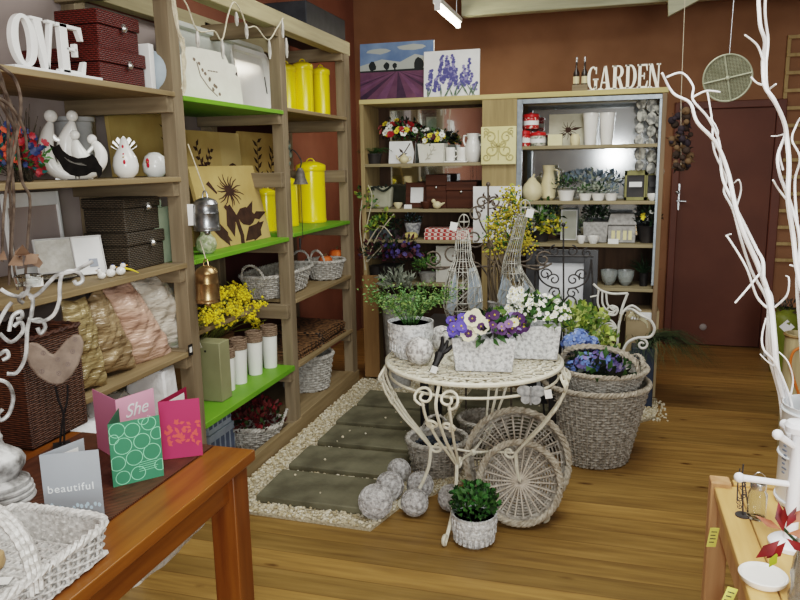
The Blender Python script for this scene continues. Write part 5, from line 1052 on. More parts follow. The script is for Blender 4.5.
P = Pix(621, 245, Y=YS+.03); t = thing('stone_casket', 'grey stone-look box with a lid beside the square grey planter', 'box', (P.p.x, YS+.03, 1.051)); s_ = P.s; b = MB(); b.bx(-13*s_, 13*s_, -.07, .07, 0, 17*s_); b.build('body', M_greyp, t, bev=.006); b = MB(); b.box((0, 0, 23*s_), (28*s_, .16, 11*s_), .8); b.build('lid', M_greyp, t, bev=.006); b = MB(); [b.bx((x-1.6)*s_, (x+1.6)*s_, -.074, -.07, 3*s_, 12*s_) for x in (-8, -3, 3, 8)]; b.build('panel_row', M_tile, t)
t, P = turned('black_leaf_plant', 'dark-leaved plant in a black pot at the right end of the third shelf', 'plant', 646, 246, [(6, 0), (9, 16), (9.4, 17)], M_darkpot, 1.051); foliage(t, (0, 0, 26*P.s), (12*P.s, .1, 16*P.s), 170, .045, .018, [GB, G2, GB]); flowers(t, (0, -.05, 26*P.s), (7*P.s, .06, 6*P.s), 4, .018, [YE, WH])
for px, w_, lab in ((581, 4.2, 'small white cup, left of two on the third right shelf'), (593, 5.6, 'wider white cup in front of the square grey planter'), ):
    turned('white_cup', lab, 'cup', px, 246, [(w_*.6, 0), (w_, 4), (w_*1.05, 7.5), (w_*.9, 7.5), (w_*.5, 1)], M_ceram, 1.051, Y=YS-.1, group='white cups')
P = Pix(613, 247, Y=YS-.1); b = MB(); b.bx(-5*P.s, 5*P.s, -.002, .002, 0, 5*P.s); tag(b.build('shelf_label', M_tag, None, (P.p.x, YS-.1, 1.0505)), 'white price label standing before the grey stone-look box', 'label')
# fourth shelf (.755)
for px, lab in ((608.5, 'left white-lined glass bowl on the lowest right shelf'), (625, 'right white-lined glass bowl on the lowest right shelf')):
    t, P = turned('glass_bowl', lab, 'bowl', px, 289, [(3, 0), (6.4, 4), (8, 10), (8.4, 15), (8, 15), (7.4, 10), (5, 4)], mat('frosted_glass', (210, 216, 214), rough=.15, trans=.7), .756, group='glass bowls', part='glass'); b = MB(); b.lathe([(4*P.s, 4.2*P.s), (7.2*P.s, 10*P.s), (.001, 10.4*P.s)], 20, cap=False); b.build('white_filling', M_ceram, t)
t, P = turned('spiky_plant', 'small spiky plant in a black pot at the right of the lowest shelf', 'plant', 643, 290, [(3.6, 0), (4.4, 12), (4.6, 13)], M_black, .756); b = MB()
for k in range(46): a = rnd(0, 6.3); b.leaf((0, 0, 12*P.s), (math.cos(a)*rnd(.2, 1), math.sin(a)*rnd(.2, 1), rnd(.3, 1.2)), rnd(.08, .16), .008, None, .3)
b.build('leaves', G2, t)
P = Pix(642, 310, Y=UY+.15); b = MB(); b.bx(-.1, .1, -.1, .1, 0, .26)
for k, (z, lab) in enumerate(((.05, 'lower kraft carton at the bottom right of the back shelves'), (.36, 'upper kraft carton at the bottom right of the back shelves'))):
    b = MB(); b.bx(-.105, .105, -.12, .1, 0, .3); o = b.build('kraft_carton', mat('kraft_card', (146, 128, 98), (166, 148, 116), rough=.7, scale=5), None, (P.p.x, UY+.15, z-.05+.001 if k == 0 else .302), bev=.003); tag(o, lab, 'box', 'kraft cartons'); b = MB(); b.bx(-.08, .08, -.1215, -.12, .24, .29); b.build('tape_strip', M_paper, o)
# top of the unit: canvases and bottles
Yt = UY+.12
def clip01(P):
    for ax, lim, sg in ((0, 0, 1), (0, 1, -1), (1, 0, 1), (1, 1, -1)):
        out = []
        for i in range(len(P)):
            a, b_ = P[i-1], P[i]; da, db = (a[ax]-lim)*sg, (b_[ax]-lim)*sg
            if (da >= 0) != (db >= 0): f = da/(da-db); out.append((a[0]+(b_[0]-a[0])*f, a[1]+(b_[1]-a[1])*f))
            if db >= 0: out.append(b_)
        P = out
        if len(P) < 3: return None
    return P
def lavender_field(w_, h):
    pr = [(1, [(0, .5), (1, .5), (1, 1), (0, 1)]), (2, [(0, .62), (.3, .72), (.55, .66), (.75, .78), (1, .7), (1, .52), (0, .52)]), (2, blob(.25, .86, .16, .05)), (2, blob(.7, .9, .2, .05)), (3, [(0, 0), (1, 0), (1, .52), (0, .52)])]
    for k in range(11):
        x = -1.0+k*.3; pr.append((4 if k % 2 else 6, [(.52, .52), (x, 0), (x+.15, 0)]))
    pr.append((5, [(0, .505), (1, .50), (1, .54), (0, .53)]))
    for cx, r in ((.17, .055), (.37, .04), (.48, .03), (.80, .075)): pr += [(5, blob(cx, .6, r, r*1.5, 11)), (5, stroke([(cx, .5), (cx, .6)], .01))]
    return [(m_, q) for m_, q in ((m_, clip01(p_)) for m_, p_ in pr) if q]
P = Pix(394, 98.5, Y=Yt); w_ = 77*P.s; h = 57*P.s
canvas('lavender_field_canvas', 'canvas of a lavender field with trees and blue sky, on the back shelves', w_, h, (P.p.x, Yt+.06, 2.046), -.0, -.06, lavender_field(w_, h), mp=[mat('sky_blue_print', (88, 112, 150), (124, 146, 176), rough=.7, scale=5), mat('cloud_print', (170, 174, 168), rough=.7), mat('lavender_print', (86, 54, 76), (104, 68, 88), rough=.7, scale=12), mat('furrow_print', (56, 38, 58), (70, 48, 68), rough=.7, scale=20), mat('tree_print', (34, 38, 38), rough=.7), mat('bright_lavender_print', (112, 74, 100), (96, 62, 90), rough=.7, scale=20)], m=M_paper)
pr = []
for k in range(40):
    x = rnd(.02, .98); hh = rnd(.3, .95) if .2 < x < .8 else rnd(.25, .7); x2 = x+rnd(-.14, .14); pr.append((1, stroke([(x, 0), ((x+x2)/2, hh*.5), (x2, hh)], .008, .004)))
    for q in range(9): f = .55+.45*q/9; pr.append((2 if random.random() < .7 else 3, blob(x+(x2-x)*f+rnd(-.02, .02), hh*f, .028, .03, 6)))
for k in range(14): pr.append((1, leafp(rnd(.05, .95), 0, rnd(1, 2.2), rnd(.2, .4), .015)))
pr = [q for q in pr if all(-.0 <= u <= 1.0 and 0 <= v <= 1 for u, v in q[1])]
P = Pix(450, 95, Y=Yt-.04); canvas('lavender_stems_canvas', 'white canvas with blue lavender stems, overlapping the lavender field canvas', 57*P.s, 46*P.s, (P.p.x, Yt+.0, 2.046), .0, -.06, pr, mp=[mat('stem_green_print', (92, 112, 92), rough=.7), mat('lavender_blue_print', (84, 84, 140), rough=.7), mat('pale_lilac_print', (140, 136, 180), rough=.7)], m=M_paper)
P = Pix(580, 90, Y=UY+.07); b = MB(); W = 7.5*P.s; t = thing('bottle_crate', 'small grey wooden crate holding dark bottles beside the garden sign', 'crate', (P.p.x, UY+.07, 2.046)); b.bx(-W, W, -.05, .05, 0, .012); b.bx(-W, W, -.05, -.042, .012, 6*P.s); b.bx(-W, W, .042, .05, .012, 6*P.s); b.bx(-W, -W+.008, -.042, .042, .012, 6*P.s); b.bx(W-.008, W, -.042, .042, .012, 6*P.s); b.build('crate_box', M_bar, t)
for k, (dx, lab) in enumerate(((-.026, 'left dark slim bottle in the crate by the garden sign'), (.026, 'right dark slim bottle in the crate by the garden sign'))):
    r = 3.0*P.s; H = 31*P.s; q = thing('slim_bottle', lab, 'bottle', (P.p.x+dx, UY+.07, 2.059), 0, 'bottles by the garden sign'); b = MB(); b.lathe([(r*.9, 0), (r, .006), (r, H*.5), (r*.34, H*.66), (r*.3, H*.86)], 16); b.build('bottle_body', mat('dark_bottle_glass', (44, 36, 30), (58, 48, 40), rough=.15), q); b = MB(); b.lathe([(r*.4, H*.85), (r*.4, H)], 12); b.build('stopper', M_silver, q); b = MB(); b.lathe([(r*1.02, H*.18), (r*1.02, H*.4)], 16, cap=False); b.build('bottle_label', M_cream, q)
# dried bunch hanging at the right end of the unit
o = at(683, 0, Y=4.9); t = thing('dried_pod_bunch', 'string of dark dried seed heads hanging beside the mirrored shelves', 'dried flowers', (o.x, o.y, o.z)); tp = at(681, 100, Y=4.9)-o
b = MB(); b.tube([(0, 0, CZ-o.z), tp, at(681, 165, Y=4.9)-o], .002, 4); b.build('string', M_string, t)
b = MB(); b.mis = [0, 1, 2]
for k in range(46): c = at(681+rnd(-10, 10), rnd(100, 168), Y=4.9+rnd(-.06, .06))-o; b.mi = random.randrange(3); b.sphere(c, rnd(.014, .027), 8, wob=.4); b.leaf(c, rdir(), .05, .02)
b.build('seed_heads', [mat('dark_pod', (58, 46, 38), rough=.8), mat('brown_pod', (104, 82, 58), rough=.8), mat('dusky_pod', (48, 40, 46), rough=.8)], t)
# round mesh disc
c = at(727.5, 78, Y=4.6); P = Pix(727.5, 78, Y=4.6); t = thing('mesh_disc', 'round green wire mesh disc with a cross brace hanging on a wire', 'garden ornament', c, P.rz+.1); R_ = 22.5*P.s; t.rotation_euler = (.15, .0, P.rz+.1)
M_wire = mat('pale_green_wire', (150, 152, 128), (176, 178, 154), rough=.5, metal=.2); b = MB(); b.tube([(R_*math.cos(a), 0, R_*math.sin(a)) for a in [2*PI*k/48 for k in range(48)]], .0055, 6, True); b.build('hoop', M_wire, t)
b = MB(); 
for a in (.2, .2+PI/2): b.tube([(-R_*math.cos(a), -.004, -R_*math.sin(a)), (R_*math.cos(a), -.004, R_*math.sin(a))], .005, 5)
b.sphere((0, -.006, 0), .014, 10); b.build('cross_brace', M_wire, t)
b = MB(); n_ = 17
for k in range(-n_, n_+1):
    u = R_*k/n_; v = math.sqrt(max(0, R_*R_-u*u)); b.tube([(u, .002, -v), (u, .002, v)], .0011, 3); b.tube([(-v, .003, u), (v, .003, u)], .0011, 3)
b.build('mesh', M_wire, t); b = MB(); b.lathe([(R_, 0), (R_, .001)], 48); pan = MB(); pan.at(rx=PI/2); pan.lathe([(R_*.99, -.006), (R_*.99, -.005)], 48); pan.build('backing', mat('green_gauze', (104, 108, 84), rough=.8, alpha=.55), t)
b = MB(); b.tube([(0, 0, R_), (.0, 0, CZ-c.z-.02)], .0016, 4); b.build('hanging_wire', M_steel, t)
# lattice on the back wall
p = at(776, 36, Y=BY-.03); q = at(795, 262, Y=BY-.03); t = thing('wooden_trellis', 'pale wooden lattice trellis fixed to the back wall right of the door', 'trellis', (p.x+.1, BY-.012, q.z)); H = p.z-q.z; W = .62; x0 = -.0
M_lat = wood('lattice_wood', (150, 124, 80), (176, 150, 104), axis=2)
for k in range(4): b = MB(); xx = W*k/3; b.bx(xx-.014, xx+.014, -.02, 0, 0, H); b.build('upright', M_lat, t, bev=.002)
for k in range(14): b = MB(); z = .015+(H-.03)*k/13; b.bx(-.014, W+.014, -.034, -.02, z-.014, z+.014); b.build('rail', M_lat, t, bev=.002)
# ================================================================== CENTRE: round iron table
M_iron = mat('cream_iron', (214, 208, 186), (232, 227, 210), rough=.45, scale=30)
TC, TR, TZ = V((-.556, 3.09, 0)), .385, .745
tb = thing('round_iron_table', 'round cream wrought-iron table with a pierced top and scrolled legs', 'table', TC)
b = MB(); ring = [2*PI*k/72 for k in range(72)]
b.tube([(TR*math.cos(a), TR*math.sin(a), TZ-.008) for a in ring], .010, 8, True); b.build('top_rim', M_iron, tb)
b = MB(); b.tube([((TR-.012)*math.cos(a), (TR-.012)*math.sin(a), TZ-.065) for a in ring], .006, 6, True); b.build('apron_ring', M_iron, tb)
b = MB(); NS = 30
for g in (-1, 1):
    for k in range(NS):
        a0 = 2*PI*k/NS; b.tube([((.05+(TR-.05)*f)*math.cos(a0+g*f*1.15), (.05+(TR-.05)*f)*math.sin(a0+g*f*1.15), TZ-.006) for f in [q/9 for q in range(10)]], .0065, 4, flat=1, )
for rr in (.05, .14, .23, .31): b.tube([(rr*math.cos(a), rr*math.sin(a), TZ-.004) for a in ring[::2]], .005, 5, True)
b.build('pierced_top', M_iron, tb)
def legmap(ang):
    ca, sa = math.cos(ang), math.sin(ang)
    pr = [(0, TR-.01, .735), (.12, TR+.03, .67), (.3, TR+.0, .58), (.55, .315, .47), (.8, .24, .38), (1., .195, .32), (1.12, .19, .28)]
    def f(u, t):
        for (t0, r0, z0), (t1, r1, z1) in zip(pr, pr[1:]):
            if t <= t1: q = (t-t0)/(t1-t0); break
        r = r0+(r1-r0)*q; z = z0+(z1-z0)*q
        return V((r*ca-u*sa, r*sa+u*ca, z))
    return f, ca, sa
for ang in (-101, -3, 80, 188):
    a = math.radians(ang); f, ca, sa = legmap(a); lg = MB(); T = [q/14 for q in range(15)]
    lg.tube(spline([f(0, t) for t in T[::2]], 3), .007, 6)
    for g in (-1, 1):
        lg.tube(spline([f(g*(.006+.056*max(0, 1-abs(t-.2)*1.25)), t) for t in T[2::2]], 3), .0062, 6)
        for (uc, tc, r_, a0) in ((.052, .10, .048, -PI/2), (.034, .36, .032, -PI/2)):
            P3 = spiral((0, 0, 0), r_, 1.4, a0, g); lg.tube([f(g*uc+p.x, max(0, min(1.1, tc-p.z/.62))) for p in P3], .006, 6)
    e = [f(0, 1.0), V((.205*ca, .205*sa, .22)), V((.255*ca, .255*sa, .10)), V((.325*ca, .325*sa, .012))]
    lg.tube(spiral(f(0, 1.0)-V((.03*ca, .03*sa, 0)), .03, 1.0, 0, -1, V((ca, sa, 0))), .007, 6)
    lg.tube(spline(e, 5), .0085, 7); fo_ = spiral((.325*ca, .325*sa, .034), .026, .8, -PI/2, 1, V((ca, sa, 0))); lg.tube(fo_, .0085, 7)
    lg.build('scrolled_leg', M_iron, tb)
b = MB()
for ang in (-101, -3, 80, 188): a = math.radians(ang); b.tube([(0, 0, .30), (.1*math.cos(a), .1*math.sin(a), .315), (.195*math.cos(a), .195*math.sin(a), .32)], .006, 6)
b.sphere((0, 0, .30), .016, 10); b.build('cross_brace', M_iron, tb)
# ------------------------------------------------------------------ on the round table
ZT = TZ+.003
M_wpot = mat('whitewashed_stone', (150, 150, 150), (230, 231, 230), rough=.85, scale=75, bump=.7, bscale=70, detail=8, lo=.3, hi=.58)
t, P = turned('patterned_planter', 'round whitewashed planter of airy green foliage at the left of the round table', 'plant', 411, 358, [(15, 0), (18, 4), (22, 20), (23, 36), (21.5, 36), (20, 24)], M_wpot, ZT, Y=3.05); s_ = P.s
b = MB()
for k in range(26):
    a = 2*PI*k/26
    for (z0_, z1_) in ((8, 19), (22, 31)): b.at((0, 0, 0), rz=a); b.box((P.s*(19.5+.1*(z0_+z1_)/2*.9), 0, (z0_+z1_)/2*s_), (.006, .012, (z1_-z0_)*s_))
b.M = Matrix.Identity(4); b.build('raised_pattern', M_wpot, t)
b = MB(); b.lathe([(.0004, 33*s_), (20*s_, 33*s_)], 20); b.build('soil', mat('dark_soil', (40, 32, 26), rough=.95), t)
st = MB(); lf = MB(); lf.mis = [0, 1, 2]
for k in range(60):
    a = rnd(0, 6.3); L_ = rnd(.1, .24); d = V((math.cos(a), math.sin(a), 0)); base_ = V((0, 0, 33*s_))+d*.03
    pts = [base_+d*(L_*.9*q)+V((0, 0, L_*(1.75*q-1.1*q*q))) for q in (0, .3, .6, 1)]; st.tube(pts, .0012, 3)
    for q in range(22): f = rnd(.3, 1); p_ = base_+d*(L_*.9*f)+V((0, 0, L_*(1.75*f-1.1*f*f)))+rdir()*.022; lf.mi = random.randrange(3); lf.leaf(p_, rdir(-.4, 1)+d*.5, rnd(.012, .021), .0085)
st.build('stem', G1, t); lf.build('foliage', [mat('fern_dark', (82, 108, 54), rough=.6), mat('fern_green', (92, 132, 72), rough=.6), mat('fern_light', (124, 148, 80), rough=.6)], t)
M_ballst = mat('pitted_white_stone', (150, 146, 142), (218, 216, 212), rough=.9, scale=60, bump=.8, bscale=60, lo=.38, hi=.56)
def ball(cx, cy, r, label, z, group, m=None, name='stone_ball'):
    p = at(cx, cy+r*.93, Z=z); s_ = (p-V((0, 0, EYE))).dot(CF)/FOC; R_ = r*s_; b = MB(); b.sphere((0, 0, R_), R_, 32, wob=.0)
    return tag(b.build(name, m or M_ballst, None, (p.x, p.y+R_*.25, z-.001)), label, 'ball', group)
ball(419, 352, 14, 'pitted white ball in front of the round planter on the iron table', ZT, 'white balls on the iron table')
ball(441, 339, 12.5, 'pitted white ball behind the black claw tool on the iron table', ZT, 'white balls on the iron table')
def trough(name, label, px, py, y, w_, d_, h, rz, top=1.14):
    P = Pix(px, py, Y=y); t = thing(name, label, 'planter', (P.p.x, y, ZT), rz); b = MB()
    W, D = w_/2, d_/2; k = top; ti = .012
    o0 = [(-W, -D, 0), (W, -D, 0), (W, D, 0), (-W, D, 0)]; o1 = [(x*k, y_*k, h) for x, y_, _ in o0]; i1 = [(x*k-math.copysign(ti, x), y_*k-math.copysign(ti, y_), h) for x, y_, _ in o0]; i0 = [(x*(k-.02)-math.copysign(ti, x), y_*(k-.02)-math.copysign(ti, y_), h*.8) for x, y_, _ in o0]
    b.add(o0+o1+i1+i0, [(3, 2, 1, 0)]+[(i, (i+1) % 4, 4+(i+1) % 4, 4+i) for i in range(4)]+[(4+i, 4+(i+1) % 4, 8+(i+1) % 4, 8+i) for i in range(4)]+[(8+i, 8+(i+1) % 4, 12+(i+1) % 4, 12+i) for i in range(4)]+[(12, 13, 14, 15)])
    b.build('planter_box', M_wpot, t, bev=.004); return t
YC = mat('pansy_eye', (208, 180, 60), rough=.6); PDK = mat('pansy_dark', (74, 40, 88), rough=.6); PVI = mat('pansy_violet', (92, 80, 176), rough=.6); PWH = mat('pansy_cream', (232, 226, 196), rough=.6)
t = trough('pansy_planter', 'whitewashed stone planter of purple and cream pansies at the front of the iron table', 484, 372, 2.93, .232, .12, .142, .13)
foliage(t, (0, 0, .17), (.145, .09, .065), 230, .05, .022, [G2, G1, GB]); 
b = MB()
for (u, z, c_, n_) in ((-.115, .185, 0, 9), (-.07, .205, 0, 6), (-.03, .235, 1, 3), (.0, .19, 1, 3), (.03, .215, 2, 4), (.06, .17, 3, 5), (.09, .185, 3, 5), (.1, .225, 1, 2)):
    for q in range(n_):
        p_ = V((u+rnd(-.025, .025), rnd(-.1, -.03), z+rnd(-.03, .03))); blossom(b, p_, (rnd(-.4, .4), -1, rnd(.1, .8)), rnd(.016, .022), 5, {0: 0, 1: 1, 2: 2, 3: 3}[c_] if random.random() < .8 else 2, 4, .15, 1.1)
b.build('pansy_blossom', [PVI, PWH, PDK, mat('pansy_lilac', (132, 104, 150), rough=.6), YC], t)
# big pansies with dark faces
b = MB()
for (u, z) in ((-.045, .232), (-.01, .2), (-.06, .17)):
    blossom(b, (u, -.09, z), (0, -1, .3), .034, 5, 0, None, .15, 1.1); blossom(b, (u, -.094, z), (0, -1, .3), .017, 5, 1, 2, .1, 1.0)
b.build('pansy_face', [PWH, PDK, YC], t)
t = trough('white_flower_planter', 'whitewashed stone planter of small white flowers at the right of the iron table', 535, 362, 3.17, .19, .12, .15, .1)
foliage(t, (0, 0, .185), (.15, .1, .09), 260, .05, .024, [G1, G3, G2]); b = MB()
for k in range(110): d = rdir(0, 1); d.y = -abs(d.y); p_ = V((d.x*.15, d.y*.09, .18+d.z*.10)); blossom(b, p_, d+V((rnd(-.5, .5), -.4, .4)), rnd(.007, .011), 5, 0, 1, .3)
for k in range(60): p_ = V((-.09+rnd(-.03, .03), -.05+rnd(-.03, .03), .24+rnd(-.05, .07))); blossom(b, p_, (rnd(-1, 1), -1, rnd(0, 1)), rnd(.009, .014), 5, 0, 1, .3)
b.build('white_blossom', [WH, YE], t); b = MB()
for k in range(14): blossom(b, (-.09+rnd(-.05, .05), -.09, .17+rnd(-.05, .03)), (rnd(-.4, .4), -1, rnd(0, .6)), .024, 5, random.choice((0, 0, 1)), 2, .15, 1.1)
b.build('purple_blossom', [PDK, LIL, YC], t)
# claw tool
P = Pix(434, 374, Z=ZT); t = thing('garden_claw', 'black cast-iron claw hand tool with a white tag leaning against the pansy planter', 'garden tool', (P.p.x, P.p.y, ZT+.006), P.rz); s_ = P.s
b = MB(); b.tube([P(432, 373, 0), P(437, 364, .02), P(440, 357, .04)], [.013, .015, .022], 8); b.build('handle', M_black, t)
for (x, y) in ((442.5, 340), (448, 344), (453, 349)): b = MB(); b.tube(spline([P(440, 357, .04), P((440+x)/2+1, (357+y)/2+1, .05), P(x, y, .05)], 4), [.0145-.0011*k for k in range(9)], 6); b.build('prong', M_black, t)
b = MB(); b.at(P(434, 370, -.014), ry=.35); b.box((0, 0, 0), (6.5*s_, .0016, 7*s_)); b.build('price_tag', M_tag, t)
# butterfly ornament hanging under the rim
P = Pix(531, 384, Y=2.80); t = thing('butterfly_ornament', 'grey pierced metal butterfly with a tag hanging under the right rim of the iron table', 'ornament', (P.p.x, 2.80, P.p.z), P.rz); M_gal = mat('galvanised_grey', (140, 142, 142), (184, 186, 186), rough=.5, metal=.4, scale=50)
b = MB()
for g in (-1, 1): b.prism(blob(g*.026, -.03, .03, .024, 12, .06), .004); b.prism(blob(g*.02, -.064, .02, .02, 12, .06), .004)
b.tube([(0, -.003, -.01), (0, -.003, -.085)], .005, 6); b.build('wings', M_gal, t)
b = MB(); b.tube([(0, 0, -.012), (0, .03, TZ-.07-P.p.z)], .0016, 4); b.build('cord', M_string, t); b = MB(); q = P(548, 393, -.01); b.at(q, ry=-.2); b.box((0, 0, 0), (7*P.s, .0015, 9*P.s)); b.build('price_tag', M_tag, t)
# ------------------------------------------------------------------ black stand with wire geese behind the table
t = thing('black_plant_stand', 'low black metal stand behind the round table carrying the wire geese', 'stand', (-.62, 3.92, 0)); b = MB(); b.bx(-.36, .40, -.2, .2, .70, .72); b.build('stand_top', M_black, t, bev=.003)
for sx in (-.33, .37):
    for sy in (-.17, .17): b = MB(); b.bx(sx-.02, sx+.02, sy-.02, sy+.02, 0, .70); b.build('leg', M_black, t, bev=.003)
M_wire2 = mat('galvanised_wire', (150, 148, 138), (190, 188, 178), rough=.45, metal=.4, scale=40); M_sheet = mat('blue_grey_sheet', (146, 160, 172), (170, 182, 192), rough=.5, metal=.3, scale=12)
def goose(label, axis_px, prof, head, tagp, wings, Y=3.9, beak=-1):
    """prof: (cx, y, half width) in photo pixels from the base up"""
    P = Pix(axis_px, prof[0][1], Y=Y); P.p.z = at(axis_px, prof[0][1], Y=Y).z; t = thing('wire_goose', label, 'sculpture', (P.p.x, Y, .7205), P.rz, 'wire geese'); off = V((0, 0, P.p.z-.7205)); s_ = P.s
    b = MB(); hoops = []
    for (cx, y, hw) in prof:
        c = P(cx, y)+off; hoops.append((c, hw*s_)); b.tube([c+V((hw*s_*math.cos(a), hw*s_*.9*math.sin(a), 0)) for a in [2*PI*k/20 for k in range(20)]], .0022, 5, True)
    for k in range(20):
        a = 2*PI*k/20; b.tube(spline([c+V((r*math.cos(a), r*.9*math.sin(a), 0)) for c, r in hoops], 3), .002, 4)
    for q in range(70):
        i = random.randrange(len(hoops)//2); c, r = hoops[i]; a = rnd(0, 6.3); c2, r2 = hoops[i+1]; b.tube([c+V((r*math.cos(a), r*.9*math.sin(a), 0)), c2+V((r2*math.cos(a+.9), r2*.9*math.sin(a+.9), 0))], .0018, 4)
    b.build('wire_body', M_wire2, t)
    b = MB(); hc = P(*head)+off; b.tube([hc+V((.028*math.cos(a), .0, .04*math.sin(a))) for a in [2*PI*k/18 for k in range(18)]], .003, 5, True); b.tube([hc+V((.0, .026*math.cos(a), .04*math.sin(a))) for a in [2*PI*k/18 for k in range(18)]], .003, 5, True); b.tube([hc+V((0.028*math.cos(a), .026*math.sin(a), 0)) for a in [2*PI*k/18 for k in range(18)]], .003, 5, True)
    b.build('wire_head', M_wire2, t)
    b = MB(); b.at(hc+V((beak*.025, -.012, -.01)), ry=beak*1.9); b.lathe([(.014, 0), (.0004, .06)], 10); b.build('beak', M_wire2, t)
    for pts in wings:
        c3 = [P(x, y, -.03)+off for x, y in pts]; b = MB(); n = len(c3); b.add(c3+[p+V((0, .004, 0)) for p in c3], [tuple(range(n)), tuple(range(2*n-1, n-1, -1))]+[(i, n+i, n+(i+1) % n, (i+1) % n) for i in range(n)]); w0_ = b.build('wing', M_sheet, t)
        b = MB(); b.tube([p+V((0, -.001, 0)) for p in c3], .003, 4, True); b.tube([c3[0].lerp(c3[1], .5)+V((0, -.002, 0)), c3[n//2]+V((0, -.002, 0))], .002, 4); b.build('wing_wire', M_wire2, w0_)
    b = MB(); b.at(P(*tagp, -.03)+off, ry=.2); b.box((0, 0, 0), (7*s_, .0015, 8*s_)); b.build('paper_tag', M_tag, t)
    return t
yb = proj_y = None
def pix_y(px, Y, z):
    """photo row at which height z shows on the plane Y near column px"""
    a, c = at(px, 200, Y=Y).z, at(px, 400, Y=Y).z
    return 200+(a-z)/(a-c)*200
yb = pix_y(463, 3.9, .722)
goose('wire goose with sheet-metal wings standing at the left behind the iron table', 463, [(463, yb, 15), (463, yb-12, 19), (463, 300, 19.5), (463, 285, 18), (463, 270, 14), (463, 260, 9.5), (463, 250, 8), (463, 240, 7), (463, 230, 5.5)], (464, 222), (454, 226), [[(469, 267), (474, 266), (481, 286), (482, 312), (473, 314), (467, 300)], [(456, 268), (450, 284), (446, 308), (452, 314), (458, 300)]])
yb = pix_y(520, 3.95, .722)
goose('wire goose with a backswept neck and white tag, at the right behind the iron table', 519, [(519, yb, 12), (519, yb-12, 19), (518, 302, 20), (517, 288, 17), (513, 272, 11), (512, 262, 8.5), (514, 250, 7), (517, 238, 6), (520, 226, 5.5), (523, 216, 5)], (525, 208), (529.5, 213.5), [[(503, 273), (510, 280), (520, 298), (521, 312), (501, 312), (498, 295)], [(524, 278), (534, 290), (545, 306), (540, 312), (530, 310), (523, 294)]], Y=3.95, beak=1)
# yellow mimosa behind the geese
Pm = Pix(497, pix_y(497, 4.04, .722), Y=4.04); t = thing('mimosa_plant', 'tall bunch of yellow mimosa on bare stems between the two wire geese', 'plant', (Pm.p.x, 4.04, .7205)); b = MB(); b.lathe([(.045, 0), (.055, .1), (.058, .1)], 20); b.build('pot', M_greyp, t)
o = V(t.location); st = MB(); fl_ = MB(); lf = MB(); lf.mis = [0, 1]
for (x, y, n_) in ((495, 225, 8), (507, 215, 9), (520, 226, 9), (526, 244, 6), (517, 206, 5), (502, 243, 9), (516, 246, 7), (495, 250, 5), (509, 200, 3), (522, 236, 5), (512, 192, 3), (488, 236, 3)):
    e = at(x, y, Y=4.06)-o; st.tube(spline([(0, 0, .08), V((e.x*.3+rnd(-.02, .02), 0, e.z*.5)), e], 4), .004, 4)
    for q in range(n_*13): fl_.sphere(e+rdir()*rnd(.005, .07), rnd(.004, .008), 5)
    for q in range(n_*3): lf.mi = random.randrange(2); lf.leaf(e+rdir()*.04, rdir(-.3, 1), .06, .012)
for k in range(12): st.tube(spline([(rnd(-.03, .03), rnd(-.03, .03), .05), (rnd(-.06, .06), rnd(-.05, .05), .25), (rnd(-.09, .09), rnd(-.05, .05), rnd(.35, .5))], 4), .005, 5)
st.build('stem', mat('grey_stem', (104, 92, 76), rough=.85), t); fl_.build('blossom', mat('dull_mimosa', (172, 152, 40), (194, 178, 70), rough=.7, scale=30), t); lf.build('foliage', [G4, G1], t)
# iron trellis with finial and scrolls
P = Pix(488.5, pix_y(488, 4.3, .014), Y=4.3); t = thing('iron_obelisk', 'rusty scrolled iron plant support with a curled finial behind the left wire goose', 'plant support', (P.p.x, 4.3, .013), P.rz); off = V((0, 0, P.p.z-.013)); L = lambda x, y: P(x, y)+off
M_rust2 = mat('weathered_iron', (70, 62, 54), (112, 100, 88), rough=.7, scale=40)
b = MB(); b.tube([(0, 0, 0), L(488.5, 188)], .007, 6); b.sphere(L(488.5, 187), .014, 8); b.build('pole', M_rust2, t)
b = MB()
for g in (-1, 1):
    for (dx, y, r_, a0, dr, tn) in ((6, 204, 6, PI, -1, 1.2), (11, 215, 8, PI*.8, -1, 1.2), (13, 238, 10, PI, 1, 1.3), (20, 256, 11, PI*.6, -1, 1.4), (34, 252, 10, PI, 1, 1.3), (52, 258, 8, PI*.2, 1, 1.2)):
        b.tube(spiral(V(L(488.5+g*dx, y)), r_*P.s, tn, a0 if g > 0 else PI-a0, dr*g), .006, 6)
    b.tube(spline([L(488.5, 275), L(488.5+g*10, 262), L(488.5+g*26, 262), L(488.5+g*46, 268), L(488.5+g*60, 262)], 4), .006, 6); b.tube(spline([L(488.5, 235), L(488.5+g*6, 226), L(488.5+g*12, 208)], 4), .0055, 6)
b.tube([L(430, 266), L(546, 264)], .006, 6); b.build('scroll_work', M_rust2, t)
for g in (-1, 1): b = MB(); b.tube([V((g*.14, 0, 0)), L(488.5+g*22, 266)], .007, 6); b.build('side_leg', M_rust2, t)
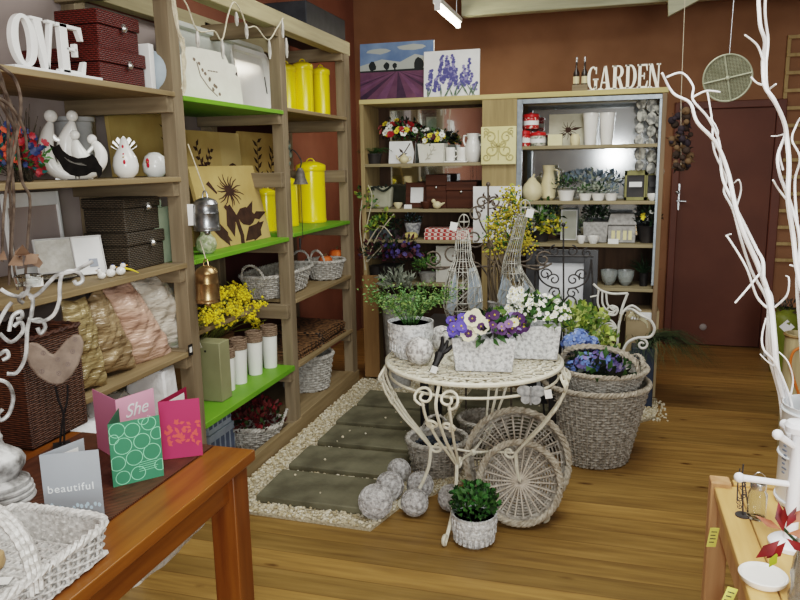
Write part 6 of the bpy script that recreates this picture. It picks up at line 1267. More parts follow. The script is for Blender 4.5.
# black framed white panel and heart trellis
P = Pix(557, pix_y(557, 4.56, .013), Y=4.56); fw = (592-523)*P.s; fh = at(557, 250, Y=4.62).z-.013
M_gloss = mat('charcoal_frame', (44, 44, 46), (58, 58, 60), rough=.3, spec=.6)
frame('framed_panel', 'large charcoal frame around a plain white panel standing on the gravel behind the table', fw, fh, (P.p.x, 4.62, .013), .0, -.06, .085, M_gloss, mat('white_panel', (214, 216, 220), (226, 228, 230), rough=.5), d=.03)
P = Pix(564, pix_y(564, 4.44, .013), Y=4.44); t = thing('heart_trellis', 'dark iron trellis with heart scrolls before the framed white panel', 'trellis', (P.p.x, 4.44, .013), P.rz); off = V((0, 0, P.p.z-.013)); L = lambda x, y: P(x, y)+off; M_dki = mat('dark_iron', (44, 42, 42), (66, 62, 60), rough=.55, scale=40)
b = MB(); b.tube([(0, 0, 0), L(564, 226)], .006, 6); b.sphere(L(564, 225), .013, 8); b.build('centre_rod', M_dki, t); b = MB(); b.tube([L(537, 255), L(592, 255)], .006, 6); b.build('top_bar', M_dki, t); b = MB()
for g in (-1, 1):
    X_ = lambda d: 564+g*d
    for (dx, y, r_, a0, dr, tn) in ((8, 250, 5.5, PI*.5, -1, 1.2), (22, 252, 5, PI*.5, 1, 1.2), (9, 278, 6, 0, 1, 1.25), (17, 273, 6, PI, -1, 1.2), (8, 291, 6, 0, 1, 1.25)): b.tube(spiral(V(L(X_(dx), y)), r_*P.s, tn, a0 if g > 0 else PI-a0, dr*g), .0048, 6)
    b.tube(spline([L(X_(26), 258), L(X_(23), 276), L(X_(15), 284), L(X_(4), 287)], 4), .0055, 6)
    b.tube(spline([L(564, 300), L(X_(5), 294), L(X_(11), 297), L(X_(11), 305), L(X_(4), 314), L(564, 319)], 4), .0055, 6)
    b.tube(spline([L(X_(26), 258), L(X_(27), 310), V((g*.12, 0, 0))], 4), .006, 6)
b.build('scroll_work', M_dki, t)
# white scrolled garden bench
P = Pix(622, pix_y(622, 4.28, .013), Y=4.28); t = thing('scroll_garden_bench', 'white iron garden bench with scrolls and a rolled arm behind the hydrangea basket', 'bench', (P.p.x, 4.28, .013), P.rz); off = V((0, 0, P.p.z-.013)); L = lambda x, y, d=0: P(x, y, d)+off; M_wi = mat('white_iron', (198, 196, 188), (218, 216, 208), rough=.45, scale=30)
b = MB(); b.tube(spline([L(596, 283), L(603, 289), L(614, 292), L(628, 291)], 4), .007, 6)
for k, x in enumerate((601, 604.5, 608)): b.tube(spline([L(x, 289+k*.5), L(x-1+k, 302), L(x+4+k*.6, 311-k*2), L(616-k, 313-k*3), L(618.5-k, 306), L(613, 304+k)], 4), .006, 6)
b.tube(spiral(V(L(613, 309)), 6*P.s, 1.2, 0, 1), .006, 6)
for k in range(3): b.tube(spline([L(598+k*3, 331), L(603+k*2, 322+k*2), L(611, 318+k*3), L(617-k, 325), L(612, 331-k)], 4), .006, 6)
b.tube([L(593, 296), L(601, 294)], .005, 5); b.tube([L(593, 316), L(606, 317)], .005, 5); b.build('back_scroll', M_wi, t)
b = MB(); b.tube(spline([L(628, 291), L(623, 305), L(620, 320), L(618, 345), V((L(618, 345).x-.01, 0, 0))], 5), .008, 6); b.build('back_post', M_wi, t)
b = MB(); b.tube(spline([L(622, 349, -.12), L(627, 336, -.12), L(636, 330, -.12), L(648, 328, -.12), L(652, 320, -.12), L(648, 312, -.12), L(640, 308, -.12), L(632, 305, -.05), L(626, 308, 0)], 5), .008, 6); b.tube(spiral(V(L(641, 336, -.12)), 5.5*P.s, 1.2, PI*.6, -1), .007, 6)
b.tube(spline([L(640, 308, .0), L(632, 303, .0), L(624, 309, .0), L(620, 322, 0)], 4), .007, 6); b.build('rolled_arm', M_wi, t)
b = MB(); b.tube([L(622, 349, -.12), V((L(622, 349).x, -.12, 0))], .008, 6); b.build('arm_post', M_wi, t)
b = MB()
for k in range(8): b.tube([L(621+k*2.6, 310-abs(k-4)*.5, -.1+.0), L(619.5+k*2.6, 318, .0)], .003, 4)
for k in range(5): b.tube(spline([L(628+k*.6, 312, -.08), L(633, 307+k, -.06), L(640+k, 309+k*2, -.06), L(646, 318+k, -.06)], 4), .004, 5)
b.build('woven_infill', mat('wound_cane', (170, 160, 128), (196, 188, 158), rough=.7), t)
# ------------------------------------------------------------------ the big hydrangea baskets
hz = at(604, 397, Y=3.64).z
basket('laundry_basket', 'large round grey wicker basket on the floor right of the iron table', (-.035, 3.89, .0), .178, .172, .275, .255, hz, M_gw, M_gwr, .2, 2, 56, 27, .0058, rim_r=.011)
hz2 = hz+.085; bk = basket('handled_basket', 'shallow grey wicker basket of hydrangeas set into the top of the big basket', (-.01, 3.89, hz-.02), .19, .18, .235, .22, hz2-hz+.02, M_gwl, M_gwr, .2, 2, 48, 10, .0052, rim_r=.010)
b = MB()
for dy in (-.018, 0, .018): rope(b, [p+V((dy*.3, dy, 0)) for p in arch((-.2, .06, .1), (.16, -.14, .1), .125, 20, V((0, -.0, 0)), .6)], .012, 2, 9)
b.build('handle', M_gwr, bk); b = MB(); rope(b, arch((.2, -.06, .1), (.17, .12, .1), .06, 14, V((.02, 0, 0))), .013, 2, 6); b.build('loop_handle', M_gwr, bk)
t = thing('hydrangea_bunch', 'bunch of blue and violet hydrangea heads in the handled basket', 'flowers', (-.01, 3.89, hz+.0), 0)
b = MB(); b.lathe([(.1, 0), (.15, .03), (.16, .05), (.05, .06)], 18); b.build('moss_base', G2, t); o = V(t.location)
foliage(t, (0, -.03, .09), (.19, .17, .07), 130, .07, .035, [G2, G1, GB]); b = MB(); 
for (x, y, dep, r_, ms) in ((600, 362, 3.86, .075, (2, 2, 0)), (586, 364, 3.84, .06, (0, 1, 2)), (613, 367, 3.88, .06, (2, 2, 3)), (575, 368, 3.86, .045, (0, 0, 1)), (606, 357, 3.95, .06, (2, 3, 2)), (580, 340, 4.0, .06, (0, 0, 1)), (571, 344, 3.97, .05, (0, 1, 0)), (590, 345, 4.05, .05, (1, 0, 0))):
    c = at(x, y, Y=dep)-o; 
    for q in range(90): d = rdir(-.3, 1); d.y = -abs(d.y) if random.random() < .7 else d.y; b.mi = 0; blossom(b, c+d*r_*rnd(.85, 1.08), d+rdir()*.4, rnd(.009, .013), 4, random.choice(ms), None, .1, 1.1)
b.build('hydrangea_heads', [mat('hydrangea_blue', (104, 130, 196), rough=.6), mat('hydrangea_pale', (150, 170, 214), rough=.6), mat('hydrangea_violet', (128, 116, 172), rough=.6), mat('hydrangea_lilac', (170, 156, 196), rough=.6)], t)
P = Pix(580, 345, Y=4.12); t = thing('lime_leaf_plant', 'lime green leafy plant standing behind the hydrangea basket', 'plant', (P.p.x, 4.33, .012)); t.location.y = 4.34; b = MB(); H = P.p.z-.05; b.lathe([(.07, 0), (.075, .2), (.085, H-.06), (.09, H-.06)], 20); b.build('tall_pot', M_darkpot, t); o = V(t.location); b = MB(); b.mis = [0, 1, 2]
for (x, y, n_) in ((566, 330, 60), (578, 320, 60), (592, 326, 60), (602, 334, 40), (608, 341, 26), (585, 337, 40), (573, 313, 24), (560, 320, 40), (583, 312, 30), (597, 318, 40), (604, 346, 30)): bush(b, at(x, y, Y=4.28)-o, .06, .05, .05, n_, .05, .034)
b.build('foliage', [mat('lime_leaf', (168, 184, 86), rough=.6), G3, mat('pale_lime_leaf', (196, 206, 126), rough=.6)], t)
# ------------------------------------------------------------------ under and around the iron table
M_twig = mat('twine_ball', (140, 136, 132), (214, 212, 210), rough=.85, scale=60, bump=.4)
def twine_ball(cx, cy, r, label):
    p = at(cx, cy+r*.93, Z=.012 if cx < 400 else .002); s_ = (p-V((0, 0, EYE))).dot(CF)/FOC; R_ = r*s_*1.0; b = MB(); b.sphere((0, 0, R_), R_*.95, 24)
    for k in range(26):
        u = rdir(); v = u.orthogonal().normalized(); w_ = u.cross(v); n_ = 22; b.tube([V((0, 0, R_))+(v*math.cos(2*PI*q/n_)+w_*math.sin(2*PI*q/n_)).normalized()*(R_*(.965+rnd(0, .02))) for q in range(n_)], R_*.035, 4, True)
    tag(b.build('twine_ball', M_twig, None, (p.x, p.y+R_*.2, p.z)), label, 'ball', 'whitewashed twine balls')
for a_ in ((374.8, 503, 17.3, 'largest whitewashed twine ball at the front corner of the gravel path'), (389, 487.5, 14.5, 'second whitewashed twine ball in the row along the path edge'), (398.5, 471.5, 12, 'farthest whitewashed twine ball of the row, beside the pebble basket'), (414, 503.5, 14, 'whitewashed twine ball on the floor in front of the pebble basket'), (419.5, 486, 13.5, 'whitewashed twine ball touching the front of the pebble basket'), (450.5, 499, 13.5, 'whitewashed twine ball behind the small leafy pot')): twine_ball(*a_)
h1 = .17; t = basket('pebble_basket', 'round grey wicker basket of dark glass pebbles under the iron table', (-.82, 3.49, .016), .125, .12, .155, .15, h1, M_gw, M_gwl, .2, 2, 30, 11, .006, handles=[((-.08, .12, .16), (.06, .14, .16), .09, (0, .01, 0))], rim_r=.011)
b = MB(); b.lathe([(.13, h1*.7), (.0004, h1*.78)], 20, cap=False); b.build('pebble_bed', mat('dark_pebble', (34, 38, 44), (70, 78, 88), rough=.15, scale=40, spec=.8), None).parent = t; t.children[-1]['kind'] = 'stuff'
b = MB()
for k in range(130): a = rnd(0, 6.3); r_ = .128*math.sqrt(random.random()); b.at((r_*math.cos(a), r_*math.sin(a), h1*.76+rnd(0, .014)), rz=rnd(0, 6), rx=rnd(0, 6)); b.add([(p[0]*.013, p[1]*.011, p[2]*.009) for p in ico], icf)
b.M = Matrix.Identity(4); stuff(b.build('glass_pebbles', MATS['dark_pebble'], t))
basket('wicker_bowl', 'dark grey round wicker bowl on the pavers behind the table legs', (-.64, 3.86, .05), .10, .10, .135, .135, .13, M_gw, M_gwl, 0, 2, 26, 8, .006)
def wicker_tray(label, px, py, R_, tilt, push):
    p = at(px, py, Z=0); d = V((-p.x, -p.y, 0)).normalized(); p = p-d*push; ax = (d*math.cos(tilt)+V((0, 0, 1))*math.sin(tilt)).normalized(); up = (V((0, 0, 1))-ax*ax.z).normalized(); c = p+up*(R_+.016)
    q = ax.to_track_quat('Z', 'Y'); t = thing('wicker_tray', label, 'tray', c-ax*.0, 0, 'round wicker trays'); t.rotation_euler = q.to_euler()
    b = MB(); weave_base(b, R_*.9, R_*.9, .0, 2, 13, .0042, 30); wb = b.build('woven_base', M_gw, t); b = MB(); [b.tube([(0, 0, .006), (R_*.9*math.cos(PI*k/13), R_*.9*math.sin(PI*k/13), .006)], .0042, 5) for k in range(26)]; b.build('rib', mat('pale_rib_wicker', (176, 164, 148), (208, 198, 184), rough=.75, scale=40), wb); b = MB(); weave_wall(b, R_*.9, R_*.9, R_, R_, .045, 2, 40, 4, .0055, 0, rim=False); b.build('side_wall', M_gw, t)
    b = MB(); braid(b, R_, R_, .048, 2, .011, 34); b.build('braided_rim', mat('tray_rim_wicker', (146, 134, 116), (196, 188, 172), rough=.75, scale=40), t); return t
t = wicker_tray('smaller round wicker tray leaning in front of a larger one under the iron table', 519, 529, .178, .30, .03)
t = wicker_tray('larger round wicker tray leaning behind a smaller one under the iron table', 516, 527, .232, .30, .115)
P = Pix(465, 478, Z=.1); 
t, P = turned('leafy_pot', 'small whitewashed pot of bushy green leaves on the floor before the iron table', 'plant', 474, 551, [(13.5, 0), (18, 5), (21.5, 16), (22.5, 30), (23, 33), (21, 33), (20, 26)], M_wpot, .0, Y=2.83); s_ = P.s
b = MB()
for k in range(22):
    a = 2*PI*k/22
    for (z0_, z1_, rr) in ((5, 12, 20), (14, 21, 21.6), (23, 29, 22.2)): b.at((0, 0, 0), rz=a+(z0_ % 2)*.14); b.box((rr*s_, 0, (z0_+z1_)/2*s_), (.007, .016, (z1_-z0_)*s_))
b.M = Matrix.Identity(4); b.build('raised_pattern', M_wpot, t, bev=.002); b = MB(); b.lathe([(.0004, 28*s_), (20*s_, 28*s_)], 20); b.build('soil', MATS['dark_soil'], t)
foliage(t, (0, 0, 43*s_), (22*s_, 22*s_, 18*s_), 520, .032, .019, [mat('leaf_bright', (64, 110, 54), rough=.5), G2, G1], .4, shell=.5)
# grass planter at the end of the unit
P = Pix(648, 397, Y=4.86); t = thing('grass_planter', 'tall navy pot of dark arching grass at the right end of the back shelves', 'plant', (.245, 4.84, .012)); b = MB(); H = at(650, 346, Y=4.84).z-.012; b.bx(-.07, .07, -.07, .07, 0, H); b.build('square_pot', mat('navy_glaze_pot', (34, 42, 58), (46, 54, 70), rough=.4), t, bev=.006); b = MB()
M_grass = mat('dark_grass', (44, 58, 38), (74, 86, 54), rough=.6, scale=30)
for k in range(260):
    a = rnd(-1.9, .9) if k % 2 else rnd(-.7, .5); L_ = rnd(.26, .5); d = V((math.cos(a), math.sin(a)*.8, 0)); w_ = d.cross(V((0, 0, 1)))*.0035; pts = [V((rnd(-.04, .04), rnd(-.04, .04), H))+d*(L_*f*(1.0))+V((0, 0, L_*(1.0*f-1.15*f*f))) for f in (0, .25, .5, .75, 1)]
    vs = []; [vs.extend([p-w_*(1.1-i/4), p+w_*(1.1-i/4)]) for i, p in enumerate(pts)]; b.add(vs, [(2*i, 2*i+1, 2*i+3, 2*i+2) for i in range(4)])
b.build('grass_blades', M_grass, t); stuff(t.children[-1])
# ================================================================== FOREGROUND LEFT: wooden table
M_tblx = wood('orange_table_wood_y', (98, 53, 16), (134, 82, 28), axis=1, rough=.32, spec=.5, bump=.05)
M_tbly = wood('orange_table_wood_z', (92, 49, 16), (122, 72, 26), axis=2, rough=.35, spec=.5, bump=.05)
T0x, T1x, T0y, T1y = -1.98, -1.012, .25, 1.885
t = thing('wooden_table', 'orange-brown wooden table in the left foreground carrying cards and baskets', 'table', ((T0x+T1x)/2, (T0y+T1y)/2, 0)); hx_, hy_ = (T1x-T0x)/2, (T1y-T0y)/2
b = MB()
for k in range(7): xa = -hx_+2*hx_*k/7; b.bx(xa+.0006, xa+2*hx_/7-.0006, -hy_, hy_, .716, .75)
b.build('tabletop', M_tblx, t, bev=.003)
for sx in (-1, 1):
    for sy in (-1, 1): b = MB(); b.box((sx*(hx_-.062), sy*(hy_-.062), .358), (.085, .085, .716)); b.build('leg', M_tbly, t, bev=.004)
for sx in (-1, 1): b = MB(); b.bx(sx*(hx_-.05)-.012, sx*(hx_-.05)+.012, -hy_+.1, hy_-.1, .625, .716); b.build('apron', M_tblx, t, bev=.002)
for sy in (-1, 1): b = MB(); b.bx(-hx_+.1, hx_-.1, sy*(hy_-.05)-.012, sy*(hy_-.05)+.012, .625, .716); b.build('apron', wood('orange_table_wood_x', (92, 49, 16), (122, 72, 26), axis=0, rough=.35), t, bev=.002)
# bamboo runner
M_run = bpy.data.materials.new('dark_bamboo_runner'); M_run.use_nodes = True
def _run():
    nt = M_run.node_tree; N = nt.nodes; L = nt.links; tc = N.new('ShaderNodeTexCoord'); w_ = N.new('ShaderNodeTexWave'); w_.bands_direction = 'Y'; w_.inputs['Scale'].default_value = 44; w_.inputs['Distortion'].default_value = .6; w_.inputs['Detail'].default_value = 1; L.new(tc.outputs['Object'], w_.inputs['Vector'])
    n = N.new('ShaderNodeTexNoise'); n.inputs['Scale'].default_value = 24; L.new(tc.outputs['Object'], n.inputs['Vector'])
    r = N.new('ShaderNodeValToRGB'); r.color_ramp.elements[0].color = lin((34, 18, 12)); r.color_ramp.elements[1].color = lin((108, 66, 44)); m = N.new('ShaderNodeMath'); m.operation = 'MULTIPLY'; L.new(w_.outputs['Fac'], m.inputs[0]); L.new(n.outputs['Fac'], m.inputs[1]); m2 = N.new('ShaderNodeMath'); m2.operation = 'MULTIPLY'; m2.inputs[1].default_value = 1.7; L.new(m.outputs[0], m2.inputs[0]); L.new(m2.outputs[0], r.inputs[0]); b = N['Principled BSDF']; L.new(r.outputs[0], b.inputs['Base Color']); b.inputs['Roughness'].default_value = .5
    bp = N.new('ShaderNodeBump'); bp.inputs['Strength'].default_value = .6; bp.inputs['Distance'].default_value = .003; L.new(w_.outputs['Fac'], bp.inputs['Height']); L.new(bp.outputs[0], b.inputs['Normal'])
_run()
b = MB(); b.bx(-.24, .24, -.72, .66, 0, .004); tag(b.build('table_runner', M_run, None, (-1.39, 1.215, .7505)), 'dark bamboo runner laid along the wooden table', 'runner')
ZR = .7551
# brown wicker box
bx_ = thing('wicker_hamper', 'tall dark brown wicker hamper on the wooden table behind the weathered heart', 'basket', (-1.80, 1.83, ZR)); H = at(79, 324, X=-1.67, ).z-ZR
b = MB(); W, D, th_ = .13, .125, .012
b.bx(-W, W, -D, -D+th_, 0, H); b.bx(-W, W, D-th_, D, 0, H); b.bx(-W, -W+th_, -D+th_, D-th_, 0, H); b.bx(W-th_, W, -D+th_, D-th_, 0, H); b.bx(-W, W, -D, D, 0, .01); b.build('woven_body', M_brnw, bx_, bev=.006)
b = MB(); P4 = [(-W, -D), (W, -D), (W, D), (-W, D)]
for i in range(4): rope(b, [V((P4[i][0], P4[i][1], H)).lerp(V((P4[(i+1) % 4][0], P4[(i+1) % 4][1], H)), q/12) for q in range(13)], .008, 2, 8)
b.build('rolled_rim', mat('dark_cane_rim', (46, 26, 18), (76, 46, 32), rough=.6, scale=30), bx_)
# heart on twigs
P = Pix(62, 446, Z=ZR); q_ = Pix(62, 446, Z=ZR); t = thing('wooden_heart', 'weathered grey-pink wooden heart on a looped wire stem standing before the wicker hamper', 'ornament', (P.p.x, P.p.y, ZR), P.rz); hp = [(53, 352), (58, 346), (64, 339), (71, 334), (77, 335), (80, 342), (79.5, 352), (76, 364), (70, 375), (62, 382), (56, 382), (48, 379), (39, 371), (32, 360), (28.5, 349), (29, 340), (33, 337), (39, 339), (46, 345), (50, 350)]
b = MB(); P3 = [(P(x, y).x, P(x, y).z) for x, y in hp]; b.prism(P3[::-1], .022); hb = b.build('heart', mat('weathered_pink_wood', (112, 96, 84), (144, 126, 112), rough=.8, scale=20, bump=.3), t, bev=.006)
b = MB()
for (x, y) in ((44, 348), (70, 350), (57, 356), (43, 366), (58, 370), (72, 338), (66, 362)):
    c = P(x, y, -.0115); b.tube([c+V((.006*math.cos(a), 0, .006*math.sin(a))) for a in [2*PI*k/12 for k in range(12)]], .0012, 4, True); b.sphere(c, .002, 6)
b.build('rosettes', mat('rosette_grey', (120, 104, 98), rough=.8), hb)
b = MB(); b.tube(spline([P(55, 384), P(58, 398), P(63, 415), P(64, 446, 0)], 5), .0035, 6); b.tube(spline([P(66, 384), P(66, 400), P(62, 420), P(60, 446, .0)], 5), .0035, 6); b.box((0, 0, .003), (.05, .05, .006)); b.build('wire_stem', M_black, t)
# candelabra: turned ball and plates base with scroll arms
M_dist = mat('distressed_white_metal', (92, 88, 84), (204, 204, 202), rough=.5, scale=26, metal=.2, lo=.34, hi=.6)
P = Pix(6, 500, Z=ZR); t = thing('scroll_candelabrum', 'distressed white scrolled metal candelabrum with a turned base at the far left of the table', 'candelabrum', (P.p.x-.01, P.p.y, ZR), P.rz); s_ = P.s
b = MB(); pr = [(30, 0), (31, 2), (30, 4.5), (28, 5), (30, 6.5), (30, 9), (27, 10), (29, 11.5), (29, 14), (26, 15), (27, 17), (26.5, 20), (23, 22), (18, 24), (20, 29), (24, 35), (25, 41), (22, 47), (14, 53), (8, 57), (6, 62), (7, 66), (5, 70), (4, 110), (3.4, 200), (3.2, 232)]; b.lathe(prof_px(P, pr), 28); b.build('turned_base', M_dist, t)
def arm(pts, r0=.0052, d=0): b = MB(); b.tube(spline([P(x, y, d) for x, y in pts], 6), r0, 7); b.build('scroll_arm', M_dist, t)
arm([(7, 372), (16, 372), (23, 357), (24, 330), (27, 318)]); arm([(-2, 376), (8, 382), (13, 396), (10, 412), (3, 418), (0, 412), (4, 407)]); arm([(24, 320), (36, 324), (47, 319), (52, 305), (52, 290), (54, 279), (62, 276), (71, 280), (73, 287), (68, 290), (65, 286)])
arm([(25, 300), (34, 295), (44, 284), (50, 279), (66, 276), (82, 268)]); arm([(0, 331), (10, 341), (20, 332), (18, 322), (12, 326)]); arm([(0, 288), (8, 294), (18, 297), (24, 290), (23, 276)]); arm([(0, 352), (6, 349), (8, 355), (3, 358)]); arm([(27, 318), (28, 300), (20, 294), (16, 300), (20, 304)]); arm([(8, 330), (11, 316), (18, 312), (19, 318), (14, 319)]); arm([(28, 322), (36, 322), (40, 330), (36, 336), (33, 330)])
arm([(-14, 372), (-8, 360), (-4, 330), (4, 310), (10, 302)])
b = MB(); c = P(24, 282); b.at(c); b.lathe([(.004, -.02), (.03, -.012), (.034, .012), (.031, .014), (.027, -.006)], 20); b.build('candle_cup', M_glass, t); b = MB(); b.at(P(30, 288)); b.lathe([(.02, 0), (.02, .02)], 14); b.build('candle', M_ceram, t)
# a shell-like dried leaf garland at top of candelabrum
b = MB(); cc = P(12, 262)
for k in range(7): b.leaf(cc+V((rnd(-.03, .03), rnd(-.02, .02), rnd(-.015, .015))), rdir(-.2, .6), .05, .034, (0, -1, .3), .3)
b.build('dried_leaf', mat('dried_tan_leaf', (112, 86, 68), (140, 114, 94), rough=.7), t)
P = Pix(12, 240, Y=1.75); b = MB(); b.lathe(prof_px(P, [(9, 0), (10, 2), (10, 24), (9, 26), (8, 24), (8, 3)]), 20); tag(b.build('tin_pail', mat('whitewashed_tin', (176, 178, 180), (206, 208, 208), rough=.4), None, (-1.95, 1.86, 1.191)), 'pale tin pail at the left end of the middle shelf', 'pail')
# ------------------------------------------------------------------ greeting cards
def vert(x, y, p): return at(x, y, Y=p.y).z
def card(name, label, fold, base_a, base_b, top_fold, top_a, top_b, mf, mb_, a_front=True, bottom_fold=None):
    """standing folded card: fold, panel a (front) and panel b given by photo pixels of their lower corners"""
    f = at(*fold, Z=ZR); a = at(*base_a, Z=ZR); t = thing(name, label, 'greeting card', f)
    h = ((vert(*top_fold, f)-ZR)+(vert(*top_a, a)-ZR))/2
    def panel(q, nm, m):
        d = V((q.x-f.x, q.y-f.y, 0)); L_ = d.length; ang = math.atan2(d.y, d.x); b = MB(); b.bx(0, L_, -.0006, .0006, 0, h); o = b.build(nm, m, t, (0, 0, 0), ang); return o, L_
    pa = panel(a, 'front_panel', mf); pb = panel(base_b, 'back_panel', mb_) if isinstance(base_b, V) else panel(at(*base_b, Z=ZR), 'back_panel', mb_)
    return t, h, pa, pb
M_cgrey = mat('grey_card', (150, 156, 162), (164, 170, 176), rough=.55, scale=4); M_cgreen = mat('green_card', (58, 122, 90), (66, 132, 98), rough=.55, scale=4); M_cpink = mat('pale_pink_card', (214, 150, 170), (222, 162, 180), rough=.55, scale=4); M_cmag = mat('magenta_card', (170, 46, 86), (180, 54, 94), rough=.55, scale=4); M_cmag2 = mat('dark_magenta_card', (130, 22, 58), rough=.55)
M_ink = mat('white_ink', (232, 236, 236), rough=.5); M_inkg = mat('pale_green_ink', (150, 220, 178), rough=.5); M_inko = mat('orange_ink', (222, 84, 78), rough=.5); M_inkb = mat('pale_blue_ink', (198, 222, 236), rough=.5)
def ink(name, polys, m, parent, off=-.0009):
    b = MB(); 
    for k, pl_ in enumerate(polys): b.poly([(u, off-.00001*k, v) for u, v in pl_])
    return b.build(name, m, parent)
# grey 'beautiful'
fg = at(44, 505, Z=ZR); t, h, (fp, L_), (bp_, L2) = card('greeting_card', 'grey standing card reading beautiful, nearest on the wooden table', (47, 524), (105, 517), (90, 503), (36, 455), (94.5, 449), None, M_cgrey, M_cgrey)
text_mesh('lettering', 'beautiful', L_*.205, M_ink, fp, (L_*.47, -.0012, h*.44), (PI/2, 0, 0), spacing=1.12)
ink('petal_print', [blob(L_*(.06+.062*k+rnd(-.02, .02)), h*(.17+rnd(0, .16)*(1 if k < 5 else .4)), L_*.03, L_*.045, 7) for k in range(15)], M_inkb, fp)
b = MB(); b.bx(L2*.35, L2*.85, -.0014, -.0007, h*.25, h*.9); b.build('message_slip', M_paper, bp_)
# green circles
fg = at(113.5, 487.5, Z=ZR); t, h, (fp, L_), (bp_, L2) = card('greeting_card', 'green card with overlapping pale rings, standing in front of the pink card', (113.5, 487.5), (164, 475.5), (124, 467), (104, 424.6), (157.5, 414.5), None, M_cgreen, mat('dark_green_card', (30, 96, 68), rough=.55))
rg = MB()
for (u, v, r_) in ((.16, .88, .15), (.45, .84, .15), (.78, .9, .14), (.93, .72, .13), (.25, .62, .17), (.62, .64, .16), (.12, .36, .15), (.45, .40, .16), (.8, .44, .17), (.2, .12, .14), (.5, .14, .14), (.68, .97, .10), (.08, .75, .1), (.95, .2, .12)):
    pts = [(min(L_-.001, max(.001, (u+r_*math.cos(a))*L_)), min(h-.001, max(.001, (v+r_*.75*math.sin(a))*h))) for a in [2*PI*k/26 for k in range(26)]]
    for k in range(26):
        (x0, z0_), (x1, z1_) = pts[k], pts[(k+1) % 26]
        if abs(x0-x1)+abs(z0_-z1_) > .0008: rg.poly([(x, -.0009, z) for x, z in stroke([(x0, z0_), (x1, z1_)], .0009)])
for k in range(5): rg.poly([(x, -.00092, z) for x, z in stroke([(L_*.52, h*(.30-.035*k)), (L_*(.9-.03*(k % 3)), h*(.315-.035*k))], .0006)])
rg.build('ring_print', M_inkg, fp)
# pink 'She ...'
fg = at(121, 462, Z=ZR); t, h, (fp, L_), (bp_, L2) = card('greeting_card', 'pale pink card opened wide with white script, behind the green card', (121, 462), (158, 447), (98, 448), (116.5, 401), (153.5, 387), None, M_cpink, mat('deeper_pink_card', (196, 124, 152), rough=.55))
text_mesh('lettering', 'She', L_*.42, M_ink, fp, (L_*.5, -.0012, h*.66), (PI/2, 0, 0), shear=.35); text_mesh('lettering', 'makes it', L_*.2, M_ink, fp, (L_*.5, -.0012, h*.5), (PI/2, 0, 0), shear=.35)
# magenta
fg = at(162.5, 459.8, Z=ZR); t, h, (fp, L_), (bp_, L2) = card('greeting_card', 'magenta card with an orange leaf pattern, rightmost on the wooden table', (162.5, 459.8), (203, 455), (190, 441), (151.8, 402.8), (197.5, 396.6), None, M_cmag, M_cmag2)
ink('leaf_print', [leafp(L_*rnd(.12, .92), h*rnd(.22, .62), rnd(0, 6.3), L_*.15, L_*.045) for k in range(46)], M_inko, fp); b = MB(); b.bx(L2*.3, L2*.9, -.0014, -.0007, h*.3, h*.92); b.build('message_slip', M_paper, bp_)
# white handled tray basket
hr_ = .078; t = thing('bread_basket', 'white painted wicker basket with a tall hoop handle at the near end of the table', 'basket', (-1.176, 1.066, ZR-.003), .0)
b = MB(); weave_wall(b, .130, .185, .140, .195, hr_, 7, 46, 9, .0048, .004, rim=False); b.build('woven_body', M_ww, t); b = MB(); ex = 7
for k in range(17): x = -.125+.25*k/16; b.tube([(x, -.18, .004+.003*(k % 2)), (x, .18, .004+.003*((k+1) % 2))], .006, 5)
for k in range(14): y = -.175+.35*k/13; b.tube([(-.128, y, .010), (.128, y, .010)], .0035, 5)
b.build('woven_base', M_ww, t); b = MB(); braid(b, .140, .195, hr_+.003, 7, .0075, 44); b.build('braided_rim', M_ww, t)
b = MB(); 
for dy in (-.012, .0, .012): rope(b, [p+V((0, dy, 0)) for p in arch((-.142, -.02, hr_-.03), (.142, -.04, hr_-.03), .165, 24, V((0, 0, 0)), .75)], .0085, 2, 12)
b.build('hoop_handle', M_ww, t)
P = Pix(40, 563, Z=ZR+.02); b = MB(); b.lathe([(.02, 0), (.024, .01), (.022, .03), (.006, .036)], 16); tag(b.build('jam_jar', mat('tan_glaze', (170, 140, 100), rough=.4), None, (-1.235, 1.12, ZR+.012)), 'small tan pot lying in the white wicker basket', 'pot')
b = MB(); b.bx(-.025, .025, -.014, .014, 0, .001); tag(b.build('price_card', M_tag, None, (-1.18, 1.075, ZR+.014), rz=.4), 'white price card lying in the white wicker basket', 'label')
# under the table
p = at(131, 592, Y=2.2); b = MB(); b.lathe([(.05, 0), (.055, .02), (.055, .17), (.05, .21), (.03, .26), (.022, .28), (.022, .33), (.026, .335)], 22); tag(b.build('white_bottle', M_ceram, None, (p.x-.0, 2.2, max(0, p.z-.26)*0), bev=0), 'white bottle standing on the floor under the wooden table', 'bottle')
q = at(176, 540, X=-1.13); t = crumple('plastic_sleeve', 'crumpled clear plastic sleeve hanging under the wooden table', (-1.15, q.y, q.z-.05), (.03, .2, .055), mat('clear_film', (220, 222, 222), rough=.12, alpha=.45, spec=.9, bump=.8, bscale=25, scale=10), k=.35, cat_='plastic wrap')
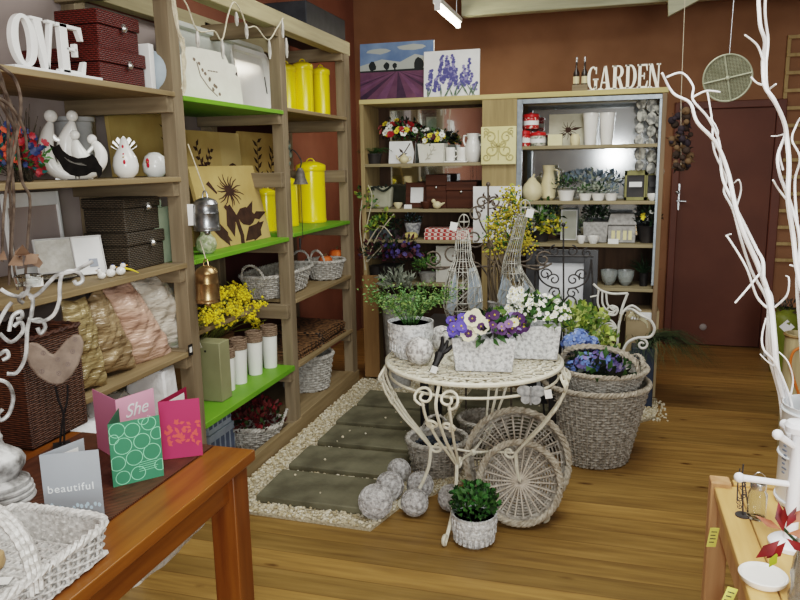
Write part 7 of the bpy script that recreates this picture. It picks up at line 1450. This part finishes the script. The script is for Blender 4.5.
# ================================================================== FOREGROUND RIGHT: pine table and its goods
M_pine = wood('pale_pine', (186, 142, 84), (214, 174, 116), axis=1, rough=.5); M_pinel = wood('pink_pine', (174, 130, 92), (200, 158, 118), axis=2, rough=.5)
px0, px1, py0_, py1_ = .292, 1.15, .55, 1.985
t = thing('pine_table', 'pale pine slatted table in the right foreground', 'table', ((px0+px1)/2, (py0_+py1_)/2, 0)); hx_, hy_ = (px1-px0)/2, (py1_-py0_)/2
b = MB(); xs = [-hx_, -hx_+.06, -hx_+.15, -hx_+.27, -hx_+.40, -hx_+.53, -hx_+.66, hx_]
for a_, c_ in zip(xs, xs[1:]): b.bx(a_+.001, c_-.001, -hy_, hy_-.03, .726, .75)
b.build('tabletop', M_pine, t, bev=.003); b = MB(); b.bx(-hx_+.05, hx_, hy_-.029, hy_, .722, .757); b.build('end_rail', wood('pine_x', (186, 142, 84), (214, 174, 116), axis=0, rough=.5), t, bev=.003)
for sx in (-1, 1):
    for sy in (-1, 1): b = MB(); b.box((sx*(hx_-.018), sy*(hy_-.022), .38), (.05, .05, .766)) if sy > 0 else b.box((sx*(hx_-.018), sy*(hy_-.022), .36), (.05, .05, .72)); b.build('leg', M_pinel, t, bev=.004)
for sx in (-1, 1): b = MB(); b.bx(sx*(hx_-.02)-.01, sx*(hx_-.02)+.01, -hy_+.06, hy_-.06, .65, .724); b.build('side_rail', M_pinel, t, bev=.002)
b = MB(); b.bx(-hx_+.01, hx_-.01, -hy_+.02, hy_-.06, .33, .35); b.build('lower_shelf', M_pine, t)
M_ytag = mat('yellow_ticket', (226, 220, 96), (236, 232, 130), rough=.6)
def ticket(px, py, Y, w_, h, rot, label):
    p = at(px, py, Y=Y); t = thing('price_ticket', label, 'label', p); t.rotation_euler = rot; b = MB(); b.bx(-w_/2, w_/2, -.0006, .0006, -h, 0); b.build('ticket_card', M_ytag, t); b = MB(); 
    for k in range(4): b.bx(-w_*.34, w_*(.3-.1*(k % 2)), -.001, -.0007, -h*(.2+.18*k)-.0012, -h*(.2+.18*k)+.0012)
    b.build('printed_line', mat('dark_print', (70, 70, 60), rough=.7), t); return t
ticket(715, 528, 1.80, .026, .05, (0, .16, .5), 'yellow price ticket hanging from the left edge of the pine table')
ticket(733, 588, 1.46, .026, .05, (0, .4, .5), 'yellow price ticket lower down by the grey woven roll')
b = MB(); b.at((0, 0, 0)); weave_wall(b, .07, .07, .075, .075, .30, 2, 26, 14, .006, .004); weave_base(b, .07, .07, .004, 2, 6, .005, 14); tag(b.build('woven_bin', mat('charcoal_weave', (66, 70, 76), (116, 122, 128), rough=.7, scale=40), None, (.40, 1.56, .352)), 'charcoal grey woven bin on the lower shelf of the pine table', 'bin')
# mug tree
P = Pix(789, 545, Z=.752); mx, my = .412, 1.66; t = thing('mug_tree', 'white painted wooden mug tree with angled pegs on the pine table', 'mug tree', (mx, my, .7505), 0)
M_wpaint = mat('white_painted_wood', (236, 238, 242), (246, 247, 250), rough=.35, scale=6); hz_ = at(788, 424, Y=my).z-.75
b = MB(); b.lathe([(.042, 0), (.044, .010), (.038, .016), (.02, .02)], 28); b.build('base', M_wpaint, t); b = MB(); b.lathe([(.0145, .018), (.0142, hz_-.02)], 22); b.build('pole', M_wpaint, t); b = MB(); b.lathe([(.014, hz_-.022), (.027, hz_-.016), (.030, hz_-.003), (.025, hz_+.006), (.012, hz_+.010), (.0004, hz_+.011)], 26); b.build('cap', M_wpaint, t)
o = V((mx, my, .7505))
for (x, y, dx, dy, ln, up) in ((745, 481, -1, -.12, .105, .01), (774, 436, -.72, -.5, .05, .035), (801, 463, .7, -.6, .07, .05), (800, 484, 1, .3, .09, .02), (783, 440, -.2, 1, .06, .03)):
    z = at(785, y, Y=my).z-.7505-up*.6; d = V((dx, dy, 0)).normalized(); a = d*.008+V((0, 0, z)); e = d*(ln+.010)+V((0, 0, z+up)); b = MB(); b.tube([a, e], [.0066, .0078], 12); b.sphere(e, .0115, 14); b.build('peg', M_wpaint, t)
# tall white enamel can with branches
M_enam = mat('white_enamel', (216, 222, 226), (232, 236, 238), rough=.3, scale=5, spec=.6); cx, cy, cr = .513, 1.90, .085; zt = at(790, 404, Y=cy).z
t = thing('enamel_can', 'tall white enamel can holding white branches and pale flowers on the pine table', 'can', (cx, cy, .7505)); H = zt-.7505
b = MB(); b.lathe([(cr*.96, 0), (cr*.97, .004), (cr*.97, H), (cr*.99, H+.003), (cr*.95, H+.003), (cr*.92, H-.01), (cr*.9, .02)], 36); b.build('can_body', M_enam, t)
for z in (.012, H*.5, H-.012): b = MB(); b.tube([(cr*.985*math.cos(a), cr*.985*math.sin(a), z) for a in [2*PI*k/40 for k in range(40)]], .003, 5, True); b.build('hoop', M_enam, t)
b = MB()
for k in range(9):
    a0 = PI*1.12+.0; z = H*(.34+.045*k); b.at((0, 0, 0), rz=a0+.03*math.sin(k*2)); b.box((cr*.978, 0, z), (.0012, .010+.006*(k % 2), .004))
b.M = Matrix.Identity(4); b.build('faded_script', mat('faded_blue_print', (120, 134, 152), rough=.6), t)
b = MB(); b.lathe([(.0004, H-.04), (cr*.93, H-.04)], 24); b.build('filler', M_greyp, t)
t = thing('pale_flower_bunch', 'bunch of small pale blue-grey flowers in the mouth of the enamel can', 'flowers', (cx+.02, cy-.03, zt-.045)); b = MB()
for k in range(90): d = rdir(.0, 1); blossom(b, V((d.x*.055, d.y*.045, .02+d.z*.05)), d, rnd(.008, .013), 5, random.choice((0, 0, 1)), None, .3)
b.build('blossom', [mat('pale_grey_blue_petal', (170, 178, 204), rough=.6), mat('slate_petal', (96, 104, 132), rough=.6)], t); b = MB()
for k in range(20): b.tube([(rnd(-.02, .02), rnd(-.02, .02), -.0), (rnd(-.04, .04), rnd(-.03, .03), .04)], .0015, 3)
b.build('stem', G2, t); stuff(t.children[-1])
M_wbr = mat('white_branch', (244, 244, 244), (252, 252, 252), rough=.4, scale=20, spec=.4)
def branch(paths, label, Y=1.93, group=None, dys=None):
    main = paths[0][0]; o = V((0, 0, 0)); t = None; base = None
    for k, (pts, r0, r1) in enumerate(paths):
        dy = (dys[k] if dys else 0); w3 = [at(x, y, Y=Y+dy+.02*math.sin(i*1.7+k)) for i, (x, y) in enumerate(pts)]
        if k == 0:
            base = w3[0]; t = thing('white_branch', label, 'branch', base, 0, group)
        sp_ = spline([p-base for p in w3], 6); b = MB(); n = len(sp_); b.tube(sp_, [(r0+(r1-r0)*i/(n-1))*.68 for i in range(n)], 8); b.build('stem' if k == 0 else 'twig', M_wbr, t)
    return t
bb = (787, 425)
branch([([bb, (785, 402), (777, 370), (774, 338), (770, 302), (759, 268), (744, 234), (735, 205), (728, 172), (716, 143), (697, 122), (690, 103), (673, 93), (662, 73)], .0125, .0042), ([(770, 310), (757, 297), (746, 267), (729, 239), (726, 236), (731, 234)], .005, .0026), ([(761, 272), (748, 288), (735, 303)], .0042, .0036)], 'thickest left-leaning white branch, its tip curling beside the garden sign', 1.93)
branch([([(791, 424), (786, 396), (772, 356), (770, 330), (772, 318), (771, 296), (764, 283), (763, 262), (757, 250), (745, 226), (731, 198), (722, 176), (719, 142), (708, 118), (693, 100), (693, 86), (682, 73), (667, 77)], .008, .0034), ([(693, 97), (706, 91), (720, 92)], .004, .003), ([(775, 307), (787, 295), (789, 279), (786, 276)], .004, .0026)], 'slimmer left-leaning white branch with a hooked tip and short side twig', 1.95)
branch([([(783, 424), (779, 392), (768, 352), (768, 322), (767, 300), (752, 272), (741, 240), (733, 210), (724, 192), (726, 178), (714, 150), (712, 120), (707, 90)], .007, .003), ([(737, 205), (741, 190), (739, 180), (734, 183)], .0034, .0024), ([(714, 150), (718, 132), (710, 117)], .003, .0024)], 'third left-leaning white branch twining behind the thickest one', 1.97)
branch([([(795, 424), (790, 398), (776, 364), (764, 350), (762, 336), (766, 318)], .005, .003), ([(790, 398), (793, 380), (788, 362), (779, 352)], .0034, .0022), ([(778, 368), (768, 362), (760, 354)], .003, .002)], 'short white side branch low down by the mouth of the enamel can', 1.9)
branch([([(800, 424), (806, 390), (812, 350), (806, 308), (797, 268), (793, 235), (788, 200), (789, 165), (787, 140), (784, 122), (774, 100), (765, 86), (763, 62), (765, 42), (760, 24), (758, -12), (757, -40)], .0095, .006), ([(763, 60), (757, 45), (745, 35)], .0045, .003), ([(766, 86), (757, 83), (751, 77)], .004, .003)], 'thickest upright white branch rising out of the top of the picture', 1.93)
branch([([(803, 424), (803, 380), (800, 330), (797, 282), (800, 240), (791, 205), (780, 175), (778, 155), (786, 130), (778, 108), (768, 92), (766, 66), (768, 40), (765, 10), (768, -40)], .0065, .0045), ([(791, 205), (779, 190), (773, 180)], .0045, .003), ([(768, 90), (776, 84)], .004, .003), ([(799, 268), (790, 265)], .004, .003)], 'upright white branch twining round the thickest upright one', 1.96)
branch([([(806, 424), (812, 370), (804, 310), (800, 250), (796, 210), (795, 180), (800, 158), (792, 140), (796, 126), (800, 118)], .006, .003), ([(783, 170), (780, 158), (779, 148)], .004, .003), ([(785, 134), (777, 136), (771, 136)], .003, .002)], 'thin upright white branch at the right edge, curling near the lattice', 2.0)
# jar, candle holder, dish, vase with red leaves
P = Pix(756, 517, Z=.752); t = thing('glass_jar', 'clear glass jar with a metal neck ring behind the mug tree peg', 'jar', (P.p.x, P.p.y, .7505)); s_ = P.s; b = MB(); b.lathe(prof_px(P, [(8, 0), (9, 2), (9, 26), (7, 30), (7, 36), (6.4, 36), (6.2, 30), (8.2, 25), (8.2, 3), (.1, 2)]), 24); b.build('glass', M_glass, t); b = MB(); b.lathe(prof_px(P, [(7.2, 31), (7.6, 32), (7.6, 37), (7.2, 38)]), 22, cap=False); b.build('metal_neck', M_silver, t); b = MB(); b.tube(arch((-7*s_, 0, 36*s_), (7*s_, 0, 36*s_), 12*s_, 12), .0012, 5); b.build('wire_handle', M_silver, t)
P = Pix(743, 515, Z=.752); t = thing('wire_candle_holder', 'small dark filigree metal holder with spikes beside the glass jar', 'candle holder', (P.p.x, P.p.y, .7505), P.rz); b = MB()
b.tube([P(743, 515), P(743, 470), P(744, 461)], .0022, 6); b.tube(spline([P(738, 500), P(739, 480), P(741, 466)], 4), .0018, 5); b.tube(spline([P(748, 510), P(746, 488), P(744, 476)], 4), .0018, 5)
for k in range(9): b.tube(spiral(V(P(742+rnd(-3, 3), 474+k*4)), .006, 1.2, rnd(0, 6), 1), .0011, 4)
b.build('filigree', M_dki, t); b = MB(); b.lathe([(.018, 0), (.018, .003)], 16); b.build('foot', M_dki, t)
P = Pix(763, 590, Z=.752); c = at(763, 577, Z=.76); b = MB(); b.lathe([(.038, 0), (.044, .006), (.047, .016), (.045, .018), (.039, .012), (.0004, .010)], 36); tag(b.build('white_dish', M_ceram, None, (c.x, c.y, .7505)), 'shallow white dish at the left edge of the pine table', 'dish')
c = at(794, 575, Z=.752); M_iri = mat('smoky_glass', (190, 184, 172), rough=.08, trans=.75, spec=.8)
t = thing('glass_vase', 'twisted smoky glass vase holding red silk leaves at the right edge', 'vase', (.395, 1.43, .7505)); P = Pix(796, 575, Y=1.43); b = MB(); n = 28; prof = [(.034, 0), (.036, .01), (.03, .03), (.032, .06), (.03, .09), (.026, .11), (.03, .13), (.028, .13), (.023, .11), (.026, .06), (.024, .02)]; vs = []; fs = []
for i, (r, z) in enumerate(prof):
    for j in range(n): a = 2*PI*j/n; q = r*(1+.06*math.cos(5*(a+z*14))); vs.append((q*math.cos(a), q*math.sin(a), z))
for i in range(len(prof)-1):
    for j in range(n): fs.append((i*n+j, i*n+(j+1) % n, (i+1)*n+(j+1) % n, (i+1)*n+j))
fs.append(tuple(range(n-1, -1, -1))); b.add(vs, fs); b.build('glass', M_iri, t)
o = V((.395, 1.43, .7505)); t = thing('red_leaf_spray', 'spray of crimson and green silk leaves in the smoky glass vase', 'leaves', (.395, 1.43, .79)); o = V(t.location); M_rl = mat('crimson_silk_leaf', (84, 12, 18), (122, 24, 28), rough=.4, scale=30); M_rb = mat('russet_silk_leaf', (140, 72, 50), (176, 110, 80), rough=.5, scale=30); M_gl = mat('lime_silk_leaf', (150, 160, 50), rough=.5)
b = MB(); c = at(783, 528, Y=1.42)-o; b.tube(spline([(0, 0, 0), V((c.x*.3, c.y*.3, c.z*.6)), c], 4), .003, 6); b.build('stem', G2, t); b = MB()
for (x, y, dx, dy, l, w_, mi) in ((783, 532, -5, 24, .075, .03, 0), (780, 540, -1, -1, .075, .034, 0), (786, 528, .35, 1, .06, .022, 0), (782, 530, -1, .55, .07, .02, 1), (788, 533, 1, .2, .06, .03, 1), (786, 542, -.7, -1, .07, .03, 0), (790, 524, .8, .9, .06, .03, 1), (778, 552, -.4, -1, .05, .02, 2), (795, 535, 1, -.2, .06, .03, 1), (786, 538, 1, -.7, .06, .024, 0), (784, 526, -.1, 1, .055, .018, 0)):
    p_ = at(x, y, Y=1.41)-o; b.mi = mi; d = V((dx, rnd(-.3, .1), dy)).normalized() if abs(dx) < 3 else V((-.2, 0, 1)); b.leaf(p_, d, l*.8, w_*.7, (rnd(-.2, .2), -1, .3), .15)
b.build('silk_leaf', [M_rl, M_rb, M_gl], t)
# ------------------------------------------------------------------ by the door: bin, timber tub, box
M_olive = mat('olive_enamel', (96, 104, 30), (116, 122, 44), rough=.4, scale=5)
pb = at(786, 372, Z=0); yy = 5.9; P = Pix(786, 312, Y=yy); t = thing('olive_urn', 'tall olive green urn with a white diamond label near the door', 'urn', (P.p.x, yy, 0)); Hu = P.p.z; s_ = P.s
b = MB(); b.lathe([(10.5*s_, 0), (11.5*s_, .02), (12.5*s_, Hu*.5), (13.2*s_, Hu*.86), (12.4*s_, Hu*.95), (9*s_, Hu), (9.4*s_, Hu+.03), (8.6*s_, Hu+.03), (8*s_, Hu-.02)], 30); b.build('urn_body', M_olive, t); b = MB(); q = P(785.5, 307); b.at((-1*s_, -13.0*s_, Hu*.80), ry=PI/4, rx=-.05); b.box((0, 0, 0), (10*s_, .003, 10*s_)); b.build('diamond_label', M_paper, t)
foliage(t, (0, 0, Hu+.03), (11*s_, 11*s_, .05), 40, .05, .02, [GB, M_vine], .5, name='dry_stems')
yy = 4.3; P = Pix(797, 333, Y=yy); t = thing('timber_tub', 'pale round wooden tub with an orange cord, right edge behind the branches', 'tub', (P.p.x+.02, yy, 0)); s_ = P.s; Ht = P.p.z
b = MB(); b.lathe([(13*s_, 0), (14*s_, Ht*.5), (14*s_, Ht), (12.6*s_, Ht), (12*s_, Ht*.3)], 28); b.build('tub_body', wood('pale_tub_wood', (150, 134, 98), (184, 168, 130), axis=2), t); b = MB(); b.tube([(14.3*s_*math.cos(a), 14.3*s_*math.sin(a), Ht*.985) for a in [2*PI*k/32 for k in range(32)]], .008, 6, True); b.build('rim_hoop', wood('tub_hoop', (120, 96, 60), (150, 122, 80), axis=2), t)
b = MB(); L = lambda x, y, d=-.0: V(((x-797)*s_-.02, -14.6*s_+d, Ht+(333-y)*s_)); b.tube(spline([L(800, 343), L(792, 349), L(790, 362), L(794, 376), L(800, 392)], 5), .007, 6); b.build('orange_cord', mat('orange_cord', (206, 110, 44), rough=.5), t)
p = at(764, 352, Y=6.2); b = MB(); b.box((0, 0, .05), (.09, .06, .10)); b.mi = 1; b.bx(-.03, .03, -.031, -.03, .03, .07); tag(b.build('kraft_packet', [MATS['kraft_card'], M_paper], None, (p.x+.03, 6.25, .0), bev=.002), 'small kraft packet on the floor at the foot of the door frame', 'packet')
# made-up window behind the camera, a backing for the added fill light
b = MB(); b.bx(1.0, 3.0, NY+.0, NY+.03, .8, 2.7); wn_ = struct(b.build('added_window_1', mat('dim_pane', (168, 178, 184), rough=.3), None)); b = MB()
b.bx(.94, 1.0, NY, NY+.05, .74, 2.76); b.bx(3.0, 3.06, NY, NY+.05, .74, 2.76); b.bx(1.0, 3.0, NY, NY+.05, 2.7, 2.76); b.bx(1.0, 3.0, NY, NY+.05, .74, .8); b.bx(1.97, 2.03, NY+.03, NY+.05, .8, 2.7); b.build('added_window_frame', M_white, wn_)
